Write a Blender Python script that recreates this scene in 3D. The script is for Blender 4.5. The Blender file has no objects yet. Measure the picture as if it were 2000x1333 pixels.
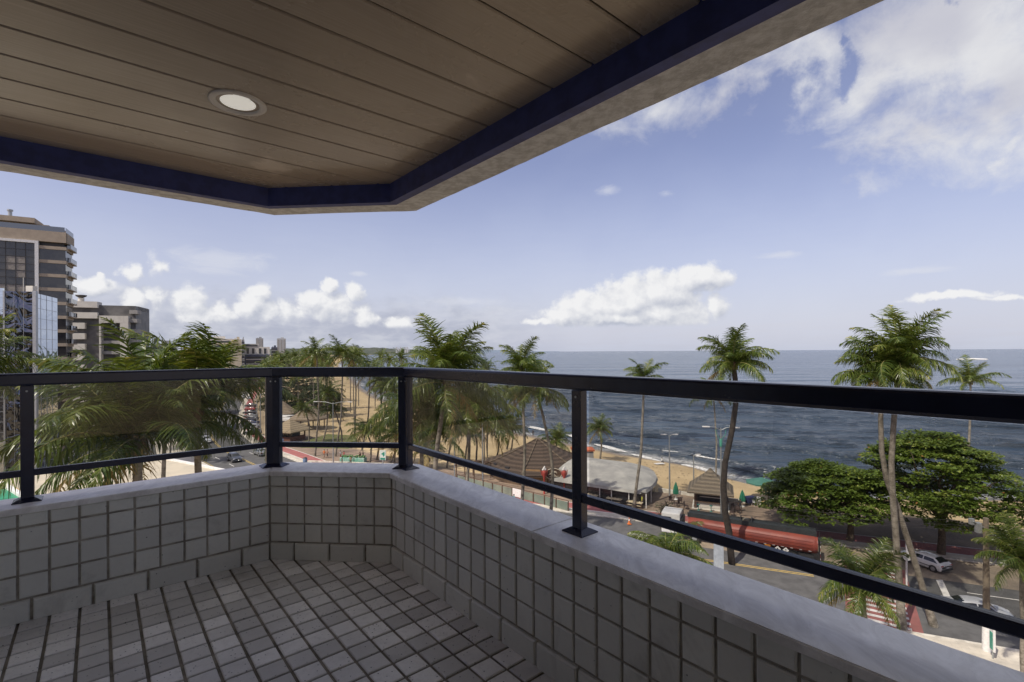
import bpy, bmesh, math, random
from mathutils import Vector, Matrix
random.seed(7)
R = math.radians
scene = bpy.context.scene
COL = scene.collection

# ------------------------------------------------------------------ camera, sky, sun, exposure
HC = 22.0            # camera height above the street
K = HC / 20.0        # survey scale
F = 960.0            # focal length in pixels of a 2000 px wide picture
cd = bpy.data.cameras.new('camera')
cam = bpy.data.objects.new('camera', cd)
COL.objects.link(cam)
cam.location = (0, 0, HC)
cam.rotation_euler = (R(90), 0.0055, 0)
cd.sensor_width = 36.0
cd.lens = 36.0 * F / 2000.0
cd.shift_y = 20.2 / 2000.0
cd.clip_start = 0.05
cd.clip_end = 60000
scene.camera = cam
scene.view_settings.view_transform = 'Standard'
scene.view_settings.look = 'None'
scene.view_settings.exposure = 0.0
scene.view_settings.gamma = 1.0
scene.view_settings.use_curve_mapping = False
SUN_EL = 52.0
SUN_VEC = Vector((-0.75 * math.cos(R(SUN_EL)), -0.66 * math.cos(R(SUN_EL)), math.sin(R(SUN_EL)))).normalized()

def nd(nt, typ, **kw):
    n = nt.nodes.new(typ)
    for k, v in kw.items():
        if k.startswith('i_'):
            n.inputs[k[2:].replace('_', ' ')].default_value = v
        else:
            setattr(n, k, v)
    return n

def mth(nt, op, a, b=None, c=None, clamp=False):
    n = nt.nodes.new('ShaderNodeMath'); n.operation = op; n.use_clamp = clamp
    for i, v in enumerate((a, b, c)):
        if v is None: continue
        if isinstance(v, (int, float)): n.inputs[i].default_value = v
        else: nt.links.new(v, n.inputs[i])
    return n.outputs[0]

def vmt(nt, op, a, b=None):
    n = nt.nodes.new('ShaderNodeVectorMath'); n.operation = op
    for i, v in enumerate((a, b)):
        if v is None: continue
        if isinstance(v, (tuple, list, Vector)): n.inputs[i].default_value = v
        else: nt.links.new(v, n.inputs[i])
    return n.outputs['Value'] if op in ('LENGTH', 'DOT_PRODUCT') else n.outputs[0]

def sstep(nt, x, a, b):
    n = nt.nodes.new('ShaderNodeMapRange'); n.interpolation_type = 'SMOOTHSTEP'
    nt.links.new(x, n.inputs[0]); n.inputs[1].default_value = a; n.inputs[2].default_value = b
    return n.outputs[0]

def mixc(nt, f, a, b, mode='MIX'):
    n = nt.nodes.new('ShaderNodeMix'); n.data_type = 'RGBA'; n.blend_type = mode
    for s, v in ((0, f), (6, a), (7, b)):
        if isinstance(v, (int, float)): n.inputs[s].default_value = v
        elif isinstance(v, (tuple, list)): n.inputs[s].default_value = tuple(v) + ((1,) if len(v) == 3 else ())
        else: nt.links.new(v, n.inputs[s])
    return n.outputs[2]

def make_world():
    w = bpy.data.worlds.new('World'); scene.world = w; w.use_nodes = True
    nt = w.node_tree
    for n in list(nt.nodes): nt.nodes.remove(n)
    out = nt.nodes.new('ShaderNodeOutputWorld'); bg = nt.nodes.new('ShaderNodeBackground')
    sky = nt.nodes.new('ShaderNodeTexSky'); sky.sky_type = 'NISHITA'; sky.sun_disc = False
    sky.sun_elevation = R(SUN_EL); sky.sun_rotation = math.atan2(SUN_VEC.x, SUN_VEC.y)
    sky.altitude = 20; sky.air_density = 1.0; sky.dust_density = 1.6; sky.ozone_density = 2.2
    STR = 0.12
    tc = nt.nodes.new('ShaderNodeTexCoord')
    sp = nt.nodes.new('ShaderNodeSeparateXYZ'); nt.links.new(tc.outputs['Generated'], sp.inputs[0])
    az = mth(nt, 'ARCTAN2', sp.outputs[0], sp.outputs[1])
    el = mth(nt, 'ARCSINE', mth(nt, 'MINIMUM', mth(nt, 'MAXIMUM', sp.outputs[2], -1.0), 1.0))
    cb = nt.nodes.new('ShaderNodeCombineXYZ'); nt.links.new(az, cb.inputs[0]); nt.links.new(el, cb.inputs[1])
    Pv = cb.outputs[0]
    def ae(px, py):
        dx = px - 1000.0; dy = 686.7 - 0.0055 * dx - py
        a = math.atan2(dx, F); return a, math.atan2(dy, math.hypot(dx, F))
    def noise(p, scale, det=8, rough=.55, dist=0, stretch=(1, 1, 1), off=(0, 0, 0)):
        v = vmt(nt, 'ADD', vmt(nt, 'MULTIPLY', p, stretch), off)
        n = nt.nodes.new('ShaderNodeTexNoise'); n.inputs['Scale'].default_value = scale
        n.inputs['Detail'].default_value = det; n.inputs['Roughness'].default_value = rough
        n.inputs['Distortion'].default_value = dist
        nt.links.new(v, n.inputs['Vector']); return n.outputs[0]
    def field(p, blobs):
        cur = None
        for (px, py, rx, ry, wgt) in blobs:
            a, e = ae(px, py); a2, _ = ae(px + rx, py); _, e2 = ae(px, py - ry)
            ra = abs(a2 - a); re = abs(e2 - e)
            l = vmt(nt, 'LENGTH', vmt(nt, 'MULTIPLY', vmt(nt, 'SUBTRACT', p, (a, e, 0)), (1 / ra, 1 / re, 0)))
            v = mth(nt, 'MULTIPLY', mth(nt, 'SUBTRACT', 1.0, l), wgt)
            cur = v if cur is None else mth(nt, 'MAXIMUM', cur, v)
        return cur
    def warp(p, sc_, amp, det=7, off=(0, 0, 0)):
        n = nt.nodes.new('ShaderNodeTexNoise'); n.inputs['Scale'].default_value = sc_; n.inputs['Detail'].default_value = det; n.inputs['Roughness'].default_value = .6
        nt.links.new(vmt(nt, 'ADD', p, off), n.inputs['Vector'])
        return vmt(nt, 'ADD', p, vmt(nt, 'MULTIPLY', vmt(nt, 'SUBTRACT', n.outputs['Color'], (.5, .5, .5)), (amp, amp * .75, 0)))
    cum = [(1165, 606, 95, 38, 1.4), (1235, 592, 85, 52, 1.5), (1300, 570, 70, 44, 1.5), (1366, 545, 64, 28, 1.3), (1110, 618, 62, 22, 1.2),
           (1280, 612, 110, 30, 1.5), (1200, 622, 130, 18, 1.4), (1400, 600, 26, 22, .8), (1060, 630, 40, 8, .8),
           (372, 592, 34, 32, 1), (385, 612, 40, 20, 1), (492, 598, 26, 26, 1), (508, 572, 26, 18, 1), (520, 610, 22, 20, .8),
           (640, 600, 42, 30, 1), (612, 588, 28, 22, 1), (645, 560, 17, 14, 1), (693, 570, 22, 18, .9), (712, 618, 24, 20, 1), (668, 612, 30, 22, 1),
           (262, 533, 19, 20, .8), (185, 562, 55, 17, .85), (210, 545, 14, 8, .9), (265, 590, 32, 24, .95), (305, 585, 20, 26, .7), (560, 610, 30, 22, .8),
           (440, 612, 30, 18, .8), (780, 632, 26, 12, .8), (310, 520, 14, 20, .45), (1850, 582, 90, 9, .75), (1960, 586, 60, 8, .7)]
    def cfield(p):
        n1 = noise(p, 34, 9, .58, .2)
        n2 = noise(p, 9, 3, .5)
        f = mth(nt, 'ADD', field(warp(p, 20, .055), cum), .16)
        f = mth(nt, 'ADD', f, mth(nt, 'MULTIPLY', mth(nt, 'SUBTRACT', n1, .5), 1.35))
        return mth(nt, 'ADD', f, mth(nt, 'MULTIPLY', mth(nt, 'SUBTRACT', n2, .5), .5))
    f0 = cfield(Pv)
    f1 = cfield(vmt(nt, 'ADD', Pv, (-0.010, 0.014, 0)))
    base_e = ae(1250, 640)[1]
    flat = sstep(nt, el, base_e - .002, base_e + .008)
    m_c = mth(nt, 'MULTIPLY', sstep(nt, f0, -.14, .50), flat)
    lit = mth(nt, 'ADD', .62, mth(nt, 'MULTIPLY', mth(nt, 'SUBTRACT', f0, f1), .75), clamp=True)
    ccol = mixc(nt, lit, (.50, .53, .62), (.88, .88, .89))
    # high soft cloud field, upper right, ragged with blue holes
    soft = [(1850, 60, 420, 230, 1.5), (1820, 270, 330, 70, .9), (1950, 150, 200, 220, 1.3), (1420, 190, 90, 50, .8), (1790, 90, 330, 190, 1.3), (1900, 230, 230, 130, 1.0), (1560, 150, 200, 90, .85), (1300, 215, 130, 60, .62), (1700, 200, 170, 120, .9), (2150, 200, 300, 200, 1.2), (1985, 300, 60, 40, .7), (1800, -200, 500, 260, 1.3)]
    Pw = warp(Pv, 5, .34, 8, (2, 3, 0))
    fs = field(Pw, soft)
    hole = field(Pw, [(1640, 165, 42, 42, 1), (1625, 120, 26, 26, 1), (1830, 14, 24, 20, 1), (1495, 215, 80, 40, .7)])
    fs = mth(nt, 'SUBTRACT', fs, mth(nt, 'MULTIPLY', mth(nt, 'MAXIMUM', hole, 0.0), .8))
    ns = noise(Pv, 8.5, 12, .66, .4, (1, 1.4, 1), (3.1, 1.7, 0))
    fs = mth(nt, 'ADD', fs, mth(nt, 'MULTIPLY', mth(nt, 'SUBTRACT', ns, .5), 1.8))
    # unseen broken overcast, added high overhead to lift the ambient light
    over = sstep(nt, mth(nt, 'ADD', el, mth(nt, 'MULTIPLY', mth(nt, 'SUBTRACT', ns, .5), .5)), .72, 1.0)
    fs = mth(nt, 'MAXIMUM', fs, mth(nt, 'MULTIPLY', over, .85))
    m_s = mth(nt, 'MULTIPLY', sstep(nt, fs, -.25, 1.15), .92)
    nsh = noise(Pv, 5, 5, .5, .3, (1, 1.3, 1), (8, 2, 0))
    scol = mixc(nt, sstep(nt, nsh, .36, .62), (.60, .60, .66), (.80, .80, .81))
    # grey bank of distant cloud near the horizon and thin cirrus
    bank = mth(nt, 'MULTIPLY', mth(nt, 'SUBTRACT', 1.0, sstep(nt, mth(nt, 'ADD', el, mth(nt, 'MULTIPLY', mth(nt, 'SUBTRACT', noise(Pv, 16, 7, .6, 0, (1, 1.6, 1)), .5), .12)), .045, .125)), sstep(nt, mth(nt, 'MULTIPLY', az, -1.0), -.15, .15))
    bankn = noise(Pv, 14, 8, .62, .3, (1, 2.6, 1), (2, 7, 0))
    bcol = mixc(nt, sstep(nt, bankn, .38, .66), (.42, .45, .56), (.58, .60, .68))
    haze = mth(nt, 'MULTIPLY', mth(nt, 'SUBTRACT', 1.0, sstep(nt, el, -.02, .40)), .84)
    hz_n = noise(Pv, 12, 6, .6, 0, (1, 7, 1), (1, 4, 0))
    haze = mth(nt, 'MULTIPLY', haze, mth(nt, 'ADD', .84, mth(nt, 'MULTIPLY', hz_n, .3)), clamp=True)
    cir = mth(nt, 'MULTIPLY', sstep(nt, mth(nt, 'ADD', field(Pv, [(430, 510, 120, 40, 1), (1190, 372, 34, 16, .8), (1305, 380, 20, 12, .8), (1530, 498, 70, 10, .8), (1780, 530, 110, 12, .8), (700, 535, 24, 8, .8), (900, 590, 120, 14, .8), (960, 610, 150, 30, .6)]),
             mth(nt, 'MULTIPLY', mth(nt, 'SUBTRACT', noise(Pv, 14, 8, .65, .6, (1, 3.2, 1), (5, 5, 0)), .5), 1.5)), .1, .8), .5)
    skyc = mixc(nt, 1.0, sky.outputs[0], (1.42, 1.12, 1.20), 'MULTIPLY')
    def sc(c, k=1.0 / STR):
        return mixc(nt, 1.0, c, (k, k, k), 'MULTIPLY')
    c = mixc(nt, haze, skyc, sc_t((.60, .645, .78), 1 / STR))
    c = mixc(nt, cir, c, sc_t((.74, .76, .83), 1 / STR))
    c = mixc(nt, mth(nt, 'MULTIPLY', bank, .9), c, sc(bcol))
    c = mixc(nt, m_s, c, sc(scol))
    c = mixc(nt, m_c, c, sc(ccol))
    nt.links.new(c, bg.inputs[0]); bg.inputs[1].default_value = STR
    nt.links.new(bg.outputs[0], out.inputs[0])
    try:
        w.cycles.sampling_method = 'MANUAL'; w.cycles.sample_map_resolution = 512
    except Exception: pass

def sc_t(c, k): return (c[0] * k, c[1] * k, c[2] * k)
make_world()
sd = bpy.data.lights.new('sun', 'SUN'); sd.energy = 4.6; sd.angle = R(0.6); sd.color = (1.0, .93, .82)
sun = bpy.data.objects.new('sun', sd); COL.objects.link(sun)
sun.rotation_euler = SUN_VEC.to_track_quat('Z', 'Y').to_euler()

# ------------------------------------------------------------------ helpers
def _dxy(px, py):
    dx = px - 1000.0; dy = py - 686.7
    return dx - 0.0055 * dy, dy + 0.0055 * dx
def G(px, py, z=0.0):
    dx, dy = _dxy(px, py); D = (HC - z) * F / dy
    return Vector((dx / F * D, D, z))
def P(px, py, D):
    dx, dy = _dxy(px, py)
    return Vector((dx / F * D, D, HC - dy * D / F))
def V(x, y, z=0.0): return Vector((x * K, y * K, z))

def tag(o, label=None, cat=None, group=None, kind=None):
    if label: o['label'] = label
    if cat: o['category'] = cat
    if group: o['group'] = group
    if kind: o['kind'] = kind
    return o
def empty(name, loc=(0, 0, 0), rz=0.0, label=None, cat=None, group=None, sc=1.0):
    o = bpy.data.objects.new(name, None); COL.objects.link(o)
    o.location = loc; o.rotation_euler = (0, 0, rz); o.scale = (sc, sc, sc); o.empty_display_size = .2
    return tag(o, label, cat, group)
def inst(name, me, parent=None, loc=(0, 0, 0), rz=0.0, sc=None):
    o = bpy.data.objects.new(name, me); COL.objects.link(o)
    o.location = loc; o.rotation_euler = (0, 0, rz)
    if sc is not None: o.scale = (sc, sc, sc) if isinstance(sc, (int, float)) else sc
    if parent: o.parent = parent
    return o
def copy_tree(o, parent=None):
    c = o.copy(); COL.objects.link(c); c.parent = parent
    for ch in list(o.children): copy_tree(ch, c)
    return c

PINV = {}
def world_parts(root):
    """parts of this thing are modelled in world coordinates"""
    PINV[root.name] = Matrix.Translation(-root.location)
class MB:
    def __init__(s): s.v = []; s.f = []; s.m = []; s.smooth = []; s.rnd = []
    def add(s, vs, fs, mi=0, sm=False, rnd=None):
        b = len(s.v); s.v.extend([tuple(x) for x in vs])
        r = random.random() if rnd is None else rnd
        for f in fs:
            s.f.append([i + b for i in f]); s.m.append(mi); s.smooth.append(sm); s.rnd.append(r)
    def box(s, c, d, rz=0.0, mi=0, M=None):
        cx, cy, cz = c; hx, hy, hz = d[0] / 2, d[1] / 2, d[2] / 2
        ca, sa = math.cos(rz), math.sin(rz)
        vs = []
        for z in (-hz, hz):
            for x, y in ((-hx, -hy), (hx, -hy), (hx, hy), (-hx, hy)):
                p = Vector((x, y, z))
                if M is not None: p = M @ p
                vs.append((cx + p.x * ca - p.y * sa, cy + p.x * sa + p.y * ca, cz + p.z))
        s.add(vs, [(0, 3, 2, 1), (4, 5, 6, 7), (0, 1, 5, 4), (1, 2, 6, 5), (2, 3, 7, 6), (3, 0, 4, 7)], mi)
    def bbox(s, c, d, bev, rz=0.0, mi=0):
        """box with chamfered vertical and horizontal edges"""
        bm = bmesh.new(); bmesh.ops.create_cube(bm, size=1.0)
        for v in bm.verts: v.co = Vector((v.co.x * d[0], v.co.y * d[1], v.co.z * d[2]))
        bmesh.ops.bevel(bm, geom=bm.edges[:], offset=bev, segments=2, affect='EDGES', profile=.6)
        ca, sa = math.cos(rz), math.sin(rz)
        bm.verts.index_update()
        vs = [(c[0] + v.co.x * ca - v.co.y * sa, c[1] + v.co.x * sa + v.co.y * ca, c[2] + v.co.z) for v in bm.verts]
        s.add(vs, [[v.index for v in f.verts] for f in bm.faces], mi); bm.free()
    def prism(s, pts, z0, z1, mi=0, mi_top=None):
        n = len(pts)
        a = sum(pts[i][0] * pts[(i + 1) % n][1] - pts[(i + 1) % n][0] * pts[i][1] for i in range(n))
        if a < 0: pts = list(reversed(pts))
        vs = [(p[0], p[1], z0) for p in pts] + [(p[0], p[1], z1) for p in pts]
        s.add(vs, [[i, (i + 1) % n, n + (i + 1) % n, n + i] for i in range(n)] + [list(reversed(range(n)))], mi)
        s.add(vs, [list(range(n, 2 * n))], mi if mi_top is None else mi_top)
    def tube(s, pts, rad, n=8, mi=0, caps=True, sm=True, flat=1.0):
        pts = [Vector(p) for p in pts]; m = len(pts)
        if not isinstance(rad, (list, tuple)): rad = [rad] * m
        rings = []; up = Vector((0, 0, 1)); pu = None
        for i, p in enumerate(pts):
            t = (pts[min(i + 1, m - 1)] - pts[max(i - 1, 0)])
            if t.length < 1e-9: t = Vector((0, 0, 1))
            t.normalize()
            if pu is None:
                u = up.cross(t)
                if u.length < .3: u = Vector((1, 0, 0)).cross(t)
                if u.length < .3: u = Vector((0, 1, 0)).cross(t)
            else: u = pu - t * pu.dot(t)
            u.normalize(); pu = u; w = t.cross(u).normalized()
            rings.append([p + (u * math.cos(2 * math.pi * k / n) + w * (math.sin(2 * math.pi * k / n) * flat)) * rad[i] for k in range(n)])
        vs = [q for r in rings for q in r]
        fs = [[i * n + k, i * n + (k + 1) % n, (i + 1) * n + (k + 1) % n, (i + 1) * n + k] for i in range(m - 1) for k in range(n)]
        s.add(vs, fs, mi, sm)
        if caps:
            s.add(vs, [list(reversed(range(n))), list(range((m - 1) * n, m * n))], mi)
    def cyl(s, c, r, h, n=16, mi=0, r2=None, axis='z', sm=True):
        c = Vector(c); d = {'z': Vector((0, 0, h)), 'x': Vector((h, 0, 0)), 'y': Vector((0, h, 0))}[axis]
        s.tube([c, c + d], [r, r if r2 is None else r2], n, mi, True, sm)
    def lathe(s, prof, c=(0, 0, 0), n=16, mi=0, sm=True):
        vs = []
        for (r, z) in prof:
            for k in range(n):
                a = 2 * math.pi * k / n
                vs.append((c[0] + r * math.cos(a), c[1] + r * math.sin(a), c[2] + z))
        s.add(vs, [[i * n + k, i * n + (k + 1) % n, (i + 1) * n + (k + 1) % n, (i + 1) * n + k] for i in range(len(prof) - 1) for k in range(n)], mi, sm)
    def pieces(s):
        par = {}
        def find(a):
            while par[a] != a: par[a] = par[par[a]]; a = par[a]
            return a
        key = [tuple(round(c, 3) for c in v) for v in s.v]
        for k in key: par.setdefault(k, k)
        for f in s.f:
            a = find(key[f[0]])
            for i in f[1:]:
                b = find(key[i])
                if a != b: par[b] = a
        groups = {}
        for i, f in enumerate(s.f): groups.setdefault(find(key[f[0]]), []).append(i)
        out = []
        for ids in groups.values():
            m = MB(); mp = {}
            for i in ids:
                g = []
                for j in s.f[i]:
                    if j not in mp: mp[j] = len(m.v); m.v.append(s.v[j])
                    g.append(mp[j])
                m.f.append(g); m.m.append(s.m[i]); m.smooth.append(s.smooth[i]); m.rnd.append(s.rnd[i])
            out.append(m)
        return out
    SPLIT = {'blind', 'window_band', 'floor_band', 'balcony', 'balcony_slab', 'glass_balustrade', 'post', 'tableware', 'flue', 'white_band', 'white_frame', 'white_portal', 'tall_window', 'roof_lamp', 'roof_tank',
             'upper_storey', 'light_mirror_wall', 'roof_antenna', 'shop_window', 'menu_card', 'leg', 'pole', 'white_post', 'window', 'display_table', 'penthouse', 'white_rim', 'white_top', 'equipment_box', 'rafter'}
    def build(s, name, mats, parent=None, attr=False, loc=None):
        if name in MB.SPLIT:
            ps = s.pieces()
            if 1 < len(ps) <= 100:
                o = None
                for p in ps: o = p._build(name, mats, parent, attr, loc)
                return o
        return s._build(name, mats, parent, attr, loc)
    def _build(s, name, mats, parent=None, attr=False, loc=None):
        me = bpy.data.meshes.new(name)
        me.from_pydata(s.v, [], s.f)
        if not isinstance(mats, (list, tuple)): mats = [mats]
        for m in mats: me.materials.append(m)
        me.polygons.foreach_set('material_index', s.m)
        me.polygons.foreach_set('use_smooth', s.smooth)
        if attr:
            a = me.attributes.new('rnd', 'FLOAT', 'FACE'); a.data.foreach_set('value', s.rnd)
        me.update()
        o = bpy.data.objects.new(name, me); COL.objects.link(o)
        if parent:
            o.parent = parent
            if PINV.get(parent.name) is not None: o.matrix_parent_inverse = PINV[parent.name]
        if loc is not None: o.location = loc
        return o

# ------------------------------------------------------------------ materials
def new_mat(name):
    m = bpy.data.materials.new(name); m.use_nodes = True
    nt = m.node_tree; b = nt.nodes['Principled BSDF']
    return m, nt, b
def tex_noise(nt, scale, det=6, rough=.55, vec=None, dist=0):
    n = nt.nodes.new('ShaderNodeTexNoise'); n.inputs['Scale'].default_value = scale
    n.inputs['Detail'].default_value = det; n.inputs['Roughness'].default_value = rough; n.inputs['Distortion'].default_value = dist
    if vec is not None: nt.links.new(vec, n.inputs['Vector'])
    return n.outputs[0]
def objco(nt, scale=(1, 1, 1), rz=0.0):
    tc = nt.nodes.new('ShaderNodeTexCoord'); mp = nt.nodes.new('ShaderNodeMapping')
    mp.inputs['Scale'].default_value = scale; mp.inputs['Rotation'].default_value = (0, 0, rz)
    nt.links.new(tc.outputs['Object'], mp.inputs[0]); return mp.outputs[0]
def add_bump(nt, b, h, strength=.3, dist=.01):
    bp = nt.nodes.new('ShaderNodeBump'); bp.inputs['Strength'].default_value = strength; bp.inputs['Distance'].default_value = dist
    nt.links.new(h, bp.inputs['Height']); nt.links.new(bp.outputs[0], b.inputs['Normal'])
def M_(name, c1, c2=None, scale=3.0, rough=.7, metal=0.0, bump=0.0, bdist=.01, bscale=None, spec=.5, stretch=(1, 1, 1), coat=0.0, lo=.35, hi=.65):
    m, nt, b = new_mat(name)
    b.inputs['Roughness'].default_value = rough; b.inputs['Metallic'].default_value = metal
    b.inputs['Specular IOR Level'].default_value = spec
    if coat: b.inputs['Coat Weight'].default_value = coat; b.inputs['Coat Roughness'].default_value = .05
    if c2 is None: c2 = tuple(x * .8 for x in c1)
    v = objco(nt, stretch); n = tex_noise(nt, scale, 8, .6, v)
    nt.links.new(mixc(nt, sstep(nt, n, lo, hi), c2, c1), b.inputs['Base Color'])
    if bump: add_bump(nt, b, tex_noise(nt, bscale or scale * 8, 6, .6, v), bump, bdist)
    return m

m_steel = M_('painted_dark_metal', (.019, .024, .052), (.012, .014, .032), 5, .24, 0, .25, .0005, 260, .6)
def scuff(m, scale, lo, hi, col, amt):
    nt = m.node_tree; b = nt.nodes['Principled BSDF']; src = b.inputs['Base Color'].links[0].from_socket
    f = mth(nt, 'MULTIPLY', sstep(nt, tex_noise(nt, scale, 10, .75, objco(nt), .8), lo, hi), amt)
    nt.links.new(mixc(nt, f, src, col), b.inputs['Base Color'])
scuff(m_steel, 9, .66, .70, (.16, .16, .17), .7)
m_conc = M_('rough_concrete', (.60, .63, .67), (.42, .44, .47), 22, .92, 0, 1.0, .004, 110)
m_beam = M_('navy_paint', (.040, .060, .24), (.028, .042, .17), 14, .6, 0, .4, .0015, 160)
m_white = M_('white_paint', (.75, .74, .71), (.62, .61, .58), 4, .6)
m_cream = M_('cream_wall', (.62, .56, .44), (.52, .47, .37), 3, .8)
m_black = M_('black_rubber', (.02, .02, .02), (.03, .03, .03), 6, .8)
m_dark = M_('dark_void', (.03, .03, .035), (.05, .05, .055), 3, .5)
m_galv = M_('galvanised_steel', (.45, .47, .47), (.34, .36, .36), 8, .45, .6)
m_lampgreen = M_('green_painted_steel', (.08, .35, .25), (.06, .25, .18), 8, .5)

def mat_tile(name, light, dark, edge, spot=.5, rough=.42, var=1.0):
    m, nt, b = new_mat(name)
    at = nt.nodes.new('ShaderNodeAttribute'); at.attribute_name = 'rnd'
    v = objco(nt)
    n1 = tex_noise(nt, 2.3, 5, .6, v); n2 = tex_noise(nt, 45, 6, .7, v)
    f = mth(nt, 'ADD', mth(nt, 'MULTIPLY', at.outputs['Fac'], var), mth(nt, 'MULTIPLY', mth(nt, 'SUBTRACT', n1, .5), 1.1))
    c = mixc(nt, sstep(nt, f, .1, 1.0), dark, light)
    c = mixc(nt, mth(nt, 'MULTIPLY', sstep(nt, n2, .45, .75), .35), c, edge)
    # fine black pits and dirt specks burnt into the clay
    vo = nt.nodes.new('ShaderNodeTexVoronoi'); vo.inputs['Scale'].default_value = 75; nt.links.new(v, vo.inputs['Vector'])
    sel = nt.nodes.new('ShaderNodeSeparateColor'); nt.links.new(vo.outputs['Color'], sel.inputs[0])
    pit = mth(nt, 'MULTIPLY', mth(nt, 'SUBTRACT', 1.0, sstep(nt, vo.outputs['Distance'], .10, .30)), sstep(nt, mth(nt, 'ADD', sel.outputs[0], mth(nt, 'MULTIPLY', n1, .25)), 1.02 - spot * .12, 1.06 - spot * .12))
    c = mixc(nt, mth(nt, 'MULTIPLY', pit, .9), c, (.03, .03, .028))
    c = mixc(nt, mth(nt, 'MULTIPLY', sstep(nt, tex_noise(nt, 3.4, 9, .7, v, .6), .54, .74), .38), c, (.26, .235, .19))
    nt.links.new(c, b.inputs['Base Color'])
    nt.links.new(mth(nt, 'ADD', rough - .08, mth(nt, 'MULTIPLY', n1, .3)), b.inputs['Roughness']); b.inputs['Specular IOR Level'].default_value = .5
    h = mth(nt, 'SUBTRACT', mth(nt, 'MULTIPLY', tex_noise(nt, 28, 5, .6, v), .6), pit)
    add_bump(nt, b, h, .35, .0015)
    return m
m_walltile = mat_tile('ceramic_wall_tile', (.80, .79, .69), (.68, .67, .59), (.60, .59, .52), -.6, .34, .8)
m_floortile = mat_tile('ceramic_floor_tile', (.96, .935, .87), (.60, .58, .535), (.50, .48, .43), .9, .33, 1.0)
m_grout = M_('old_grout', (.46, .42, .34), (.27, .24, .19), 14, .95, 0, .8, .003, 120)

def mat_marble():
    m, nt, b = new_mat('white_marble')
    v = objco(nt, (2, 2, 2)); d = tex_noise(nt, 1.6, 4, .5, v)
    mp = objco(nt, (4.2, 2.0, 4.2), R(-40))
    n = tex_noise(nt, 2.6, 12, .72, mp, 1.1)
    c = mixc(nt, sstep(nt, n, .30, .70), (.70, .67, .61), (.98, .955, .89))
    c = mixc(nt, mth(nt, 'MULTIPLY', sstep(nt, tex_noise(nt, 3.5, 8, .7, mp, 1.2), .54, .68), .45), c, (.62, .60, .57))
    c = mixc(nt, mth(nt, 'MULTIPLY', sstep(nt, d, .5, .75), .4), c, (.62, .58, .50))
    nt.links.new(c, b.inputs['Base Color']); b.inputs['Roughness'].default_value = .38
    add_bump(nt, b, tex_noise(nt, 60, 5, .6, v), .12, .001)
    return m
m_marble = mat_marble()

def mat_glass(name, tint=.74, dirt=.06):
    m = bpy.data.materials.new(name); m.use_nodes = True; nt = m.node_tree
    for n in list(nt.nodes): nt.nodes.remove(n)
    out = nt.nodes.new('ShaderNodeOutputMaterial')
    tr = nt.nodes.new('ShaderNodeBsdfTransparent'); tr.inputs[0].default_value = (tint, tint, tint * .985, 1)
    gl = nt.nodes.new('ShaderNodeBsdfGlossy'); gl.inputs['Roughness'].default_value = .02
    lw = nt.nodes.new('ShaderNodeLayerWeight'); lw.inputs[0].default_value = .5
    fr = mth(nt, 'ADD', .03, mth(nt, 'MULTIPLY', mth(nt, 'POWER', lw.outputs['Facing'], 4.0), .35))
    mx = nt.nodes.new('ShaderNodeMixShader')
    nt.links.new(fr, mx.inputs[0]); nt.links.new(tr.outputs[0], mx.inputs[1]); nt.links.new(gl.outputs[0], mx.inputs[2])
    df = nt.nodes.new('ShaderNodeBsdfDiffuse'); df.inputs[0].default_value = (.45, .45, .43, 1)
    v = objco(nt); n = tex_noise(nt, 5, 8, .65, v)
    # salt film is thickest close under the hand rail
    sp = nt.nodes.new('ShaderNodeSeparateXYZ'); nt.links.new(v, sp.inputs[0])
    top = sstep(nt, sp.outputs[2], HC - .27, HC - .16)
    f = mth(nt, 'MULTIPLY', mth(nt, 'ADD', sstep(nt, n, .35, .8), mth(nt, 'MULTIPLY', top, 2.0)), dirt)
    mx2 = nt.nodes.new('ShaderNodeMixShader'); nt.links.new(f, mx2.inputs[0]); nt.links.new(mx.outputs[0], mx2.inputs[1]); nt.links.new(df.outputs[0], mx2.inputs[2])
    nt.links.new(mx2.outputs[0], out.inputs[0])
    return m
m_railglass = mat_glass('smoked_rail_glass', .84, .035)

def mat_plank():
    m, nt, b = new_mat('laminated_wood')
    at = nt.nodes.new('ShaderNodeAttribute'); at.attribute_name = 'rnd'
    v0 = objco(nt, (1, 1, 1), R(-39.9 + 180)); 
    mp = nt.nodes.new('ShaderNodeMapping'); mp.inputs['Scale'].default_value = (1.2, 42, 1); nt.links.new(v0, mp.inputs[0])
    g = tex_noise(nt, 3.0, 8, .6, mp.outputs[0], .3)
    st = tex_noise(nt, 1.5, 6, .62, objco(nt), .5)
    c = mixc(nt, sstep(nt, mth(nt, 'ADD', g, mth(nt, 'MULTIPLY', at.outputs['Fac'], .25)), .38, .85), (.285, .245, .20), (.355, .308, .255))
    c = mixc(nt, mth(nt, 'MULTIPLY', sstep(nt, st, .60, .66), .42), c, (.70, .64, .57))
    nt.links.new(c, b.inputs['Base Color']); b.inputs['Roughness'].default_value = .30
    nt.links.new(mth(nt, 'ADD', .12, mth(nt, 'MULTIPLY', st, .28)), b.inputs['Roughness'])
    b.inputs['Specular IOR Level'].default_value = .6
    add_bump(nt, b, tex_noise(nt, 2.0, 2, .5, objco(nt)), .25, .02)
    return m
m_plank = mat_plank()

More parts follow.
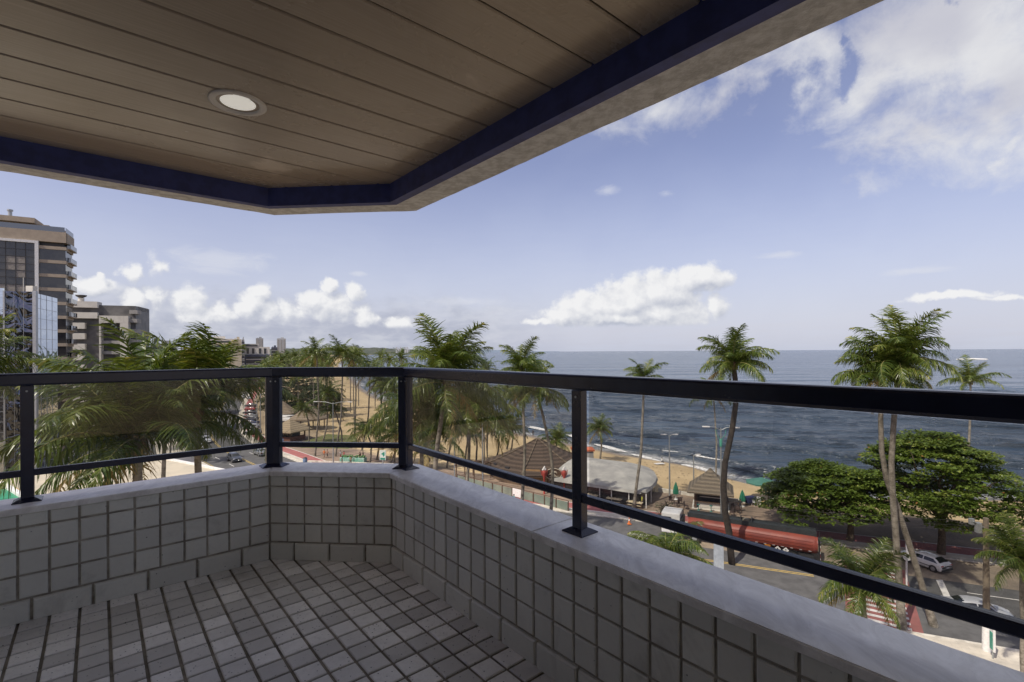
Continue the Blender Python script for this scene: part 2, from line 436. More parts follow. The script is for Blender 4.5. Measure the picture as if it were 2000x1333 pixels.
# ------------------------------------------------------------------ the balcony
UR = Vector((.644, -.765)); NR = Vector((.765, .644))
UL = Vector((-.765, -.644)); NL = Vector((-.644, .765))
UM = (UR - UL).normalized(); NM = Vector((-UM.y, UM.x))
C2 = Vector((-.748, 3.036)); C1 = Vector((-1.529, 3.084))
PR = C2.dot(NR); 
C1 = C2 - UM * .79
PL = C1.dot(NL)
FLOOR = HC - 1.30; CEIL = HC + 1.04
S_L = 1.75; S_R = 6.0
def off_poly(o, sl=S_L, sr=S_R):
    """inner wall polyline moved outwards by o, mitred"""
    def isect(p, d, q, e):
        den = d.x * e.y - d.y * e.x; t = ((q.x - p.x) * e.y - (q.y - p.y) * e.x) / den
        return p + d * t
    a = C1 + NL * o; m = C1 + NM * o; r = C2 + NR * o
    return [C1 + UL * sl + NL * o, isect(a, UL, m, UM), isect(m, UM, r, UR), C2 + UR * sr + NR * o]

def wall_strip(mb, o0, o1, z0, z1, mi=0, seg=None, sl=S_L, sr=S_R):
    a = off_poly(o0, sl, sr); b = off_poly(o1, sl, sr)
    for i in (range(3) if seg is None else seg):
        mb.prism([a[i], a[i + 1], b[i + 1], b[i]], z0, z1, mi)

def tile_quad(mb, o, ax, ay, nz, w, h, th, ch, rnd):
    """raised tile: o corner, ax/ay unit axes, nz outward"""
    pts = []
    j = lambda: random.uniform(-.0007, .0007)
    for (x, y) in ((0, 0), (w, 0), (w, h), (0, h)): pts.append(o + ax * (x + j()) + ay * (y + j()))
    tl = random.uniform(-.0006, .0006)
    top = [o + ax * x + ay * y + nz * (th + tl + j()) for (x, y) in ((ch, ch), (w - ch, ch), (w - ch, h - ch), (ch, h - ch))]
    mid = [p + nz * (th * .55) for p in pts]
    mb.add(pts + mid + top, [(8, 9, 10, 11), (4, 5, 9, 8), (5, 6, 10, 9), (6, 7, 11, 10), (7, 4, 8, 11), (0, 1, 5, 4), (1, 2, 6, 5), (2, 3, 7, 6), (3, 0, 4, 7)], 0, False, rnd)

parapet = empty('parapet_wall', (0, 0, 0), 0, 'low grey tiled parapet wall with white marble coping around the balcony', 'wall')
mb = MB(); wall_strip(mb, .008, .215, FLOOR - .45, HC - .775); mb.build('wall_core', m_grout, parapet)
TP = .1128; TH = .1165; GR = .0105
Z3 = lambda v, z: Vector((v.x, v.y, z))
def clad(start, d, n, length, first, parent):
    """tiles on one stretch of the parapet: start corner, direction, outward normal, first partial width"""
    mb = MB(); nz = Vector((-n.x, -n.y, 0)); up = Vector((0, 0, 1)); ax = Vector((d.x, d.y, 0))
    zs = FLOOR + .106
    edges = [0.0, first]
    while edges[-1] < length - .001: edges.append(min(edges[-1] + TP, length))
    base = start + n * .008
    flip = ax.cross(up).dot(nz) < 0
    for i in range(len(edges) - 1):
        w = edges[i + 1] - edges[i] - GR
        if w < .01: continue
        z = zs + GR / 2
        for hgt in (TH, TH, TH, .0715):
            o = Vector((base.x, base.y, 0)) + ax * (edges[i] + GR / 2); o.z = z
            tile_quad(mb, o, ax, up, nz, w, hgt - GR, .008, .005, random.random())
            z += hgt
    ob = mb.build('tile_cladding', m_walltile, parent, True)
    # skirting
    mb = MB(); x = -.07
    while x < length:
        a = max(x, 0); b2 = min(x + .23, length)
        if b2 - a > .02:
            o = Vector((base.x, base.y, 0)) + ax * (a + .006); o.z = FLOOR - .004
            tile_quad(mb, o, ax, up, nz, b2 - a - .012, .104, .019, .005, random.random())
        x += .23
    mb.build('skirting', m_walltile, parent, True)
clad(C1, UL, NL, S_L, TP, parapet)
clad(C1, UM, NM, .79, TP, parapet)
clad(C2, UR, NR, S_R, .05, parapet)
# marble coping, separate slabs with hairline joints
def coping(seg, s0=None, s1=None):
    a = off_poly(-.018); b = off_poly(.245)
    p0, p1, q0, q1 = a[seg].copy(), a[seg + 1].copy(), b[seg].copy(), b[seg + 1].copy()
    if s0 is not None: p0 = C2 + UR * s0 - NR * .018; q0 = C2 + UR * s0 + NR * .245
    if s1 is not None: p1 = C2 + UR * s1 - NR * .018; q1 = C2 + UR * s1 + NR * .245
    g = (p1 - p0).normalized() * .0012
    bm = bmesh.new()
    pts = [p0 + g, p1 - g, q1 - g, q0 + g]
    lo = [bm.verts.new((p.x, p.y, HC - .775)) for p in pts]; hi = [bm.verts.new((p.x, p.y, HC - .745)) for p in pts]
    bm.faces.new(hi); bm.faces.new(list(reversed(lo)))
    for i in range(4): bm.faces.new((lo[i], lo[(i + 1) % 4], hi[(i + 1) % 4], hi[i]))
    bmesh.ops.recalc_face_normals(bm, faces=bm.faces)
    es = [e for e in bm.edges if abs(e.verts[0].co.z - e.verts[1].co.z) < 1e-4]
    bmesh.ops.bevel(bm, geom=es, offset=.004, segments=3, affect='EDGES')
    me = bpy.data.meshes.new('coping_slab'); bm.to_mesh(me); bm.free(); me.materials.append(m_marble)
    for p in me.polygons: p.use_smooth = False
    return inst('coping_slab', me, parapet)
coping(0); coping(1); coping(2, None, 1.30); coping(2, 1.30, 3.6); coping(2, 3.6, None)

# floor
mb = MB()
fl = off_poly(.20)
mb.prism([fl[0], fl[1], fl[2], fl[3], fl[3] - NR * 2.6, Vector((0, 0)) - NR * 1.2 + UL * 3], FLOOR - .30, FLOOR - .0078)
tag(mb.build('balcony_slab', M_('dark_floor_grout', (.29, .26, .20), (.13, .115, .085), 9, .95, 0, .8, .003, 120)), kind='structure')
mb = MB()
ax = Vector((UL.x, UL.y, 0)); ay = Vector((-NL.x, -NL.y, 0)); up = Vector((0, 0, 1))
for i in range(-44, 16):
    for j in range(-1, 56):
        o = Vector((C1.x, C1.y, FLOOR - .0075)) + ax * (i * TP + GR / 2) + ay * (j * TP + GR / 2)
        c = o + (ax + ay) * TP / 2; c2 = Vector((c.x, c.y))
        if c2.dot(NR) > PR + .11 or c2.dot(NR) < -1.0 or c2.dot(NL) > PL + .1: continue
        if (c2 - C1).dot(NM) > .10: continue
        tile_quad(mb, o, ax, ay, up, TP - GR - .002, TP - GR - .002, .0075, .004, random.random())
tag(mb.build('balcony_floor', m_floortile, None, True), kind='structure')

# ceiling of wood-look planks, navy beam, concrete lip
mb = MB(); PW = .21; CP = .005
q0 = 1.528 + .07
k = -24
while True:
    a = q0 + k * PW; b2 = min(a + PW, PL + .01)
    if a > PL - .005: break
    # plank strip between q=a and q=b2 (NL axis), from the right beam to the building wall, as a long box; slightly rotated run
    w = b2 - a - .0065
    f = lambda q, p: Vector((NL.x * q + NR.x * p, NL.y * q + NR.y * p))
    pe = PR + .03
    c = [f(a + .002, -1.0), f(a + .002, pe), f(a + .002 + w, pe), f(a + .002 + w, -1.0)]
    ci = [f(a + .007, -1.0), f(a + .007, pe), f(a + w - .003, pe), f(a + w - .003, -1.0)]
    vs = [(p.x, p.y, CEIL) for p in ci] + [(p.x, p.y, CEIL + .005) for p in c] + [(p.x, p.y, CEIL + .014) for p in c]
    mb.add(vs, [(0, 1, 2, 3), (1, 0, 4, 5), (2, 1, 5, 6), (3, 2, 6, 7), (0, 3, 7, 4), (5, 4, 8, 9), (6, 5, 9, 10), (7, 6, 10, 11), (4, 7, 11, 8)])
    k += 1
tag(mb.build('ceiling', m_plank, None, True), kind='structure')
mb = MB()
cl = off_poly(.02, 2.5, 7)
mb.prism([cl[0], cl[1], cl[2], cl[3], cl[3] - NR * 3.2, cl[0] - NR * 1.2], CEIL + .016, CEIL + .20)
tag(mb.build('ceiling_backing', m_dark), kind='structure')
mb = MB(); wall_strip(mb, .0, .055, HC + .925, CEIL + .3, 0, None, 2.5, 7)
tag(mb.build('ceiling_beam', m_beam), kind='structure')
# lip: slightly rough underside, hand plastered outline
mb = MB()
def lip():
    rnd = random.Random(3)
    segs = [off_poly(o, 2.5, 7) for o in (.056, .15, .235, .262, .262)]
    zz = [.928, .935, .936, .952, 1.6]
    for i in range(3):
        n = max(4, int((segs[0][i + 1] - segs[0][i]).length / .06))
        grid = []
        for k in range(n + 1):
            t = k / n; row = []
            wob = math.sin(k * .35) * .0010 + rnd.uniform(-.0010, .0010)
            for j in range(5):
                p = segs[j][i].lerp(segs[j][i + 1], t)
                z = HC + zz[j] + (wob if 0 < k < n and j in (2, 3) else 0)
                row.append((p.x, p.y, z))
            grid.append(row)
        vs = [q for r in grid for q in r]
        mb.add(vs, [[k * 5 + j, k * 5 + j + 1, (k + 1) * 5 + j + 1, (k + 1) * 5 + j] for k in range(n) for j in range(4)], 0, False)
lip()
tag(mb.build('slab_edge', m_conc), kind='structure')

# downlight
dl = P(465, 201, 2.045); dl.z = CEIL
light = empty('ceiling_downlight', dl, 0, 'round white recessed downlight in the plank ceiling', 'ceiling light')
mb = MB(); mb.lathe([(.108, .0), (.108, -.004), (.100, -.0075), (.084, -.007), (.080, -.002), (.078, .004)], n=48); mb.build('trim_ring', M_('grey_white_enamel', (.62, .62, .62), (.55, .55, .55), 10, .35), light)
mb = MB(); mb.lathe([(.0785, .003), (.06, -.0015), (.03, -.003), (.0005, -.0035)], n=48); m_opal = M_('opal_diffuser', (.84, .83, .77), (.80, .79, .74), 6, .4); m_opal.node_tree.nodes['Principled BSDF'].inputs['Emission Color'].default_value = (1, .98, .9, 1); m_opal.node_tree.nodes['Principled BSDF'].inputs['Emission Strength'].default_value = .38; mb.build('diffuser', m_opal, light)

# railing
rail = empty('balcony_railing', (0, 0, 0), 0, 'black metal balcony railing with glass infill on the marble coping', 'railing')
RO = .135
def sweep(name, prof, sl, sr, parent, mat):
    """prof: list of (offset, z) closed polygon; swept along the mitred polyline"""
    mb = MB(); n = len(prof)
    rows = []
    for i in range(4):
        rows.append([Z3(off_poly(RO + o, sl, sr)[i], z) for (o, z) in prof])
    vs = [p for r in rows for p in r]
    mb.add(vs, [[i * n + k, (i + 1) * n + k, (i + 1) * n + (k + 1) % n, i * n + (k + 1) % n] for i in range(3) for k in range(n)] + [list(range(n)), list(reversed(range(3 * n, 4 * n)))], 0)
    return mb.build(name, mat, parent)
t = HC - .097; hb = HC - .160
rr = .010
prof = [(-.030 + rr, hb), (.030 - rr, hb), (.030, hb + rr), (.030, t - rr), (.030 - rr * .3, t - rr * .3), (.030 - rr, t), (-.030 + rr, t), (-.030 + rr * .3, t - rr * .3), (-.030, t - rr), (-.030, hb + rr)]
sweep('handrail', prof, S_L, S_R, rail, m_steel)
lz = HC - .587
prof = [(-.014, lz - .032), (.014, lz - .032), (.016, lz - .028), (.016, lz - .003), (.013, lz), (-.013, lz), (-.016, lz - .003), (-.016, lz - .028)]
sweep('lower_rail', prof, S_L, S_R, rail, m_steel)
rc = off_poly(RO)
def post(p, d, wa=.050, wb=.040):
    a = math.atan2(d.y, d.x)
    mb = MB(); mb.bbox((p.x, p.y, (hb + HC - .745) / 2), (wa, wb, hb - (HC - .745) - .002), .003, a)
    o = mb.build('post', m_steel, rail)
    # flared foot
    mb = MB(); ca, sa = math.cos(a), math.sin(a)
    rings = []
    for (e, z) in ((.030, .0), (.030, .004), (.014, .013), (.002, .019)):
        r = []
        for (x, y) in ((-1, -1), (1, -1), (1, 1), (-1, 1)):
            lx = x * (wa / 2 + e); ly = y * (wb / 2 + e)
            r.append((p.x + lx * ca - ly * sa, p.y + lx * sa + ly * ca, HC - .745 + z))
        rings.append(r)
    vs = [q for r in rings for q in r]
    mb.add(vs, [[i * 4 + k, i * 4 + (k + 1) % 4, (i + 1) * 4 + (k + 1) % 4, (i + 1) * 4 + k] for i in range(3) for k in range(4)] + [(12, 13, 14, 15)], 0)
    mb.build('foot_plate', m_steel, o)
    mb = MB(); q = Vector((p.x, p.y)) - Vector((-d.y, d.x)) * (wb / 2) if Vector((-d.y, d.x)).dot(Vector((p.x, p.y))) > 0 else Vector((p.x, p.y)) + Vector((-d.y, d.x)) * (wb / 2)
    dirn = (q - Vector((p.x, p.y))).normalized()
    mb.tube([(q.x, q.y, hb - .028), (q.x + dirn.x * .0025, q.y + dirn.y * .0025, hb - .028)], .005, 10); mb.build('screw', m_galv, o)
pA = P(56, 975, 2.53); sA = (Vector((pA.x, pA.y)) - C1).dot(UL)
post(C1 + NL * RO + UL * sA, UL)
post(rc[1] + UL * .020, UL); post(rc[1] + UM * .030, UM)
post(rc[2] - UM * .028, UM, .045); post(rc[2] + UR * .022, UR, .045)
pB = P(1128, 1040, 2.02); sB = (Vector((pB.x, pB.y)) - C2).dot(UR)
post(C2 + NR * RO + UR * sB, UR); post(C2 + NR * RO + UR * 3.0, UR); post(C2 + NR * RO + UR * 4.8, UR)
def pane(a, b2):
    d = (b2 - a).normalized(); a = a + d * .034; b2 = b2 - d * .034
    n = Vector((-d.y, d.x)) * .004
    mb = MB(); mb.prism([a - n, b2 - n, b2 + n, a + n], lz + .001, hb - .003)
    return mb.build('glass_pane', m_railglass, rail)
pane(C1 + NL * RO + UL * (S_L + .03), C1 + NL * RO + UL * sA)
pane(C1 + NL * RO + UL * sA, rc[1] + UL * .02)
pane(rc[1] + UM * .03, rc[2] - UM * .03)
pane(rc[2] + UR * .02, C2 + NR * RO + UR * sB); pane(C2 + NR * RO + UR * (sB + .022), C2 + NR * RO + UR * 3.0); pane(C2 + NR * RO + UR * 3.0, C2 + NR * RO + UR * 4.8)

# the building that carries the balcony
m_render = M_('painted_render', (.85, .82, .74), (.78, .75, .68), 2, .85, 0, .3, .003, 40)
host = empty('apartment_building', (0, 0, 0), 0, 'pale building behind the balcony that carries its floor and ceiling', 'building')
fq = lambda q, p: (NL.x * q + NR.x * p, NL.y * q + NR.y * p)
mb = MB(); mb.prism([fq(-16, -1.0), fq(PL + .25, -1.0), fq(PL + .25, -15), fq(-16, -15)], -.5, 31); mb.build('wall', m_render, host)
mb = MB(); mb.prism([fq(-3.2, -.999), fq(1.6, -.999), fq(1.6, -.93), fq(-3.2, -.93)], FLOOR + .02, FLOOR + 2.15); o = mb.build('glass_door', M_('dark_door_glass', (.05, .055, .06), (.04, .045, .05), 2, .1), host)
mb = MB(); sl = off_poly(.262, 2.0, 7)
mb.prism([sl[0], sl[1], sl[2], sl[3], sl[3] - NR * 2.6, sl[0] - NR * .2], HC + 1.62, HC + 1.8); mb.build('upper_slab', m_conc, host)
# ------------------------------------------------------------------ terrain, sea, roads
def catmull(pts, n=10):
    pts = [Vector(p) for p in pts]; out = []
    e = [pts[0] * 2 - pts[1]] + pts + [pts[-1] * 2 - pts[-2]]
    for i in range(1, len(e) - 2):
        p0, p1, p2, p3 = e[i - 1], e[i], e[i + 1], e[i + 2]
        for k in range(n):
            t = k / n
            out.append(.5 * ((2 * p1) + (p2 - p0) * t + (2 * p0 - 5 * p1 + 4 * p2 - p3) * t * t + (3 * p1 - p0 - 3 * p2 + p3) * t ** 3))
    out.append(pts[-1]); return out
# centre line of the coast road, from right to left (20-unit survey)
ROAD = catmull([(110, 8.5), (80, 21), (60, 29.5), (40, 38), (20, 46.2), (2, 54), (-16, 63), (-33, 75), (-48, 89.7), (-61, 103), (-76.4, 124.5), (-95, 158), (-118, 203), (-160, 293), (-230, 450), (-330, 700), (-470, 1000)], 12)
ROAD = [Vector((p.x * K, p.y * K)) for p in ROAD]
RL = [0.0]
for i in range(1, len(ROAD)): RL.append(RL[-1] + (ROAD[i] - ROAD[i - 1]).length)
def rp(s, o=0.0):
    """point on the road at run s and offset o towards the sea"""
    s = max(0.0, min(s, RL[-1] - .01))
    lo = 0
    while lo < len(RL) - 2 and RL[lo + 1] < s: lo += 1
    t = (s - RL[lo]) / (RL[lo + 1] - RL[lo]); p = ROAD[lo].lerp(ROAD[lo + 1], t)
    a = (ROAD[min(lo + 1, len(ROAD) - 1)] - ROAD[max(lo - 1, 0)]).normalized(); b = (ROAD[min(lo + 2, len(ROAD) - 1)] - ROAD[lo]).normalized()
    d = (a.lerp(b, t)).normalized()
    n = Vector((d.y, -d.x))        # running right to left the sea lies on the right hand
    return p + n * o, d
def s_of(x, y):
    """run of the road point nearest to (x, y)"""
    q = Vector((x, y)); best = min(range(len(ROAD)), key=lambda i: (ROAD[i] - q).length_squared)
    bs, bd = RL[best], 1e9
    for k in range(-40, 41):
        s = RL[best] + k * .25
        d = (rp(s)[0] - q).length
        if d < bd: bd, bs = d, s
    n = rp(bs)[1]; sgn = 1 if (q - rp(bs)[0]).dot(Vector((n.y, -n.x))) > 0 else -1
    return bs, sgn * bd
S20 = s_of(20 * K, 46.2 * K)[0]; S40 = s_of(-40 * K, 82 * K)[0]
def lerp_s(s, a, b):
    t = max(0, min(1, (s - S20) / (S40 - S20))); t = t * t * (3 - 2 * t); return a + (b - a) * t
near_w = lambda s: -lerp_s(s, 8.4, 6.5) 
far_w = lambda s: lerp_s(s, 9.4, 6.8)
def ribbon(name, s0, s1, oa, ob, z, mat, th=0.0, step=2.0, kind='structure', mb=None, mi=0):
    own = mb is None
    if own: mb = MB()
    n = max(1, int((s1 - s0) / step)); vs = []; 
    for i in range(n + 1):
        s = s0 + (s1 - s0) * i / n
        a = oa(s) if callable(oa) else oa; b = ob(s) if callable(ob) else ob
        p = rp(s, a)[0]; q = rp(s, b)[0]
        vs += [(p.x, p.y, z), (q.x, q.y, z), (p.x, p.y, z - th), (q.x, q.y, z - th)]
    fs = []
    for i in range(n):
        k = i * 4; fs.append((k, k + 1, k + 5, k + 4))
        if th: fs += [(k + 2, k, k + 4, k + 6), (k + 1, k + 3, k + 7, k + 5)]
    if th: fs += [(0, 2, 3, 1), (4 * n, 4 * n + 1, 4 * n + 3, 4 * n + 2)]
    mb.add(vs, fs, mi)
    if own: return tag(mb.build(name, mat), kind=kind)

# materials of the ground
m_asph = M_('asphalt', (.112, .110, .107), (.076, .075, .073), 1.1, .85, 0, .5, .006, 60, .3, lo=.3, hi=.7)
m_land = M_('packed_earth', (.36, .28, .175), (.24, .185, .12), .12, .95, 0, .5, .03, 4)
def mat_paver(name, c1, c2, sx=.22, sy=.11, rough=.85, joint=.7, big=.22):
    m, nt, b = new_mat(name)
    v = objco(nt, (1, 1, 1), R(25))
    br = nt.nodes.new('ShaderNodeTexBrick'); br.inputs['Scale'].default_value = 1.0
    br.inputs['Brick Width'].default_value = sx; br.inputs['Row Height'].default_value = sy; br.inputs['Mortar Size'].default_value = .006
    br.inputs['Color1'].default_value = (*c1, 1); br.inputs['Color2'].default_value = (*c2, 1); br.inputs['Mortar'].default_value = (c2[0] * joint, c2[1] * joint, c2[2] * joint, 1)
    nt.links.new(v, br.inputs['Vector'])
    n = tex_noise(nt, big, 8, .62, v); n2 = tex_noise(nt, 1.6, 7, .65, v)
    c = mixc(nt, sstep(nt, n, .35, .66), (.62, .62, .62), (1.08, 1.06, 1.02)); c = mixc(nt, 1.0, br.outputs[0], c, 'MULTIPLY')
    c = mixc(nt, mth(nt, 'MULTIPLY', sstep(nt, n2, .54, .72), .4), c, (.10, .085, .07))
    nt.links.new(c, b.inputs['Base Color']); b.inputs['Roughness'].default_value = rough
    return m
m_prom = mat_paver('promenade_paving', (.30, .225, .165), (.24, .18, .135))
m_bay = mat_paver('parking_bay_paving', (.33, .27, .20), (.27, .22, .165), .24, .12)
m_walk = mat_paver('pale_pavement', (.62, .57, .48), (.55, .50, .42), 1.0, .5, .85, .75)
m_red = M_('red_cycle_paint', (.36, .125, .11), (.25, .085, .08), .8, .85, 0, .2, .003, 40, lo=.3, hi=.7)
m_kerb = M_('pale_kerb', (.60, .56, .48), (.40, .37, .31), 1.5, .9)
m_wline = M_('white_road_paint', (.66, .64, .59), (.45, .43, .40), 2.2, .8, lo=.3, hi=.6)
m_yline = M_('yellow_road_paint', (.55, .38, .08), (.38, .28, .10), 2.2, .8, lo=.3, hi=.6)
m_grass = M_('lawn', (.10, .13, .035), (.16, .14, .055), .6, .95, 0, .8, .03, 12)

def mat_sand():
    m, nt, b = new_mat('beach_sand')
    v = objco(nt); n = tex_noise(nt, .12, 8, .6, v); n2 = tex_noise(nt, 1.6, 6, .62, v)
    sp = nt.nodes.new('ShaderNodeSeparateXYZ'); nt.links.new(v, sp.inputs[0])
    c = mixc(nt, sstep(nt, n, .35, .65), (.44, .33, .18), (.55, .42, .235))
    c = mixc(nt, mth(nt, 'MULTIPLY', sstep(nt, n2, .5, .75), .35), c, (.26, .185, .11))
    wet = mth(nt, 'SUBTRACT', 1.0, sstep(nt, mth(nt, 'ADD', sp.outputs[2], mth(nt, 'MULTIPLY', mth(nt, 'SUBTRACT', n, .5), .8)), -1.85, -1.35))
    c = mixc(nt, mth(nt, 'MULTIPLY', wet, .75), c, (.15, .105, .065))
    nt.links.new(c, b.inputs['Base Color'])
    nt.links.new(mth(nt, 'SUBTRACT', .95, mth(nt, 'MULTIPLY', wet, .65)), b.inputs['Roughness'])
    add_bump(nt, b, tex_noise(nt, 1.1, 8, .65, v), .7, .12)
    return m
m_sand = mat_sand()
SEA = -2.0
# beach: inner edge B and water line W, from right to left
BW = [((140, 20), (160, 52)), ((101, 34.6), (112, 60)), ((75, 45.5), (82, 70)), ((55.5, 54.1), (60, 71)), ((44, 58.7), (47, 73.5)), ((36, 62), (40, 78)), ((29, 65.3), (36, 84.5)), ((23.5, 68.3), (34, 91.5)), ((17, 71), (28.5, 98)),
      ((8, 74), (20, 107)), ((-4, 80), (8, 123)), ((-18, 90), (-12, 148)), ((-34, 104), (-38, 186)), ((-50, 125), (-60, 228)), ((-72, 162), (-86, 285)), ((-100, 215), (-120, 375)), ((-138, 300), (-172, 510)), ((-215, 470), (-260, 740)), ((-325, 760), (-380, 1080)), ((-520, 1300), (-560, 1700)), ((-1000, 2500), (-960, 2600)), ((-1260, 3500), (-1180, 3550)), ((-1150, 4250), (-1060, 4120)), ((-700, 4560), (-640, 4330)), ((-470, 4560), (-500, 4400))]
Bc = catmull([b + (0,) for b, w in BW], 6); Wc = catmull([w + (0,) for b, w in BW], 6)
Bc = [Vector((p.x * K, p.y * K)) for p in Bc]; Wc = [Vector((p.x * K, p.y * K)) for p in Wc]
mb = MB(); rows = []
prof = [(0, -.05), (.03, -.30), (.2, -.55), (.45, -.72), (.7, -.95), (.85, -1.35), (1.0, -2.0), (1.12, -2.5), (1.5, -5)]
rnd = random.Random(5)
for b, w in zip(Bc, Wc):
    row = []
    dn = (w - b); L = dn.length; dn = dn / max(L, .01)
    for (t, z) in prof:
        if t > 1: p = w + dn * (min(L, 40) * (t - 1) * 2)
        else: p = b.lerp(w, t)
        row.append((p.x, p.y, z + (rnd.uniform(-.06, .06) if 0 < t < .9 else 0)))
    rows.append(row)
m_ = len(prof); vs = [q for r in rows for q in r]
mb.add(vs, [[i * m_ + j, i * m_ + j + 1, (i + 1) * m_ + j + 1, (i + 1) * m_ + j] for i in range(len(rows) - 1) for j in range(m_ - 1)], 0, True)
tag(mb.build('beach', m_sand), kind='structure')
# land behind the beach: one sheet following the inner beach edge
mb = MB(); vs = []
for b in Bc:
    vs += [(b.x, b.y, -.05), (b.x - 400 if b.y < 600 else b.x - 3000, b.y - 200 if b.y < 600 else b.y + 300, -.05)]
n = len(Bc)
mb.add(vs, [(2 * i, 2 * i + 2, 2 * i + 3, 2 * i + 1) for i in range(n - 1)], 0)
mb.add([(154, 21, -.06), (-240, -170, -.06), (-1200, -600, -.06), (900, -600, -.06), (900, 10, -.06)], [(0, 1, 2, 3, 4)], 0)
mb.add([(-1200, -600, -.06), (-240, -170, -.06), (-380, -90, -.06), (-480, 50, -.06), (-600, 320, -.06), (-700, 900, -.06), (-1200, 900, -.06)], [(0, 1, 2, 3, 4, 5, 6)], 0)
mb.add([(-9000, -600, -.07), (-1200, -600, -.07), (-1200, 900, -.07), (-1400, 2500, -.07), (-1300, 4700, -.07), (-560, 4700, -.07), (-500, 6200, -.07), (-1500, 8600, -.07), (-12000, 9000, -.07)], [(0, 1, 2, 3, 4, 5, 6, 7, 8)], 0)
o = mb.build('ground', m_land)
tag(o, kind='structure')

# sea
def mat_sea():
    m, nt, b = new_mat('sea_water')
    tc = nt.nodes.new('ShaderNodeTexCoord')
    at = nt.nodes.new('ShaderNodeAttribute'); at.attribute_name = 'shore'
    v = tc.outputs['Object']
    def mapped(sx, sy, rz):
        mp = nt.nodes.new('ShaderNodeMapping'); mp.inputs['Scale'].default_value = (sx, sy, 1); mp.inputs['Rotation'].default_value = (0, 0, rz)
        nt.links.new(v, mp.inputs[0]); return mp.outputs[0]
    a = mapped(.5, 1.25, R(12)); a2 = mapped(.16, .42, R(20)); a3 = mapped(.035, .11, R(8)); a4 = mapped(.006, .03, R(5))
    n1 = tex_noise(nt, .55, 6, .6, a, .6); n2 = tex_noise(nt, .6, 5, .55, a2, .8); n3 = tex_noise(nt, .6, 5, .55, a3, .5); n4 = tex_noise(nt, .7, 5, .6, a4)
    sh = at.outputs['Fac']
    deep = mixc(nt, sstep(nt, n4, .35, .65), (.036, .060, .094), (.066, .098, .142))
    c = mixc(nt, sstep(nt, mth(nt, 'ADD', sh, mth(nt, 'MULTIPLY', mth(nt, 'SUBTRACT', n3, .5), .04)), .0, .05), (.070, .070, .066), (.046, .066, .090))
    c = mixc(nt, sstep(nt, sh, .15, .8), c, deep)
    # foam: lines at the swash and scattered flecks further out
    fo = tex_noise(nt, 2.2, 8, .7, a, 1.0)
    wob = mth(nt, 'ADD', sh, mth(nt, 'MULTIPLY', mth(nt, 'SUBTRACT', n3, .5), .10))
    def line(c0, w0, lo, hi): return mth(nt, 'MULTIPLY', mth(nt, 'SUBTRACT', 1.0, sstep(nt, mth(nt, 'ABSOLUTE', mth(nt, 'SUBTRACT', wob, c0)), .0, w0)), sstep(nt, fo, lo, hi))
    edge = mth(nt, 'MAXIMUM', mth(nt, 'MAXIMUM', line(.016, .030, .38, .56), line(.085, .016, .50, .60)), line(.19, .014, .54, .62))
    c = mixc(nt, mth(nt, 'MULTIPLY', edge, .8), c, (.62, .62, .60))
    nt.links.new(c, b.inputs['Base Color'])
    b.inputs['Roughness'].default_value = .16; b.inputs['IOR'].default_value = 1.33
    h = mth(nt, 'ADD', mth(nt, 'MULTIPLY', n1, .12), mth(nt, 'ADD', mth(nt, 'MULTIPLY', n2, .9), mth(nt, 'ADD', mth(nt, 'MULTIPLY', n3, 4.0), mth(nt, 'MULTIPLY', n4, 10.0))))
    add_bump(nt, b, h, 1.0, 1.6)
    return m
m_sea = mat_sea()
import numpy as np
Wp = np.array([(w.x, w.y) for w in Wc])
def shore_dist(X, Y):
    """signed distance to the water line, positive out at sea"""
    best = np.full(X.shape, 1e9); sg = np.ones(X.shape)
    for i in range(len(Wp) - 1):
        ax_, ay_ = Wp[i]; bx_, by_ = Wp[i + 1]; dx, dy = bx_ - ax_, by_ - ay_; L2 = dx * dx + dy * dy
        if L2 < 1e-6: continue
        t = np.clip(((X - ax_) * dx + (Y - ay_) * dy) / L2, 0, 1)
        d = np.hypot(X - (ax_ + t * dx), Y - (ay_ + t * dy)); c = (X - ax_) * dy - (Y - ay_) * dx
        m = d < best; best = np.where(m, d, best); sg = np.where(m, np.sign(c), sg)
    return best * sg
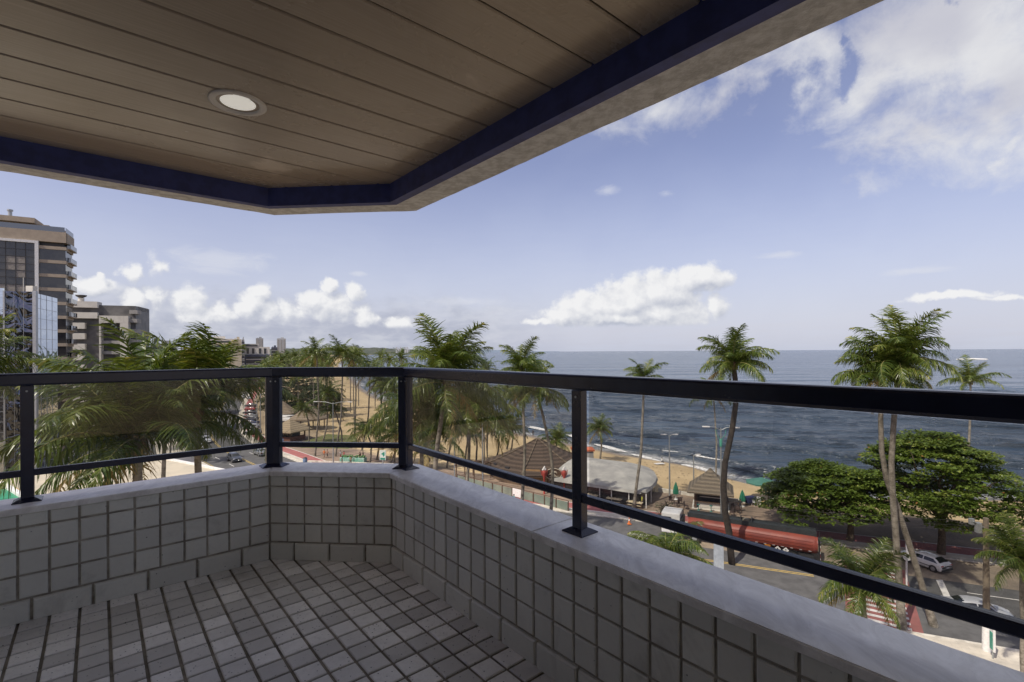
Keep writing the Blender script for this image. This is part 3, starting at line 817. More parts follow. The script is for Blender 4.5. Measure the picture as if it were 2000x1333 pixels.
def sea_grid(xs, ys, z, mb, sh, wave=0.0):
    X, Y = np.meshgrid(xs, ys); D_ = shore_dist(X, Y); S = np.clip(D_ / 110.0, -.2, 1.0); n = len(xs)
    Z = np.full(X.shape, float(z))
    if wave:
        rg = np.random.RandomState(4); H = np.zeros(X.shape)
        for k in range(46):       # wind sea: crests roughly parallel to the shore
            lam = 3.6 * (1.075 ** k) if k < 34 else rg.uniform(3.5, 9); th = R(62) + rg.normal(0, .42); kk = 2 * math.pi / lam
            ph = rg.uniform(0, 6.28); q = kk * (math.cos(th) * X + math.sin(th) * Y) + ph
            H += (np.sin(q) + .25 * np.cos(2 * q)) * lam ** .85 * .0085 * rg.uniform(.5, 1.3)
        d = np.clip(D_, 0, 60)    # shoaling swell lines near the beach
        H += .16 * np.exp(-((d - 9) / 4.5) ** 2) * (1 + .5 * np.sin(X * .05)) + .13 * np.exp(-((d - 21 - 2 * np.sin(X * .04)) / 4.0) ** 2) + .10 * np.exp(-((d - 36) / 4.0) ** 2)
        H *= np.clip((D_ - .5) / 8, 0, 1) * wave
        edge = np.minimum(np.minimum(X - X.min(), X.max() - X), np.minimum(Y.max() - Y, 1e9)); H *= np.clip(edge / 60, 0, 1)
        Z = Z + H
    vs = list(zip(X.ravel().tolist(), Y.ravel().tolist(), Z.ravel().tolist()))
    fs = []
    mx = np.maximum(np.maximum(S[:-1, :-1], S[1:, :-1]), np.maximum(S[:-1, 1:], S[1:, 1:])) > -.08
    for j, i in zip(*np.nonzero(mx)):
        j = int(j); i = int(i); fs.append((j * n + i, j * n + i + 1, (j + 1) * n + i + 1, (j + 1) * n + i))
    mb.add(vs, fs, 0, True); sh.extend(S.ravel().tolist())
mb = MB(); sh = []
sea_grid(np.arange(-90, 330, 1.3), np.arange(45, 345, 1.3), SEA, mb, sh, 1.0)
sea_grid(np.arange(-390, 1300, 14.0), np.arange(345, 1300, 14.0), SEA - .02, mb, sh)
mb.add([(-30000, -30000, SEA - .10), (30000, -30000, SEA - .10), (30000, 34000, SEA - .10), (-30000, 34000, SEA - .10)], [(0, 1, 2, 3)], 0)
sh += [1.0] * 4
o = mb.build('sea', m_sea); a = o.data.attributes.new('shore', 'FLOAT', 'POINT'); a.data.foreach_set('value', sh)
tag(o, kind='structure')

# a small breaker and the wet outfall running into it
def breaker(p0, p1, w, h, name, kind):
    mb = MB(); n = 26; rnd = random.Random(2); rows = []
    for i in range(n + 1):
        t = i / n; c = p0.lerp(p1, t); d = (p1 - p0).normalized(); nn = Vector((-d.y, d.x)) if d.x > 0 else Vector((d.y, -d.x))
        c = c + nn * math.sin(t * 5) * .5
        e = math.sin(math.pi * t) ** .6; row = []
        for (u, z) in ((-1, 0), (-.6, .35), (-.2, .85), (.1, 1), (.5, .55), (1.2, .12), (2.2, 0)):
            q = c - nn * (u * w * e * rnd.uniform(.8, 1.2)); row.append((q.x, q.y, SEA + .10 + z * h * e * rnd.uniform(.7, 1.15)))
        rows.append(row)
    vs = [q for r in rows for q in r]
    mb.add(vs, [[i * 7 + j, i * 7 + j + 1, (i + 1) * 7 + j + 1, (i + 1) * 7 + j] for i in range(n) for j in range(6)], 0, True)
    return tag(mb.build(name, m_foam), kind=kind)
m_foam = M_('sea_foam', (.80, .80, .78), (.30, .29, .26), 2.4, .9, 0, .8, .1, 6, lo=.38, hi=.55)
breaker(Vector((G(1486, 914, SEA).x, G(1486, 914, SEA).y)), Vector((G(1548, 926, SEA).x, G(1548, 926, SEA).y)), .9, .65, 'breaking_wave', 'structure')
for k, (x0, y0, x1, y1, w) in enumerate([(1160, 868, 1230, 884, .5), (1232, 888, 1300, 903, .4), (1330, 908, 1400, 922, .5), (1090, 842, 1150, 862, .5), (1020, 832, 1080, 842, .6), (1285, 880, 1420, 900, .25)]):
    breaker(Vector(G(x0, y0, SEA).xy), Vector(G(x1, y1, SEA).xy), w * 1.5, .18, 'surf_line', 'structure')
mb = MB(); cpt = G(1898, 703, SEA)
mb.tube([G(1868, 702.5, SEA) + Vector((0, 0, .2)), cpt + Vector((0, 0, 1.0)), G(1928, 703.5, SEA) + Vector((0, 0, .8))], [1.2, 3.0, 2.2], 6); tag(mb.build('boat_wake', m_foam), kind='structure')
# damp outfall channel on the sand
mb = MB(); pts = [(1385, 945), (1430, 930), (1470, 938), (1545, 944), (1560, 962), (1500, 966), (1440, 962), (1395, 962)]
pp = [G(x, y, -1.0) for x, y in pts]
mb.add([(p.x, p.y, -.92) for p in pp], [list(range(len(pp)))], 0)
# (the channel sits a few mm above the sand only where the sand dips)
# streets
s_a, s_b = 0, RL[-1] - 1
ribbon('road', s_a, s_b, near_w, far_w, .0, m_asph)
sR = s_of(24 * K, 44.5 * K)[0]; s0r = 10.0
sTanEnd = s_of(16 * K, 48 * K)[0]
ribbon('parking_bay', 5, sTanEnd, 3.4, far_w, .004, m_bay)
ribbon('kerb', s_a, s_b, far_w, lambda s: far_w(s) + .3, .13, m_kerb, .16)
ribbon('pavement_verge', s_a, s_b, lambda s: far_w(s) + .3, lambda s: far_w(s) + 1.7, .12, m_walk)
ribbon('cycle_path', s_a, s_b, lambda s: far_w(s) + 1.7, lambda s: far_w(s) + 4.4, .116, m_red)
ribbon('promenade', s_a, S40 + 40, lambda s: far_w(s) + 4.4, lambda s: far_w(s) + 14.0, .11, m_prom)
mb = MB()
for o_ in (1.7, 4.3): ribbon('', s_a, s_b, lambda s, o_=o_: far_w(s) + o_ - .09, lambda s, o_=o_: far_w(s) + o_ + .09, .122, None, 0, 2.0, mb=mb)
o = tag(mb.build('cycle_path_line', m_wline), kind='structure')
ribbon('kerb', s_a, s_b, lambda s: near_w(s) - .3, near_w, .13, m_kerb, .16)
ribbon('pavement', s_a, S40 + 60, lambda s: near_w(s) - 5.5, lambda s: near_w(s) - .3, .12, m_walk)
mb = MB()
for o_ in (-.22, .10): ribbon('', sR - 3, s_b, o_, o_ + .12, .006, None, 0, 2.0, mb=mb)
tag(mb.build('centre_line', m_yline), kind='structure')
mb = MB()
ribbon('', sR, s_b, lambda s: near_w(s) + .35, lambda s: near_w(s) + .47, .006, None, 0, 2, mb=mb)
tag(mb.build('edge_line', m_yline), kind='structure')
mb = MB()
sXa = s_of(35.5 * K, 39.3 * K)[0]      # stop line position
ribbon('', 2, sXa - 1.2, 1.1, 1.24, .006, None, 0, 2, mb=mb); ribbon('', 2, sXa - 1.2, -4.95, -4.80, .006, None, 0, 2, mb=mb)
s = sR + 12
while s < 700:
    for o_ in (lambda q: near_w(q) * .5, lambda q: far_w(q) * .5): ribbon('', s, s + 3.2, lambda q, o_=o_: o_(q) - .07, lambda q, o_=o_: o_(q) + .07, .006, None, 0, 1.6, mb=mb)
    s += 9.0
ribbon('', sR, sR + 11, -4.95, -4.82, .006, None, 0, 2, mb=mb)
# stop line
p0 = G(1828, 1133); p1 = G(1851, 1182); p2 = G(1864, 1182); p3 = G(1841, 1133)
mb.add([(p.x, p.y, .008) for p in (p0, p1, p2, p3)], [(0, 1, 2, 3)], 0)
tag(mb.build('lane_marking', m_wline), kind='structure')
# crosswalk, white bars on red
ca = Vector(G(1768, 1117).xy); cb = Vector(G(1806, 1243).xy); cl_ = (cb - ca).normalized(); cw = Vector((cl_.y, -cl_.x))
if cw.x > 0: cw = -cw
mb = MB(); e = cw * 5.0; LL = (cb - ca).length + 3.0
mb.add([(*(ca - cl_ * .5), .006), (*(ca + cl_ * LL), .006), (*(ca + cl_ * LL + e), .006), (*(ca - cl_ * .5 + e), .006)], [(0, 1, 2, 3)], 0)
tag(mb.build('crosswalk_base', M_('worn_red_paint', (.24, .085, .075), (.17, .07, .06), .8, .85, lo=.3, hi=.7)), kind='structure')
mb = MB(); t_ = .0
while t_ < LL - .5:
    a_ = ca + cl_ * t_ + cw * .7; b_ = ca + cl_ * (t_ + .42) + cw * .7
    mb.add([(*a_, .011), (*b_, .011), (*(b_ + cw * 3.6), .011), (*(a_ + cw * 3.6), .011)], [(0, 1, 2, 3)], 0); t_ += .95
tag(mb.build('crosswalk_bars', M_('worn_white_paint', (.52, .50, .47), (.34, .32, .30), 1.6, .8, lo=.3, hi=.6)), kind='structure')
# lawn near the kiosk, side street and forecourt at the left
pp = [G(x, y) for x, y in [(572, 870), (640, 849), (690, 852), (700, 868), (680, 878), (588, 876)]]
mb = MB(); mb.add([(p.x, p.y, .135) for p in pp], [list(range(len(pp)))], 0); tag(mb.build('lawn', m_grass), kind='structure')
mb = MB(); pp = [V(-150, 60), V(-50, 72), V(-62, 92), V(-90, 125), V(-115, 160), V(-135, 200), V(-230, 200)]
mb.add([(p.x, p.y, -.012) for p in pp], [list(range(len(pp)))], 0); tag(mb.build('forecourt', m_asph), kind='structure')
# beach retaining wall
bwall = empty('beach_wall', G(1330, 966), 0, 'low white wall between the tan promenade and the sand', 'wall')
mb = MB(); 
def wl(a, b, h=.55, w=.28):
    a = Vector(a.xy); b = Vector(b.xy); d = (b - a).normalized(); n = Vector((-d.y, d.x)) * w / 2
    mb.prism([a - n, b - n, b + n, a + n], -.4, h)
wl(G(1286, 960), G(1372, 974)); wl(G(1400, 977), G(1482, 988)); wl(G(1470, 987.5), G(1500, 991))
world_parts(bwall); mb.build('wall_run', M_('whitewashed_wall', (.70, .68, .60), (.50, .47, .40), 1.2, .9), bwall)

# hills and headland far off
def ridge(name, pts, wid, seed, mat):
    """pts: (x, y, height); a rounded, irregular ridge"""
    mb = MB(); rnd = random.Random(seed); rows = []; n = 12; pts = catmull([Vector(p) for p in pts], 8)
    for i, p in enumerate(pts):
        row = []
        for j in range(n + 1):
            t = j / n; h = math.sin(math.pi * t) ** .7
            row.append((p.x + rnd.uniform(-5, 5), p.y + (t - .5) * wid, -3 + (p.z + 3) * h * rnd.uniform(.90, 1.08)))
        rows.append(row)
    vs = [q for r in rows for q in r]; m = n + 1
    mb.add(vs, [[i * m + j, i * m + j + 1, (i + 1) * m + j + 1, (i + 1) * m + j] for i in range(len(rows) - 1) for j in range(n)], 0, True)
    return tag(mb.build(name, mat), kind='structure')
m_hill = M_('far_forest', (.050, .064, .050), (.075, .082, .058), .012, 1.0, 0, 1.0, 8, .05)
D = 4400 * K
hp = lambda px, top, d: ((px - 1000) / F * d, d, 22 - (top - (686.7 - .0055 * (px - 1000))) * d / F)
ridge('hills', [hp(-200, 690, D), hp(200, 688, D), hp(480, 684, D), hp(560, 681.5, D), hp(620, 683, D), (hp(690, 681, D)), hp(742, 680, D), hp(775, 682.5, D), hp(810, 683.5, D), hp(850, 685.5, D), hp(893, 688.5, D)], 900, 3, m_hill)
D2 = 13000
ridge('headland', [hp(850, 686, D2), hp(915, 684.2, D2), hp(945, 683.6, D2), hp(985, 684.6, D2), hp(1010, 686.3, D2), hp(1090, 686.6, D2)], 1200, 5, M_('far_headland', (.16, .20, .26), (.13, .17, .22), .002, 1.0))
# ------------------------------------------------------------------ buildings
def winmat(name, c1, c2, rough=.08, lo=.42, hi=.6, scale=.35, metal=0.0):
    return M_(name, c1, c2, scale, rough, metal, 0, .01, None, .8, lo=lo, hi=hi)
m_tan = M_('tan_render', (.40, .33, .245), (.34, .28, .21), .8, .85)
m_glassdk = winmat('dark_curtain_glass', (.030, .030, .034), (.055, .052, .05))
m_blind = M_('drawn_blinds', (.30, .27, .23), (.22, .20, .17), 2, .6)
m_frame = M_('bronze_frame', (.05, .045, .04), (.04, .035, .03), 3, .5)
m_wht = M_('white_render', (.64, .61, .54), (.56, .53, .47), .5, .85)
m_conc2 = M_('pale_concrete', (.36, .345, .32), (.28, .27, .25), .6, .9)
def mat_mirror(name, tint, wob):
    m, nt, b = new_mat(name)
    b.inputs['Metallic'].default_value = 1.0; b.inputs['Roughness'].default_value = .03; b.inputs['Base Color'].default_value = (*tint, 1)
    v = objco(nt); add_bump(nt, b, tex_noise(nt, .32, 2, .45, v, 1.5), wob, .8)
    return m
m_mirL = mat_mirror('light_mirror_glass', (.62, .68, .76), .05); m_mirD = mat_mirror('dark_mirror_glass', (.13, .14, .16), 1.0)

def facade_frame(Kp, d, n):
    """helper giving points along a facade: corner, direction along, outward normal"""
    return lambda a, o=0.0: Vector(((Kp.x + d.x * a + n.x * o), (Kp.y + d.y * a + n.y * o)))
def slab(mb, fr, a0, a1, z0, z1, o0, o1, mi=0):
    p = [fr(a0, o0), fr(a1, o0), fr(a1, o1), fr(a0, o1)]
    mb.prism([tuple(q) for q in p], z0, z1, mi)
def dv(a, b): return Vector((a, b)).normalized()

# tall tan tower at the far left
Dt = 107 * K; kx = (128 - 1000) / F * Dt
fd = dv(-.863, -.504); fn = dv(.504, -.863); sdv = dv(-.504, .863); sn = dv(.863, .504)
Kc = Vector((kx, Dt)); zr = P(128, 446, Dt).z
tower = empty('office_tower', (kx, Dt, 0), 0, 'tall tan apartment tower with dark curtain glass and a white frame', 'building')
world_parts(tower)
TW = lambda mb, nm, mt: mb.build(nm, mt, tower)
ff = facade_frame(Kc, fd, fn); fs_ = facade_frame(Kc, sdv, sn)
FP = 3.28
mb = MB(); mb.prism([tuple(ff(.4, -.6)), tuple(ff(34, -.6)), tuple(ff(34, -7)), tuple(ff(.4, -7))], 0, zr - 1.2); TW(mb, 'core', m_frame)
mb = MB(); 
for k in range(0, 15):
    z = zr - 4.6 - k * FP
    if z < 2: break
    slab(mb, ff, -.25, 4.6, z - .75, z, -1.0, .25)
    slab(mb, fs_, 0, 7, z - .75, z, -1.0, .10)
slab(mb, ff, -.25, 34, zr - 3.6, zr - 1.1, -.8, .25); slab(mb, fs_, .0, 7.2, zr - 3.6, zr - 1.1, -.6, .25)
TW(mb, 'floor_band', m_tan)
mb = MB()
slab(mb, ff, 4.6, 5.25, 6, zr - 3.62, -.2, .55); slab(mb, ff, 4.6, 34, zr - 4.2, zr - 3.62, -.2, .56)
TW(mb, 'white_frame', m_white)
mb = MB(); slab(mb, ff, 5.25, 34, 4, zr - 4.2, -.5, .0); TW(mb, 'curtain_glass', m_glassdk)
mb = MB()
for i in range(0, 20):
    a = 5.25 + i * 1.68
    slab(mb, ff, a - .05, a + .05, 4, zr - 4.2, 0.001, .09)
z = zr - 4.2
while z > 5: slab(mb, ff, 5.3, 34, z - .05, z + .05, .002, .085); z -= FP / 2
TW(mb, 'mullion_grid', m_frame)
mb = MB(); rb = random.Random(11)
for i in range(14):
    for k in range(2, 12):
        if (k in (4, 5) and i > 0) or (k == 6 and i > 2 ) or rb.random() < .12:
            a = 5.25 + i * 1.68; z1 = zr - 4.2 - k * FP
            slab(mb, ff, a + .1, a + 1.58, z1 + (.1 if rb.random() < .5 else 1.7), z1 + FP - .12, .0015, .012)
TW(mb, 'blind', m_blind)
mb = MB()
for k in range(0, 14):
    z1 = zr - 4.6 - .75 - k * FP
    slab(mb, ff, -.1, 4.55, z1 - FP + .75 + .0, z1, -.9, -.02); slab(mb, fs_, .1, 7, z1 - FP + .75, z1, -.9, -.12)
TW(mb, 'window_band', m_glassdk)
mb = MB()
for k in range(0, 14):       # enclosed balconies on the sea side
    z1 = zr - 4.6 - k * FP
    slab(mb, fs_, 1.5, 7, z1 - .25, z1 - .05, .1, .8)
TW(mb, 'balcony_slab', m_tan)
mb = MB()
for k in range(0, 14):
    z1 = zr - 4.6 - k * FP
    slab(mb, fs_, 1.5, 7, z1, z1 + 1.05, .74, .78); slab(mb, fs_, 1.5, 1.55, z1, z1 + 1.05, .1, .73)
slab(mb, ff, 0, 34, zr - 1.1, zr + .1, .1, .14); slab(mb, fs_, .2, 7, zr - 1.1, zr + .1, .1, .14)
TW(mb, 'glass_balustrade', mat_mirror('balustrade_glass', (.20, .20, .20), .03))
mb = MB(); slab(mb, ff, 3.5, 34, zr - 1.2, zr + .9, -8, -3.0); slab(mb, ff, 5.8, 34, zr + .9, zr + 2.1, -8.5, -1.8); slab(mb, fs_, 6, 12, zr - 1.2, zr + .8, -6, -1.5, 0); TW(mb, 'penthouse', m_tan)
mb = MB(); q = ff(10.6, -4); mb.cyl((q.x, q.y, zr + 2.1), .38, 1.5, 12); mb.cyl((q.x, q.y, zr + 3.6), .55, .35, 12); q = ff(15, -4); mb.tube([(q.x, q.y, zr + 2.1), (q.x, q.y, zr + 4.0)], .05, 6); TW(mb, 'flue', m_galv)

# mirror glass building in front of it
Dm = 76 * K; kx = (68 - 1000) / F * Dm; Km = Vector((kx, Dm)); zm = P(68, 570, Dm).z
mir = empty('mirror_glass_building', (kx, Dm, 0), 0, 'mirror glass office block in front of the tan tower', 'building')
world_parts(mir)
def MW(mb, nm, mt): return mb.build(nm, mt, mir)
d1 = dv(-.98, -.2); n1 = dv(.2, -.98); d2 = dv(-.43, .903); n2 = dv(.903, .43)
fa = facade_frame(Km, d1, n1); fb = facade_frame(Km, d2, n2)
mb = MB(); mb.prism([tuple(fa(.2, -.3)), tuple(fa(20, -.3)), tuple(fa(20, -9.4)), tuple(fb(9.5, -.3))], 0, zm - .3); MW(mb, 'core', m_frame)
mb = MB(); slab(mb, fa, .25, 4.3, 2, zm, -.28, .0); MW(mb, 'dark_mirror_bay', m_mirD)
mb = MB(); slab(mb, fa, 4.5, 20, 2, zm + .5, -.28, .05); slab(mb, fb, .3, 9.6, 2, zm - .2, -.28, .0); MW(mb, 'light_mirror_wall', m_mirL)
mb = MB(); slab(mb, fa, -.25, .25, 0, zm + .1, -.4, .12); slab(mb, fa, 4.25, 4.5, 0, zm + .1, -.4, .08)
z = zm - 1.0
while z > 3:
    slab(mb, fa, 4.5, 20, z - .03, z + .03, .052, .075); slab(mb, fb, .3, 9.6, z - .03, z + .03, .001, .03)
    z -= 1.75
for a in (1.6, 2.95): slab(mb, fa, a - .02, a + .02, 2, zm, .001, .02)
for a in (6.2, 7.9, 9.6, 11.3): slab(mb, fa, a - .03, a + .03, 2, zm + .5, .052, .08)
for a in (2.4, 4.8, 7.2): slab(mb, fb, a - .05, a + .05, 2, zm - .2, .001, .03)
MW(mb, 'mullion', M_('pale_aluminium', (.42, .43, .44), (.36, .37, .38), 3, .4, .5))
mb = MB()
for (a, h_) in ((2.9, 2.6), (.9, 1.5)): q = fa(a, -2); mb.tube([(q.x, q.y, zm), (q.x, q.y, zm + h_)], .05, 6)
q = fa(1.4, -1.5); mb.box((q.x, q.y, zm + .6), (1.2, .8, 1.0)); MW(mb, 'roof_antenna', m_wht)

# white apartment block
Dw = 140 * K; kx = (192 - 1000) / F * Dw; Kw = Vector((kx, Dw)); zw = P(170, 590, Dw).z
wb = empty('white_apartment_block', (kx, Dw, 0), 0, 'white apartment block with stepped boxes to the right of the tan tower', 'building')
world_parts(wb)
def WW(mb, nm, mt): return mb.build(nm, mt, wb)
dr = dv(.93, .36); nr = dv(.36, -.93); fw_ = facade_frame(Kw, dr, nr); fw = lambda a, o=0.0: fw_(a * .76, o)
pxm = Dw / F
mb = MB(); slab(mb, fw, -14, 12.6, 0, zw - 1, -14, -.6); WW(mb, 'core', M_('grey_window_wall', (.16, .155, .15), (.09, .09, .09), .35, .5))
mb = MB(); 
slab(mb, fw, -14, 0, zw - 1.9, zw, -3, .6)
for k in range(1, 10):
    z1 = zw - 1.9 - k * 3.25
    if z1 < 1: break
    slab(mb, fw, -14, 0 if k < 2 else -4.2, z1 - .1, z1 + 1.75, -1, .6)
slab(mb, fw, .5, 8, zw - 2.6, zw - 1.3, -8, -.8); slab(mb, fw, 6, 12.6, zw - 2.3, zw - .9, -13, -3)
WW(mb, 'white_band', m_wht)
mb = MB(); slab(mb, fw, 1.0, 1.55, 4, zw - 4.4, -.6, 1.6); slab(mb, fw, 1.0, 9.2, zw - 6.6, zw - 4.4, -.6, 1.62); slab(mb, fw, 8.0, 10.8, 4, zw - 4.401, -.6, 1.6)
WW(mb, 'white_portal', m_wht)
mb = MB()
for k in range(0, 9):
    z1 = zw - 6.4 - k * 3.25
    if z1 < 1: break
    slab(mb, fw, 10.8, 13.6, z1, z1 + 1.2, -3, .8); slab(mb, fw, 1.55, 8, z1 - .3, z1 + .7, -.6, .7)
slab(mb, fw, 10.8, 13.6, zw - 3.6, zw - 2.4, -3, .5)
WW(mb, 'balcony', m_conc2)
mb = MB(); q = fw(-7.5, -4); mb.cyl((q.x, q.y, zw), .8, 1.4, 12); mb.lathe([(.01, 1.2), (1.3, 1.9), (1.5, 2.3), (.01, 1.7)], (q.x, q.y, zw), 14, 1); WW(mb, 'satellite_dish', [m_wht, m_frame])

# buildings in the middle distance
def block(name, label, cat, px0, px1, top, Dd, depth, mats, bands=None, fh=3.1, group=None, rot=0.0, vert=False, extra=None):
    D = Dd * K; a = P(px0, 700, D); b = P(px1, 700, D); z = P((px0 + px1) / 2, top, D).z
    cx_ = (a.x + b.x) / 2; th_ = math.atan2(-cx_, D); w = (b.x - a.x) * math.cos(th_); r = empty(name, (cx_, D, 0), th_ + R(rot), label, cat, group)
    mb = MB(); mb.box((0, depth / 2, z / 2), (w, depth, z)); mb.build('wall', mats[0], r)
    if bands != 0:
        mb = MB(); k = 0; zz = z - 1.0
        if vert:
            n = max(2, int(w / 3.2))
            for i in range(n): 
                x = -w / 2 + (i + .5) * w / n; mb.box((x, .0, z / 2 - .5), (w / n * .5, .24, z - 2.5))
                
        else:
            while zz > 3:
                mb.box((0, .0, zz - 1.0), (w * .86, .24, 1.25)); 
                for sx in (-1, 1): mb.box((sx * w / 2, depth / 2, zz - 1.0), (.24, depth * .8, 1.25))
                zz -= fh
        mb.build('window_band', mats[1], r)
        if not vert:
            mb = MB(); zz = z - 1.0
            while zz > 3: mb.box((0, -.45, zz - 2.15), (w * .9, .9, .5)); zz -= fh
            mb.build('balcony', mats[2] if len(mats) > 2 else mats[0], r)
    mb = MB(); mb.box((w * .1, depth / 2, z + .9), (w * .35, depth * .4, 1.8)); mb.box((-w * .25, depth / 2, z + .5), (w * .12, depth * .2, 1.0)); mb.build('roof_tank', mats[0], r)
    if extra: extra(r, w, z)
    return r
m_beige = M_('beige_render', (.52, .46, .34), (.46, .41, .31), .5, .85); m_slate = M_('slate_cladding', (.06, .065, .10), (.08, .085, .11), .5, .6); m_grey = M_('grey_render', (.34, .34, .33), (.28, .28, .28), .5, .85)
block('striped_apartment_block', 'striped pale apartment block half hidden behind the palm crowns', 'building', 388, 456, 662, 292, 22, (m_wht, m_glassdk, m_beige))
block('beige_slab_building', 'beige blank-walled slab building left of the white and slate block', 'building', 455, 472, 663, 285, 30, (m_beige,), 0)
block('glass_fin_building', 'narrow grey building strip tight against the beige slab', 'building', 472.5, 477.5, 663.5, 287, 20, (m_grey, m_glassdk))
r_ = block('slate_block', 'dark slate apartment block with white balconies under a white upper storey', 'building', 478, 527, 693, 300, 30, (m_slate, m_glassdk, m_wht))
mb = MB(); w_ = 49 / F * 300 * K
for zt, zb, x0, x1, mi in ((P(500, 678, 300 * K).z, P(500, 693, 300 * K).z + .1, -.5, .45, 0), (P(500, 672, 300 * K).z, P(500, 678, 300 * K).z + .1, -.46, .05, 0)):
    mb.box((w_ * (x0 + x1) / 2, 8, (zt + zb) / 2), (w_ * (x1 - x0), 14, zt - zb), 0, mi)
mb.build('upper_storey', m_wht, r_)
mb = MB()
for x in (-.33, -.14, .10, .28): mb.box((w_ * x, .9, P(500, 686, 300 * K).z), (w_ * .085, .3, 3.6))
mb.box((-w_ * .2, .9, P(500, 675, 300 * K).z), (w_ * .42, .3, 1.1)); mb.build('tall_window', m_glassdk, r_)
block('grey_tower', 'slim grey tower above the slate block', 'building', 500, 514.5, 661, 560, 25, (m_grey, m_conc2), None, 3.1, None, 0, True)
block('pale_twin_tower', 'pale grey tower with two vertical recesses, right of the slim grey tower', 'building', 541, 558.5, 661.5, 620, 25, (M_('pale_grey_render', (.46, .46, .45), (.40, .40, .39), .5, .85), m_conc2), None, 3.1, None, 0, True)
block('small_dark_block', 'small dark block at the foot of the pale tower', 'building', 530, 542, 678.5, 430, 18, (m_slate, m_glassdk, m_grey))
block('low_apartment_block', 'low beige and grey block just behind the left palm fronds', 'building', 296, 345, 672, 230, 20, (m_grey, m_glassdk, m_beige))
block('white_tower', 'white tower standing alone on the wooded hill across the bay', 'building', 686, 695, 676, 1900, 40, (m_white, m_conc2), None, 3.1, None, 0, True)
for i, (x0, x1, t) in enumerate([(773, 776.5, 678.5), (777.5, 780, 680), (781, 784, 678), (790, 793, 679), (794, 797, 678), (798, 799.5, 681)]):
    block('high_rise', ['leftmost of the far pale high-rises on the bay shore', 'second far high-rise from the left on the bay shore, slightly lower', 'third far high-rise from the left on the bay shore', 'fourth far high-rise, after the gap, on the bay shore', 'fifth and tallest far high-rise of the right group on the bay shore', 'low far high-rise at the right end of the bay shore group'][i], 'building', x0, x1, t, 4050, 60, (M_('far_pale_render', (.5, .5, .5), (.46, .46, .47), .02, .9),), 0, 3.1, 'high-rises across the bay')
block('white_silo', 'white block on the shore behind the tall centre palm crown', 'building', 899, 909, 684, 4000, 60, (m_white,), 0)

# filling station style canopy roof at lower left
CZ = 6.2
def Gz(px, py, z): return G(px, py, z)
can = empty('flat_canopy', Gz(200, 930, 0), 0, 'large flat beige canopy roof with white rim below the left parapet', 'canopy')
world_parts(can)
cp = [Gz(-420, 1080, CZ), Gz(-180, 948, CZ), Gz(18, 934, CZ), Gz(302, 893, CZ), Gz(445, 922, CZ), Gz(470, 1120, CZ), Gz(30, 1330, CZ)]
mb = MB(); mb.prism([(p.x, p.y) for p in cp], CZ - .9, CZ); o = mb.build('roof_deck', M_('beige_roof_screed', (.50, .44, .33), (.41, .365, .28), .35, .9, 0, .2, .01, 6), can)
mb = MB()
def rimseg(a, b, w=.35, h=.25, mi=0):
    a = Vector(a.xy); b = Vector(b.xy); d = (b - a).normalized(); n = Vector((-d.y, d.x)) * w / 2
    mb.prism([a - n, b - n, b + n, a + n], CZ - .95, CZ + h, mi)
for i in range(1, 5): rimseg(cp[i], cp[i + 1])
o = mb.build('white_rim', m_white, can)
mb = MB(); rimseg(Gz(2, 946, CZ), Gz(62, 982, CZ), .5, .30); o = mb.build('raised_kerb', m_white, can)
mb = MB(); pp = [Gz(-60, 955, CZ), Gz(8, 953, CZ), Gz(40, 974, CZ), Gz(60, 1010, CZ), Gz(-60, 1010, CZ)]; mb.add([(p.x, p.y, CZ + .012) for p in pp], [(0, 1, 2, 3, 4)], 0); o = mb.build('green_panel', M_('green_sheet', (.03, .26, .13), (.02, .20, .10), 1, .5), can)
mb = MB(); pp = [Gz(18, 958, CZ), Gz(32, 953, CZ), Gz(58, 970, CZ), Gz(60, 985, CZ), Gz(40, 974, CZ)]; mb.add([(p.x, p.y, CZ + .02) for p in pp], [(0, 1, 2, 3, 4)], 0); o = mb.build('yellow_stripe', M_('yellow_sheet', (.62, .34, .04), (.5, .28, .04), 1, .5), can)

# white tubular glasshouse terrace and blue boat-shaped awning behind the canopy
ter = empty('glazed_terrace', G(75, 925), 0, 'white framed glazed terrace beyond the beige canopy', 'terrace')
def poly_house(root, p0, p1, depth, h, mat, n=7):
    world_parts(root)
    a = Vector(p0.xy); b = Vector(p1.xy); d = (b - a); L = d.length; d.normalize(); nn = Vector((-d.y, d.x))
    if nn.y < 0: nn = -nn
    mb = MB()
    for i in range(n + 1):
        q = a + d * (L * i / n)
        mb.tube([(q.x, q.y, 0), (q.x, q.y, h), (*(q + nn * depth), h * .82)], .07, 6); mb.tube([(*(q + nn * depth), 0), (*(q + nn * depth), h * .82)], .07, 6)
    for z in (h, h * .62, h * .3): mb.tube([(a.x, a.y, z), (b.x, b.y, z)], .06, 6)
    mb.build('tube_frame', mat, root)
    mb = MB(); q = [a, b, b + nn * depth, a + nn * depth]; mb.add([(q[0].x, q[0].y, h + .05), (q[1].x, q[1].y, h + .05), (q[2].x, q[2].y, h * .82 + .05), (q[3].x, q[3].y, h * .82 + .05)], [(0, 1, 2, 3)], 0)
    mb.prism([a + nn * .3, b + nn * .3, b + nn * .5, a + nn * .5], 0, h * .55)
    mb.build('glass_roof', m_glassdk, root)
poly_house(ter, G(20, 942), G(140, 928), 7, 3.2, m_white)
ter2 = empty('roof_shed', G(70, 880), 0, 'long tan roofed shed between the glazed terrace and the mirror building', 'shed')
world_parts(ter2)
mb = MB()
pp = [G(-120, 905, 3.4), G(135, 888, 3.4), G(120, 862, 3.4), G(-80, 868, 3.4)]
mb.prism([(p.x, p.y) for p in pp], 2.9, 3.4); o = mb.build('roof', M_('tan_sheet_roof', (.34, .25, .17), (.27, .20, .14), .5, .8), ter2)
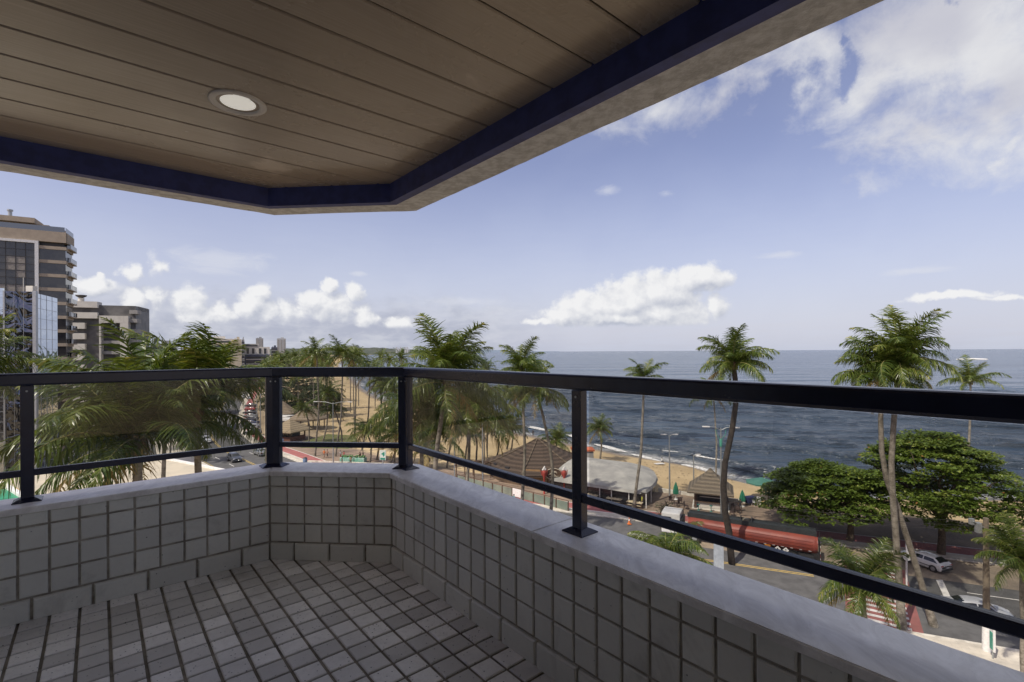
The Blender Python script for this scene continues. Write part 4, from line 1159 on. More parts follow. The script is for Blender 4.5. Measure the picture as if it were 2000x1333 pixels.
mb = MB(); cpx = sum((Vector(p) for p in pp), Vector()) / 4; mb.prism([((p.x - cpx.x) * .9 + cpx.x, (p.y - cpx.y) * .9 + cpx.y) for p in pp], 0, 2.9); o = mb.build('wall', m_conc2, ter2)
aw = empty('blue_awning', G(110, 880), 0, 'royal blue boat-shaped awning behind the left palm trunk', 'awning')
mb = MB(); ring = []
for k in range(20):
    a = 2 * math.pi * k / 20; ring.append((math.cos(a) * 7 * (1 if math.cos(a) > 0 else 1.25), math.sin(a) * 3.4))
vs = [(x * .8, y * .7, 3.5) for x, y in ring] + [(x, y, 5.6 + abs(x) * .08) for x, y in ring]
mb.add(vs, [[k, (k + 1) % 20, 20 + (k + 1) % 20, 20 + k] for k in range(20)] + [list(range(20))], 0); mb.build('canvas', M_('royal_blue_canvas', (.035, .035, .22), (.025, .025, .15), .6, .7), aw)
mb = MB(); mb.tube([(x, y, 5.65 + abs(x) * .08) for x, y in ring] + [(ring[0][0], ring[0][1], 5.65 + abs(ring[0][0]) * .08)], .16, 6); mb.build('rim', m_tan, aw)
mb = MB()
for x in (-5, 0, 5): mb.cyl((x, 0, 0), .12, 3.6, 8)
mb.build('leg', m_white, aw)
for i, (px, py, w, dpt, h, lb, mt) in enumerate([(95, 845, 12, 10, 5, 'small grey kiosk below the mirror building', m_conc2), (150, 800, 20, 12, 4.2, 'low cream shop building behind the left palm crown', m_wht), (225, 790, 26, 14, 5.5, 'wide low shop row behind the left palm trunk', m_beige), (30, 820, 14, 10, 6.5, 'dark glazed entrance block at the left frame edge', m_slate)]):
    q = G(px, py); r = empty('shop_building', q, R(20), lb, 'building')
    mb = MB(); mb.box((0, 0, h / 2), (w, dpt, h)); mb.box((0, 0, h + .2), (w + .8, dpt + .8, .35)); mb.build('wall', mt, r)
    mb = MB()
    for k in range(int(w / 3)): mb.box((-w / 2 + 1.6 + k * 3, -dpt / 2 - .03, 1.5), (2.2, .1, 2.4))
    mb.build('shop_window', m_glassdk, r)

# ------------------------------------------------------------------ beach restaurants and kiosks
def mat_thatch(name, c1, c2):
    m, nt, b = new_mat(name)
    v = objco(nt); sp = nt.nodes.new('ShaderNodeSeparateXYZ'); nt.links.new(v, sp.inputs[0])
    n = tex_noise(nt, 6, 8, .7, v); ln = mth(nt, 'SINE', mth(nt, 'ADD', mth(nt, 'MULTIPLY', sp.outputs[2], 15), mth(nt, 'MULTIPLY', n, 3)))
    c = mixc(nt, sstep(nt, mth(nt, 'ADD', mth(nt, 'MULTIPLY', ln, .22), n), .35, .75), c2, c1)
    nt.links.new(c, b.inputs['Base Color']); b.inputs['Roughness'].default_value = .95
    add_bump(nt, b, mth(nt, 'ADD', mth(nt, 'MULTIPLY', ln, .3), n), .9, .08)
    return m
m_thatch = mat_thatch('dark_thatch', (.115, .082, .060), (.060, .043, .032)); m_thatch2 = mat_thatch('pale_thatch', (.30, .235, .165), (.19, .15, .105))
m_ochre = M_('ochre_wall', (.50, .38, .22), (.40, .30, .18), .8, .85); m_wood = M_('dark_wood', (.13, .08, .05), (.08, .05, .035), 2, .8)
def cone_roof(mb, c, r, z0, z1, n=12, a0=0.0, sub=6, sag=.35, ecc=1.0):
    rows = []
    for j in range(sub + 1):
        t = j / sub; rr = r * (1 - t) + .25 * t; z = z0 + (z1 - z0) * (t - sag * math.sin(math.pi * t) * .18)
        rows.append([(c[0] + rr * math.cos(a0 + 2 * math.pi * k / n) * ecc, c[1] + rr * math.sin(a0 + 2 * math.pi * k / n), z) for k in range(n)])
    vs = [q for r_ in rows for q in r_]
    mb.add(vs, [[j * n + k, j * n + (k + 1) % n, (j + 1) * n + (k + 1) % n, (j + 1) * n + k] for j in range(sub) for k in range(n)] + [list(range(sub * n, sub * n + n))], 0)
    mb.add([(x, y, z - .35) for (x, y, z) in rows[0]] + rows[0], [[k, (k + 1) % n, n + (k + 1) % n, n + k] for k in range(n)] + [list(reversed(range(n)))], 0)
# big thatched restaurant: eaves span 962..1160 px, apex at (1048, 857)
Dr = 80 * K
rc0 = Vector((P(1050, 900, Dr).x, Dr)); rad = 8.9 * K
zap = P(1048, 858, Dr).z; zev = P(1048, 929, Dr - 8.5 * K).z
rest = empty('thatched_restaurant', (rc0.x, rc0.y, 0), 0, 'round restaurant under a big dark thatched roof at the beach edge', 'restaurant')
mb = MB(); cone_roof(mb, (0, 0), rad, zev, zap, 12, .2, 8); mb.build('thatched_roof', m_thatch, rest)
mb = MB()
for k in range(0, 12, 2):
    a = .2 + 2 * math.pi * k / 12; pts = []
    for j in range(9):
        t = j / 8; rr = rad * (1 - t) + .25 * t; pts.append((rr * math.cos(a), rr * math.sin(a), zev + (zap - zev) * (t - .35 * math.sin(math.pi * t) * .18) + .08))
    mb.tube(pts, .12, 6)
mb.build('ridge_roll', mat_thatch('ridge_thatch', (.20, .155, .11), (.11, .085, .06)), rest)
mb = MB(); n_ = 24; arc = [(math.cos(math.pi * (1.02 + k * .034)) * (rad - 1.6), math.sin(math.pi * (1.02 + k * .034)) * (rad - 1.6)) for k in range(17)]
mb.prism(arc + [(0, 0)], 0, zev + .2); mb.build('wall', m_ochre, rest)
mb = MB()
for k in (2, 5): 
    a = math.pi * (1.05 + k * .045); mb.box((math.cos(a) * (rad - 1.52), math.sin(a) * (rad - 1.52), 2.4), (.9, .3, .8), a + math.pi / 2)
mb.build('window', m_dark, rest)
mb = MB(); a = math.pi * 1.45
for w_, o_ in ((2.6, -1.56),): mb.box((math.cos(a) * (rad + o_), math.sin(a) * (rad + o_), 1.4), (w_, .2, 2.7), a + math.pi / 2)
o = mb.build('door', M_('varnished_door', (.42, .26, .12), (.34, .20, .09), 2, .6), rest)
mb = MB(); 
for k in range(9):
    a = math.pi * (1.60 + k * .05); mb.box((math.cos(a) * (rad - .7), math.sin(a) * (rad - .7), zev / 2), (.22, .22, zev), a)
mb.build('post', m_wood, rest)
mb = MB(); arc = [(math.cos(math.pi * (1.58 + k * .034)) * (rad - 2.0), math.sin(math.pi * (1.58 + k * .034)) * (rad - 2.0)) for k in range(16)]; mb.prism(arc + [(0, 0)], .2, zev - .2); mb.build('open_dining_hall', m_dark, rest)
# oval sign with a pale emblem, tied to the restaurant front
sp_ = P(1081, 926, 69 * K); osn = empty('oval_sign', sp_, 0, 'oval dark sign with pale bird-like emblem at the restaurant entrance', 'sign')
mb = MB(); ring = [(math.cos(t) * 1.35, 0, math.sin(t) * .92) for t in [2 * math.pi * k / 28 for k in range(28)]]
mb.add([(x, -.05, z) for x, y, z in ring] + [(x, .05, z) for x, y, z in ring], [list(range(28)), list(reversed(range(28, 56)))] + [[k, 28 + k, 28 + (k + 1) % 28, (k + 1) % 28] for k in range(28)], 0); mb.build('panel', m_wood, osn)
mb = MB(); mb.tube([(x * .93, -.08, z * .92) for x, y, z in ring] + [(ring[0][0] * .93, -.08, 0)], .06, 6)
mb.tube([(-.85, -.08, -.15), (-.4, -.08, .05), (0, -.08, .32), (.42, -.08, .28), (.55, -.08, .05)], [.03, .09, .13, .11, .04], 6); mb.tube([(-.1, -.08, .3), (.1, -.08, -.15), (.4, -.08, -.4), (.8, -.08, -.35)], [.1, .14, .09, .03], 6); mb.tube([(-.7, -.08, -.45), (-.2, -.08, -.35), (.2, -.08, -.42)], .05, 6)
mb.build('emblem', M_('cream_paint', (.62, .56, .42), (.55, .5, .4), 3, .7), osn)
mb = MB(); mb.cyl((-.9, 0, -sp_.z), .09, sp_.z - .6, 8); mb.cyl((.9, 0, -sp_.z), .09, sp_.z - .6, 8); mb.build('post', m_wood, osn)
for i, px in enumerate((1063, 1102)):
    q = P(px, 958, 68.5 * K); q.z = 0; zt = P(px, 910, 68.5 * K).z
    st = empty('ice_cream_figure', q, 0, ['white and red figure post left of the oval sign', 'red figure post with white curled top right of the oval sign'][i], 'figure', 'figure posts at the restaurant entrance')
    mb = MB(); mb.lathe([(.16, 0), (.12, 1.2), (.14, zt * .55), (.26, zt * .7), (.36, zt * .82), (.16, zt * .84)], n=12); mb.tube([(.1, 0, zt * .62), (.4, 0, zt * .72), (.5, 0, zt * .86)], [.1, .1, .05], 8); mb.tube([(-.1, 0, zt * .62), (-.4, 0, zt * .72), (-.5, 0, zt * .84)], [.1, .1, .05], 8); mb.build('red_body', M_('red_figure_paint', (.42, .07, .05), (.34, .05, .04), 3, .6), st)
    mb = MB()
    for (x, z, r) in ((-.16, .86, .2), (.16, .87, .2), (0, .91, .22), (.06, .96, .14)): mb.lathe([(.01, -r), (r * .7, -r * .7), (r, 0), (r * .7, r * .7), (.01, r)], (x, 0, zt * z), 10)
    mb.build('white_top', m_white, st)
# glass balustrade of the terrace left of the restaurant, with dark posts; white banner
bl = empty('terrace_fence', G(880, 940), 0, 'glass and dark post fence along the restaurant terrace', 'fence')
world_parts(bl)
pa = Vector(G(893, 944).xy); pb = Vector(G(1110, 1000).xy); d = (pb - pa); L = d.length; d.normalize()
for i in range(12):
    q = pa + d * (L * i / 11); mb = MB(); mb.box((q.x, q.y, .75), (.12, .12, 1.5), math.atan2(d.y, d.x)); o = mb.build('post', m_wood, bl)
m_greenglass = M_('greenish_glass', (.20, .24, .19), (.14, .17, .14), .5, .15)
for i in range(11):
    if i == 6: continue
    q0 = pa + d * (L * (i + .06) / 11); q1 = pa + d * (L * (i + .94) / 11); n = Vector((-d.y, d.x)) * .02; mb = MB(); mb.prism([q0 - n, q1 - n, q1 + n, q0 + n], .15, 1.3); o = mb.build('glass_panel', m_greenglass, bl)
mb = MB(); mb.tube([(*pa, 1.5), (*pb, 1.5)], .05, 6); o = mb.build('top_rail', m_wood, bl)
q0 = pa + d * (L * 6.05 / 11) ; q1 = pa + d * (L * 6.97 / 11); n = Vector((d.y, -d.x)) * .05
bn = empty('white_banner', (*q0, 0), 0, 'blank white banner fixed to the terrace fence', 'banner'); mb = MB(); mb.prism([Vector((0, 0)), q1 - q0, q1 - q0 + n, n], .25, 1.45); mb.build('cloth', m_white, bn)
mb = MB(); mb.cyl((0, 0, 0), .04, 1.5, 6); mb.build('pole', m_wood, bn)
# timber pergola behind the fence
pg = empty('timber_pergola', G(925, 935), R(-25), 'small dark timber pergola at the left end of the terrace fence', 'pergola')
mb = MB()
for x in (-2.6, -.9, .9, 2.6):
    for y in (-1.4, 1.4): mb.box((x, y, 1.3), (.14, .14, 2.6))
mb.build('post', m_wood, pg)
mb = MB()
for x in (-2.6, -.9, .9, 2.6): mb.tube([(x, -1.9, 2.4), (x, 0, 3.2), (x, 1.9, 2.4)], .08, 5)
for y, z in ((-1.4, 2.65), (0, 3.2), (1.4, 2.65)): mb.tube([(-3, y, z), (3, y, z)], .07, 5)
mb.build('rafter', m_wood, pg)

# tent restaurant
def W2(px, py, z=0): 
    p = G(px, py, z); return Vector((p.x, p.y))
A_ = W2(1120, 971); B_ = W2(1262, 995); dd = (B_ - A_).normalized(); nn = Vector((-dd.y, dd.x)); nn = nn if nn.y > 0 else -nn
tent = empty('tent_restaurant', (A_.x, A_.y, 0), 0, 'restaurant tent with pale grey canvas roof and glazed front', 'tent')
LT = (B_ - A_).length
def TP3(a, o_, z): q = dd * a + nn * o_; return (q.x, q.y, z)
foot = [(-4, -.3)] + [(x, -.3) for x in (-1, 2, 5, 8)] + [(LT - .9, -.2), (LT - .2, .9), (LT - .1, 3), (LT - .3, 6), (LT - .9, 9), (LT - 2.2, 12), (LT - 4, 14.6), (LT - 6, 15.8), (4, 16.2), (-4, 16.2)]
mb = MB(); rows = []; TT = [0, .02, .16, .34, .6, .85, 1.0]
for t_ in TT:
    row = []
    for (x, y) in foot:
        rx = max(-4, min(x, 3.0)); ry = 8.0; zz = 2.35 + 1.45 * (1 - (1 - t_) ** 1.7) if t_ > 0 else 2.0
        row.append(TP3(x + (rx - x) * t_, y + (ry - y) * t_, zz))
    rows.append(row)
n_ = len(foot); vs = [q for r_ in rows for q in r_]
mb.add(vs, [[i * n_ + k, i * n_ + k + 1, (i + 1) * n_ + k + 1, (i + 1) * n_ + k] for i in range(len(TT) - 1) for k in range(n_ - 1)], 0, False)
def mat_canvas():
    mm = M_('grey_white_canvas', (.43, .42, .38), (.30, .295, .275), .45, .8, 0, .3, .05, 1.5); return mm
mb.build('canvas_roof', mat_canvas(), tent)
mb = MB()
for a in (2.0, 4.2, 6.0, 8.6, LT):
    if 1:
        x, y, _ = TP3(a, .05, 0); mb.box((x, y, 1.05), (.12, .12, 2.1), math.atan2(dd.y, dd.x))
x, y, _ = TP3(LT - .2, 3.0, 0); mb.cyl((x, y, 0), .06, 2.5, 8)
mb.build('white_post', m_white, tent)
mb = MB(); mb.prism([Vector(TP3(x, y, 0)[:2]) for x, y in ((-3.6, .4), (LT - .9, .4), (LT - .6, 3), (LT - 1.4, 9), (LT - 5, 14), (-3.6, 15.0))], .0, 2.1); mb.build('dark_interior', m_glassdk, tent)
mb = MB(); mb.prism([Vector(TP3(0, .12, 0)[:2]), Vector(TP3(LT, .12, 0)[:2]), Vector(TP3(LT, .2, 0)[:2]), Vector(TP3(0, .2, 0)[:2])], 1.95, 2.2); mb.build('fascia', m_frame, tent)
m_cream2 = M_('cream_cloth', (.62, .53, .36), (.5, .42, .28), 3, .8)
for i, a in enumerate((3.0, 6.6, 9.6)):
    x, y, _ = TP3(a, -.5, 0); tb = empty('display_table', (A_.x + x, A_.y + y, .11), math.atan2(dd.y, dd.x), ['left display table set with plates before the tent front', 'middle display table set with plates before the tent front', 'right display table set with plates before the tent front'][i], 'table', 'tables before the tent front')
    mb = MB(); mb.box((0, 0, .78), (2.2, .8, .06)); mb.box((0, -.3, .42), (2.1, .05, .1)); mb.build('top', m_cream2, tb)
    for sx in (-1, 1):
        for sy in (-.3, .3): mb = MB(); mb.box((sx * 1.0, sy, .39), (.07, .07, .72)); mb.build('leg', m_wood, tb)
    mb = MB()
    for k in range(8): mb.cyl((-.9 + k * .26, (-.15 if k % 2 else .15), .81), .1, .14, 8, 0, .05)
    mb.build('tableware', m_cream2, tb)
rdr = empty('red_roof_stall', G(1147, 912), 0, 'small stall with orange-red roof behind the tent', 'stall'); mb = MB(); mb.prism([(-3, -1.5), (1.2, -1.5), (1.2, 1.5), (-3, 1.5)], 3.2, 3.5); mb.build('roof', M_('orange_red_sheet', (.45, .12, .05), (.36, .10, .05), 1, .7), rdr); mb = MB(); mb.prism([(-2.8, -1.3), (1.0, -1.3), (1.0, 1.3), (-2.8, 1.3)], 0, 3.2); mb.build('wall', m_conc2, rdr)

# thatched bar kiosk with stools
kq = G(1388, 990); kio = empty('bar_kiosk', kq, math.atan2(-.39, .92), 'thatched bar kiosk with white counter beside the lamp post', 'kiosk')
def hip_roof(mb, w, d, z0, z1, rw=.15, rd=.15, over=.9):
    x0, y0 = w / 2 + over, d / 2 + over
    vs = [(-x0, -y0, z0), (x0, -y0, z0), (x0, y0, z0), (-x0, y0, z0), (-rw, -rd, z1), (rw, -rd, z1), (rw, rd, z1), (-rw, rd, z1)]
    vs += [(x, y, z - .22) for x, y, z in vs[:4]]
    mb.add(vs, [(0, 1, 5, 4), (1, 2, 6, 5), (2, 3, 7, 6), (3, 0, 4, 7), (4, 5, 6, 7), (8, 9, 1, 0), (9, 10, 2, 1), (10, 11, 3, 2), (11, 8, 0, 3), (11, 10, 9, 8)], 0)
kw, kd = 3.9, 3.4
mb = MB(); hip_roof(mb, kw, kd, 2.55, 5.1, .2, .2, 1.0); mb.lathe([(1.0, 4.45), (.75, 4.7), (.4, 5.1), (.05, 5.45)], n=8); mb.build('thatched_roof', mat_thatch('weathered_thatch', (.20, .165, .12), (.12, .10, .075)), kio)
mb = MB(); mb.box((0, 0, .06), (kw + .9, kd + .9, .16)); mb.box((0, -kd / 2 - .02, .58), (kw * .8, .22, .95)); mb.box((kw / 2, 0, .58), (.22, kd, .95)); mb.build('white_counter', m_wht, kio)
mb = MB(); mb.box((0, -kd / 2 - .1, 1.1), (kw, .55, .09)); mb.box((kw / 2 + .1, 0, 1.1), (.5, kd + .4, .09))
for sx in (-1, 1):
    for sy in (-1, 1): mb.box((sx * kw / 2, sy * kd / 2, 1.35), (.28, .28, 2.5))
mb.build('timber_frame', m_wood, kio)
mb = MB(); mb.box((0, .3, 1.25), (kw - .5, kd - 1.0, 2.3)); mb.build('dark_bar', m_dark, kio)
mb = MB(); mb.box((0, -kd / 2 + .1, 1.75), (kw * .7, .1, .08)); mb.build('shelf', m_white, kio)
for x in (-.35, .25): mb = MB(); mb.box((x - .2, -1.62, 3.55), (.5, .14, .2), 0, 0, Matrix.Rotation(R(-45), 3, 'X')); mb.build('roof_lamp', m_white, kio)
m_teal = M_('teal_stool', (.04, .20, .17), (.03, .15, .13), 3, .5)
rzk = kio.rotation_euler.z; ck, sk = math.cos(rzk), math.sin(rzk)
for i, (x, y) in enumerate(((-1.5, -2.6), (0.1, -2.6), (1.6, -2.6))):
    st = empty('bar_stool', (kq.x + x * ck - y * sk, kq.y + x * sk + y * ck, .11), rzk, ['teal bar stool at the left end of the kiosk counter', 'teal bar stool at the middle of the kiosk counter', 'teal bar stool at the right end of the kiosk counter'][i], 'stool', 'stools at the kiosk counter')
    mb = MB(); mb.lathe([(.02, .74), (.2, .74), (.22, .80), (.02, .82)], n=14); mb.build('seat', m_teal, st)
    mb = MB(); mb.cyl((0, 0, 0), .05, .75, 8); mb.lathe([(.2, 0), (.18, .04), (.03, .06)], n=12); mb.build('pedestal', m_teal, st)

# small hip-roofed kiosk on the promenade (left centre) and the thatched sheds behind it
hk = G(566, 860, 0); hut = empty('promenade_kiosk', hk, R(-20), 'tan hip-roofed kiosk with brick counter beside the cycle path', 'kiosk')
mb = MB(); hip_roof(mb, 5.4, 5.0, 2.6, 5.2, .15, .15, 1.2); mb.build('hip_roof', mat_thatch('tan_tile_roof', (.36, .29, .19), (.27, .215, .14)), hut)
mb = MB(); mb.box((0, -2.4, .6), (5.2, .3, 1.2)); mb.box((-2.5, 0, .6), (.3, 4.8, 1.2)); mb.box((2.5, 0, .6), (.3, 4.8, 1.2)); mb.build('brick_counter', M_('brick_red', (.22, .10, .07), (.15, .07, .05), 4, .85), hut)
mb = MB()
for sx in (-1, 1):
    for sy in (-1, 1): mb.box((sx * 2.5, sy * 2.4, 1.3), (.25, .25, 2.6))
mb.build('post', m_wood, hut)
mb = MB(); mb.box((0, .4, 1.2), (3.4, 2.6, 2.3)); mb.build('dark_bar', m_dark, hut)
mb = MB()
for k in range(6): mb.box((-1.6 + k * .62, -1.0, 1.6), (.4, .1, .5))
mb.build('menu_card', m_cream2, hut)
for i, (px, py, r, z0, z1, lb) in enumerate([(604, 836, 5.5, 3.0, 7.0, 'dark conical thatched shelter among the promenade palms'), (552, 826, 5.0, 3.2, 6.8, 'thatched shelter partly hidden by the corner railing post'), (632, 812, 4.5, 2.8, 6, 'low thatched shelter under the casuarina trees')]):
    q = G(px, py); r_ = empty('thatched_shelter', q, 0, lb, 'shelter'); mb = MB(); cone_roof(mb, (0, 0), r, z0, z1, 10); mb.build('thatched_roof', m_thatch2, r_)
    mb = MB()
    for k in range(5): mb.cyl((math.cos(k * 1.26) * r * .8, math.sin(k * 1.26) * r * .8, 0), .14, z0, 6)
    mb.build('post', m_wood, r_)
for i, (px, py, w, d_, lb) in enumerate([(583, 838, 9, 3.5, 'white flat awning behind the tan kiosk'), (549, 832, 6, 4, 'white awning to the left, beside the corner railing post')]):
    q = G(px, py); r_ = empty('white_awning', q, R(-8), lb, 'awning'); mb = MB(); mb.box((0, 0, 2.9), (w, d_, .25)); mb.box((0, -d_ / 2, 2.7), (w, .06, .5)); mb.build('canvas', m_white, r_)
    mb = MB()
    for sx in (-1, 1):
        for sy in (-1, 1): mb.cyl((sx * w * .47, sy * d_ * .45, 0), .07, 2.8, 6)
    mb.build('pole', m_galv, r_)

# ------------------------------------------------------------------ street lamps, signs, posts
def lamp_post(loc, h, rz, label, arms=2, arm=2.2, group=None, green=False, base=True, fan=False):
    r = empty('street_lamp', loc, rz, label, 'street lamp', group)
    mb = MB(); mb.tube([(0, 0, 0), (0, 0, h * .5), (0, 0, h)], [.13, .10, .07], 10); mb.build('pole', m_galv, r)
    for k in range(arms):
        s = 1 if k == 0 else -1
        mb = MB(); mb.tube([(0, 0, h - .3), (s * arm * .5, 0, h + .05), (s * arm, 0, h + .1)], .045, 6); a = mb.build('arm', m_galv, r)
        mb = MB(); mb.bbox((s * (arm + .35), 0, h + .08), (.85, .32, .14), .05); mb.build('lamp_head', m_white, a)
    if green:
        mb = MB(); mb.lathe([(.15, h - 2.2), (.17, h - 1.4), (.12, h - 1.3)], n=10); mb.tube([(0, 0, h - 1.6), (.5, 0, h - .7), (.55, 0, h - .2)], .035, 6); mb.tube([(0, 0, h - 1.6), (-.5, 0, h - .7), (-.55, 0, h - .2)], .035, 6); mb.build('green_bracket', m_lampgreen, r)
    return r
def hz(px, top, D): return P(px, top, D).z
q = G(1409, 1048); lamp_post(q, hz(1409, 836, q.y), R(-15), 'tall double-arm street lamp with green bracket behind the truck', 2, 1.3, None, True)
q = G(1404, 1162); zt = P(1404, 1050, q.y).z
pst = empty('painted_post', q, 0, 'pale blue and white painted post at the near pavement below the rail', 'post'); mb = MB(); mb.box((0, 0, zt / 2 + .6), (.7, .5, zt - 1.2)); mb.build('white_shaft', M_('pale_blue_paint', (.40, .44, .48), (.30, .34, .38), 2, .7), pst); mb = MB(); mb.box((0, 0, .62), (.76, .55, 1.2)); mb.build('teal_base', M_('teal_paint', (.10, .34, .36), (.08, .28, .30), 2, .7), pst)
q = G(1308, 975); lamp_post(q, hz(1308, 850, q.y), R(0), 'slim lamp on the beach edge right of the tent', 2, .5)
q = G(1355, 952, -1); lamp_post(q, hz(1355, 889, q.y) + 1, R(0), 'short slim lamp standing on the sand behind the kiosk', 1, .4)
q = G(651, 912); lamp_post(q, hz(651, 786, q.y), R(172), 'double-arm promenade street lamp in front of the palms', 2, 3.2)
q = G(509, 872); lamp_post(q, hz(509, 770, q.y), R(10), 'lamp just left of the corner railing post', 1, 1.0, 'lamps along the cycle path')
q = G(502, 850); lamp_post(q, hz(502, 762, q.y), R(190), 'farther of the two lamps left of the corner post', 1, 1.0, 'lamps along the cycle path')
q = G(943, 950); r = lamp_post(q, hz(943, 800, q.y), R(20), 'bright steel mast rising left of the thatched restaurant', 1, 1.4)
q = G(946, 908, -.5); lamp_post(q, hz(946, 790, q.y), R(20), 'grey mast close behind the bright steel mast', 1, .8)
q = G(888, 932); lamp_post(q, hz(888, 862, q.y), R(195), 'short lamp with a long left arm on the sandy terrace', 1, 2.6)
q = G(1945, 1262); w0 = hz(1945, 1040, q.y)
up = empty('utility_pole', G(1927, 1274), 0, 'wooden utility pole with whitewashed foot on the near pavement', 'utility pole')
q = up.location; w0 = hz(1927, 1012, q.y)
mb = MB(); mb.tube([(0, 0, 2.3), (0, 0, w0 * .6), (0, 0, w0)], [.22, .19, .16], 12); mb.build('shaft', M_('weathered_pole', (.22, .18, .13), (.15, .12, .09), 3, .9), up)
mb = MB(); mb.cyl((0, 0, 0), .27, 2.3, 12, 0, .25); mb.build('whitewashed_foot', m_white, up)
mb = MB(); mb.bbox((-.55, 0, w0 - .7), (.32, .3, .75), .04); mb.bbox((-.9, .15, w0 - .3), (.3, .25, .45), .04); mb.tube([(-.9, 0, w0 - .25), (.2, 0, w0 - .9), (1.9, 0, w0 - 2.3)], .05, 6); mb.build('equipment_box', m_galv, up)
q = G(1939, 1290); sg = empty('street_sign', q, R(-20), 'green-backed white panel sign beside the utility pole', 'sign'); mb = MB(); mb.bbox((0, 0, 1.6), (.14, .5, 1.9), .04); mb.build('panel', m_white, sg); mb = MB(); mb.box((-.085, 0, 1.4), (.02, .36, 1.2)); mb.build('green_face', m_lampgreen, sg); mb = MB(); mb.cyl((0, 0, 0), .05, .7, 8); mb.build('pole', m_galv, sg)
q = G(1771, 1162); tl = empty('crossing_sign', q, 0, 'white pole with round sign at the crosswalk', 'sign'); zt = P(1768, 1046, q.y).z
mb = MB(); mb.cyl((0, 0, 0), .075, zt, 10); mb.build('pole', m_white, tl); mb = MB(); mb.tube([(0, -.09, zt * .66), (0, -.13, zt * .66)], .42, 20); mb.build('disc', m_white, tl); mb = MB(); mb.tube([(0, -.131, zt * .66), (0, -.15, zt * .66)], .15, 12); mb.build('black_symbol', m_black, tl)
q = G(748, 918); bs = empty('advert_board', q, R(-14), 'upright advertising board with green arrow design on the promenade', 'sign'); zt = P(748, 880, q.y).z; zb = P(748, 899, q.y).z; ww = 13 / F * q.y
mb = MB(); mb.box((0, 0, (zt + zb) / 2), (ww, .18, zt - zb)); mb.build('panel', M_('pale_board', (.55, .60, .55), (.48, .53, .48), 2, .5), bs)
mb = MB(); z0, h_ = zb, zt - zb; mb.box((0, -.1, z0 + h_ * .14), (ww * .8, .02, h_ * .2)); mb.add([(-ww * .32, -.1, z0 + h_ * .62), (ww * .30, -.1, z0 + h_ * .88), (ww * .34, -.1, z0 + h_ * .5), (ww * .1, -.1, z0 + h_ * .34), (0, -.1, z0 + h_ * .55)], [(0, 1, 2, 3, 4)], 0); mb.build('green_design', M_('sign_green', (.02, .22, .15), (.02, .18, .12), 2, .5), bs)
mb = MB(); mb.cyl((0, 0, 0), .12, zb, 8); mb.build('post', m_galv, bs)

# overhead power cables
m_wire = M_('black_cable', (.02, .02, .02), (.03, .03, .03), 2, .8)
for i, (ya, yb) in enumerate(((905, 934), (912, 943), (919, 950))):
    a = P(850, ya, 60 * K); b = Vector((up.location.x, up.location.y, w0 - .3 - i * .35)); mb = MB()
    pts = [a.lerp(b, t) - Vector((0, 0, 1.2 * math.sin(math.pi * t))) for t in [k / 24 for k in range(25)]]; mb.tube(pts, .012, 5)
    tag(mb.build('power_cable', m_wire), ['highest of the three thin black cables above the road', 'middle one of the three thin black cables above the road', 'lowest of the three thin black cables above the road'][i], 'cable', 'cables above the road')

# parasols, chairs and tables on the promenade
m_gpar = M_('green_parasol', (.02, .19, .11), (.015, .14, .08), 3, .8); m_gpar2 = M_('grey_green_parasol', (.07, .20, .16), (.05, .16, .13), 1, .8)
def closed_parasol(q, h, lb):
    r = empty('closed_parasol', q, 0, lb, 'parasol', 'closed green parasols'); mb = MB(); mb.cyl((0, 0, 0), .05, h, 8); mb.lathe([(.3, 0), (.28, .1), (.05, .12)], n=10); mb.build('pole', m_white, r)
    mb = MB(); n = 16; rows = []
    for (rr, z) in ((.12, h * .30), (.42, h * .34), (.40, h * .5), (.28, h * .75), (.12, h * .93), (.02, h * 1.03)): rows.append([(rr * (1 if k % 2 else .72) * math.cos(2 * math.pi * k / n), rr * (1 if k % 2 else .72) * math.sin(2 * math.pi * k / n), z) for k in range(n)])
    vs = [p for r_ in rows for p in r_]; mb.add(vs, [[j * n + k, j * n + (k + 1) % n, (j + 1) * n + (k + 1) % n, (j + 1) * n + k] for j in range(5) for k in range(n)], 0); mb.build('folded_canopy', m_gpar, r)
q = G(1320, 976, .1); closed_parasol(q, hz(1320, 944, q.y), 'closed green parasol left of the bar kiosk')
q = G(1450, 990, .1); closed_parasol(q, hz(1450, 959, q.y), 'closed green parasol by the beach wall right of the dark palm trunk')
q = G(1488, 972, -.3); op = empty('open_parasol', q, 0, 'wide open grey-green parasol on the sand by the big tree', 'parasol'); zt = 2.7
mb = MB(); mb.cyl((0, 0, 0), .06, zt, 8); mb.build('pole', m_white, op)
mb = MB(); n = 8; vs = [(0, 0, zt + .35)] + [(2.3 * math.cos(2 * math.pi * k / n), 2.3 * math.sin(2 * math.pi * k / n), zt - .35) for k in range(n)] + [(2.3 * math.cos(2 * math.pi * k / n), 2.3 * math.sin(2 * math.pi * k / n), zt - .55) for k in range(n)]
mb.add(vs, [(0, 1 + k, 1 + (k + 1) % n) for k in range(n)] + [(1 + k, 9 + k, 9 + (k + 1) % n, 1 + (k + 1) % n) for k in range(n)], 0); mb.build('canopy', m_gpar2, op)
def plastic_chair_mesh():
    mb = MB(); mb.bbox((0, 0, .43), (.5, .48, .05), .015); seat = mb
    b = MB(); b.bbox((0, .24, .68), (.48, .05, .5), .015); b.bbox((-.25, 0, .62), (.04, .46, .04), .01); b.bbox((.25, 0, .62), (.04, .46, .04), .01)
    return seat, b
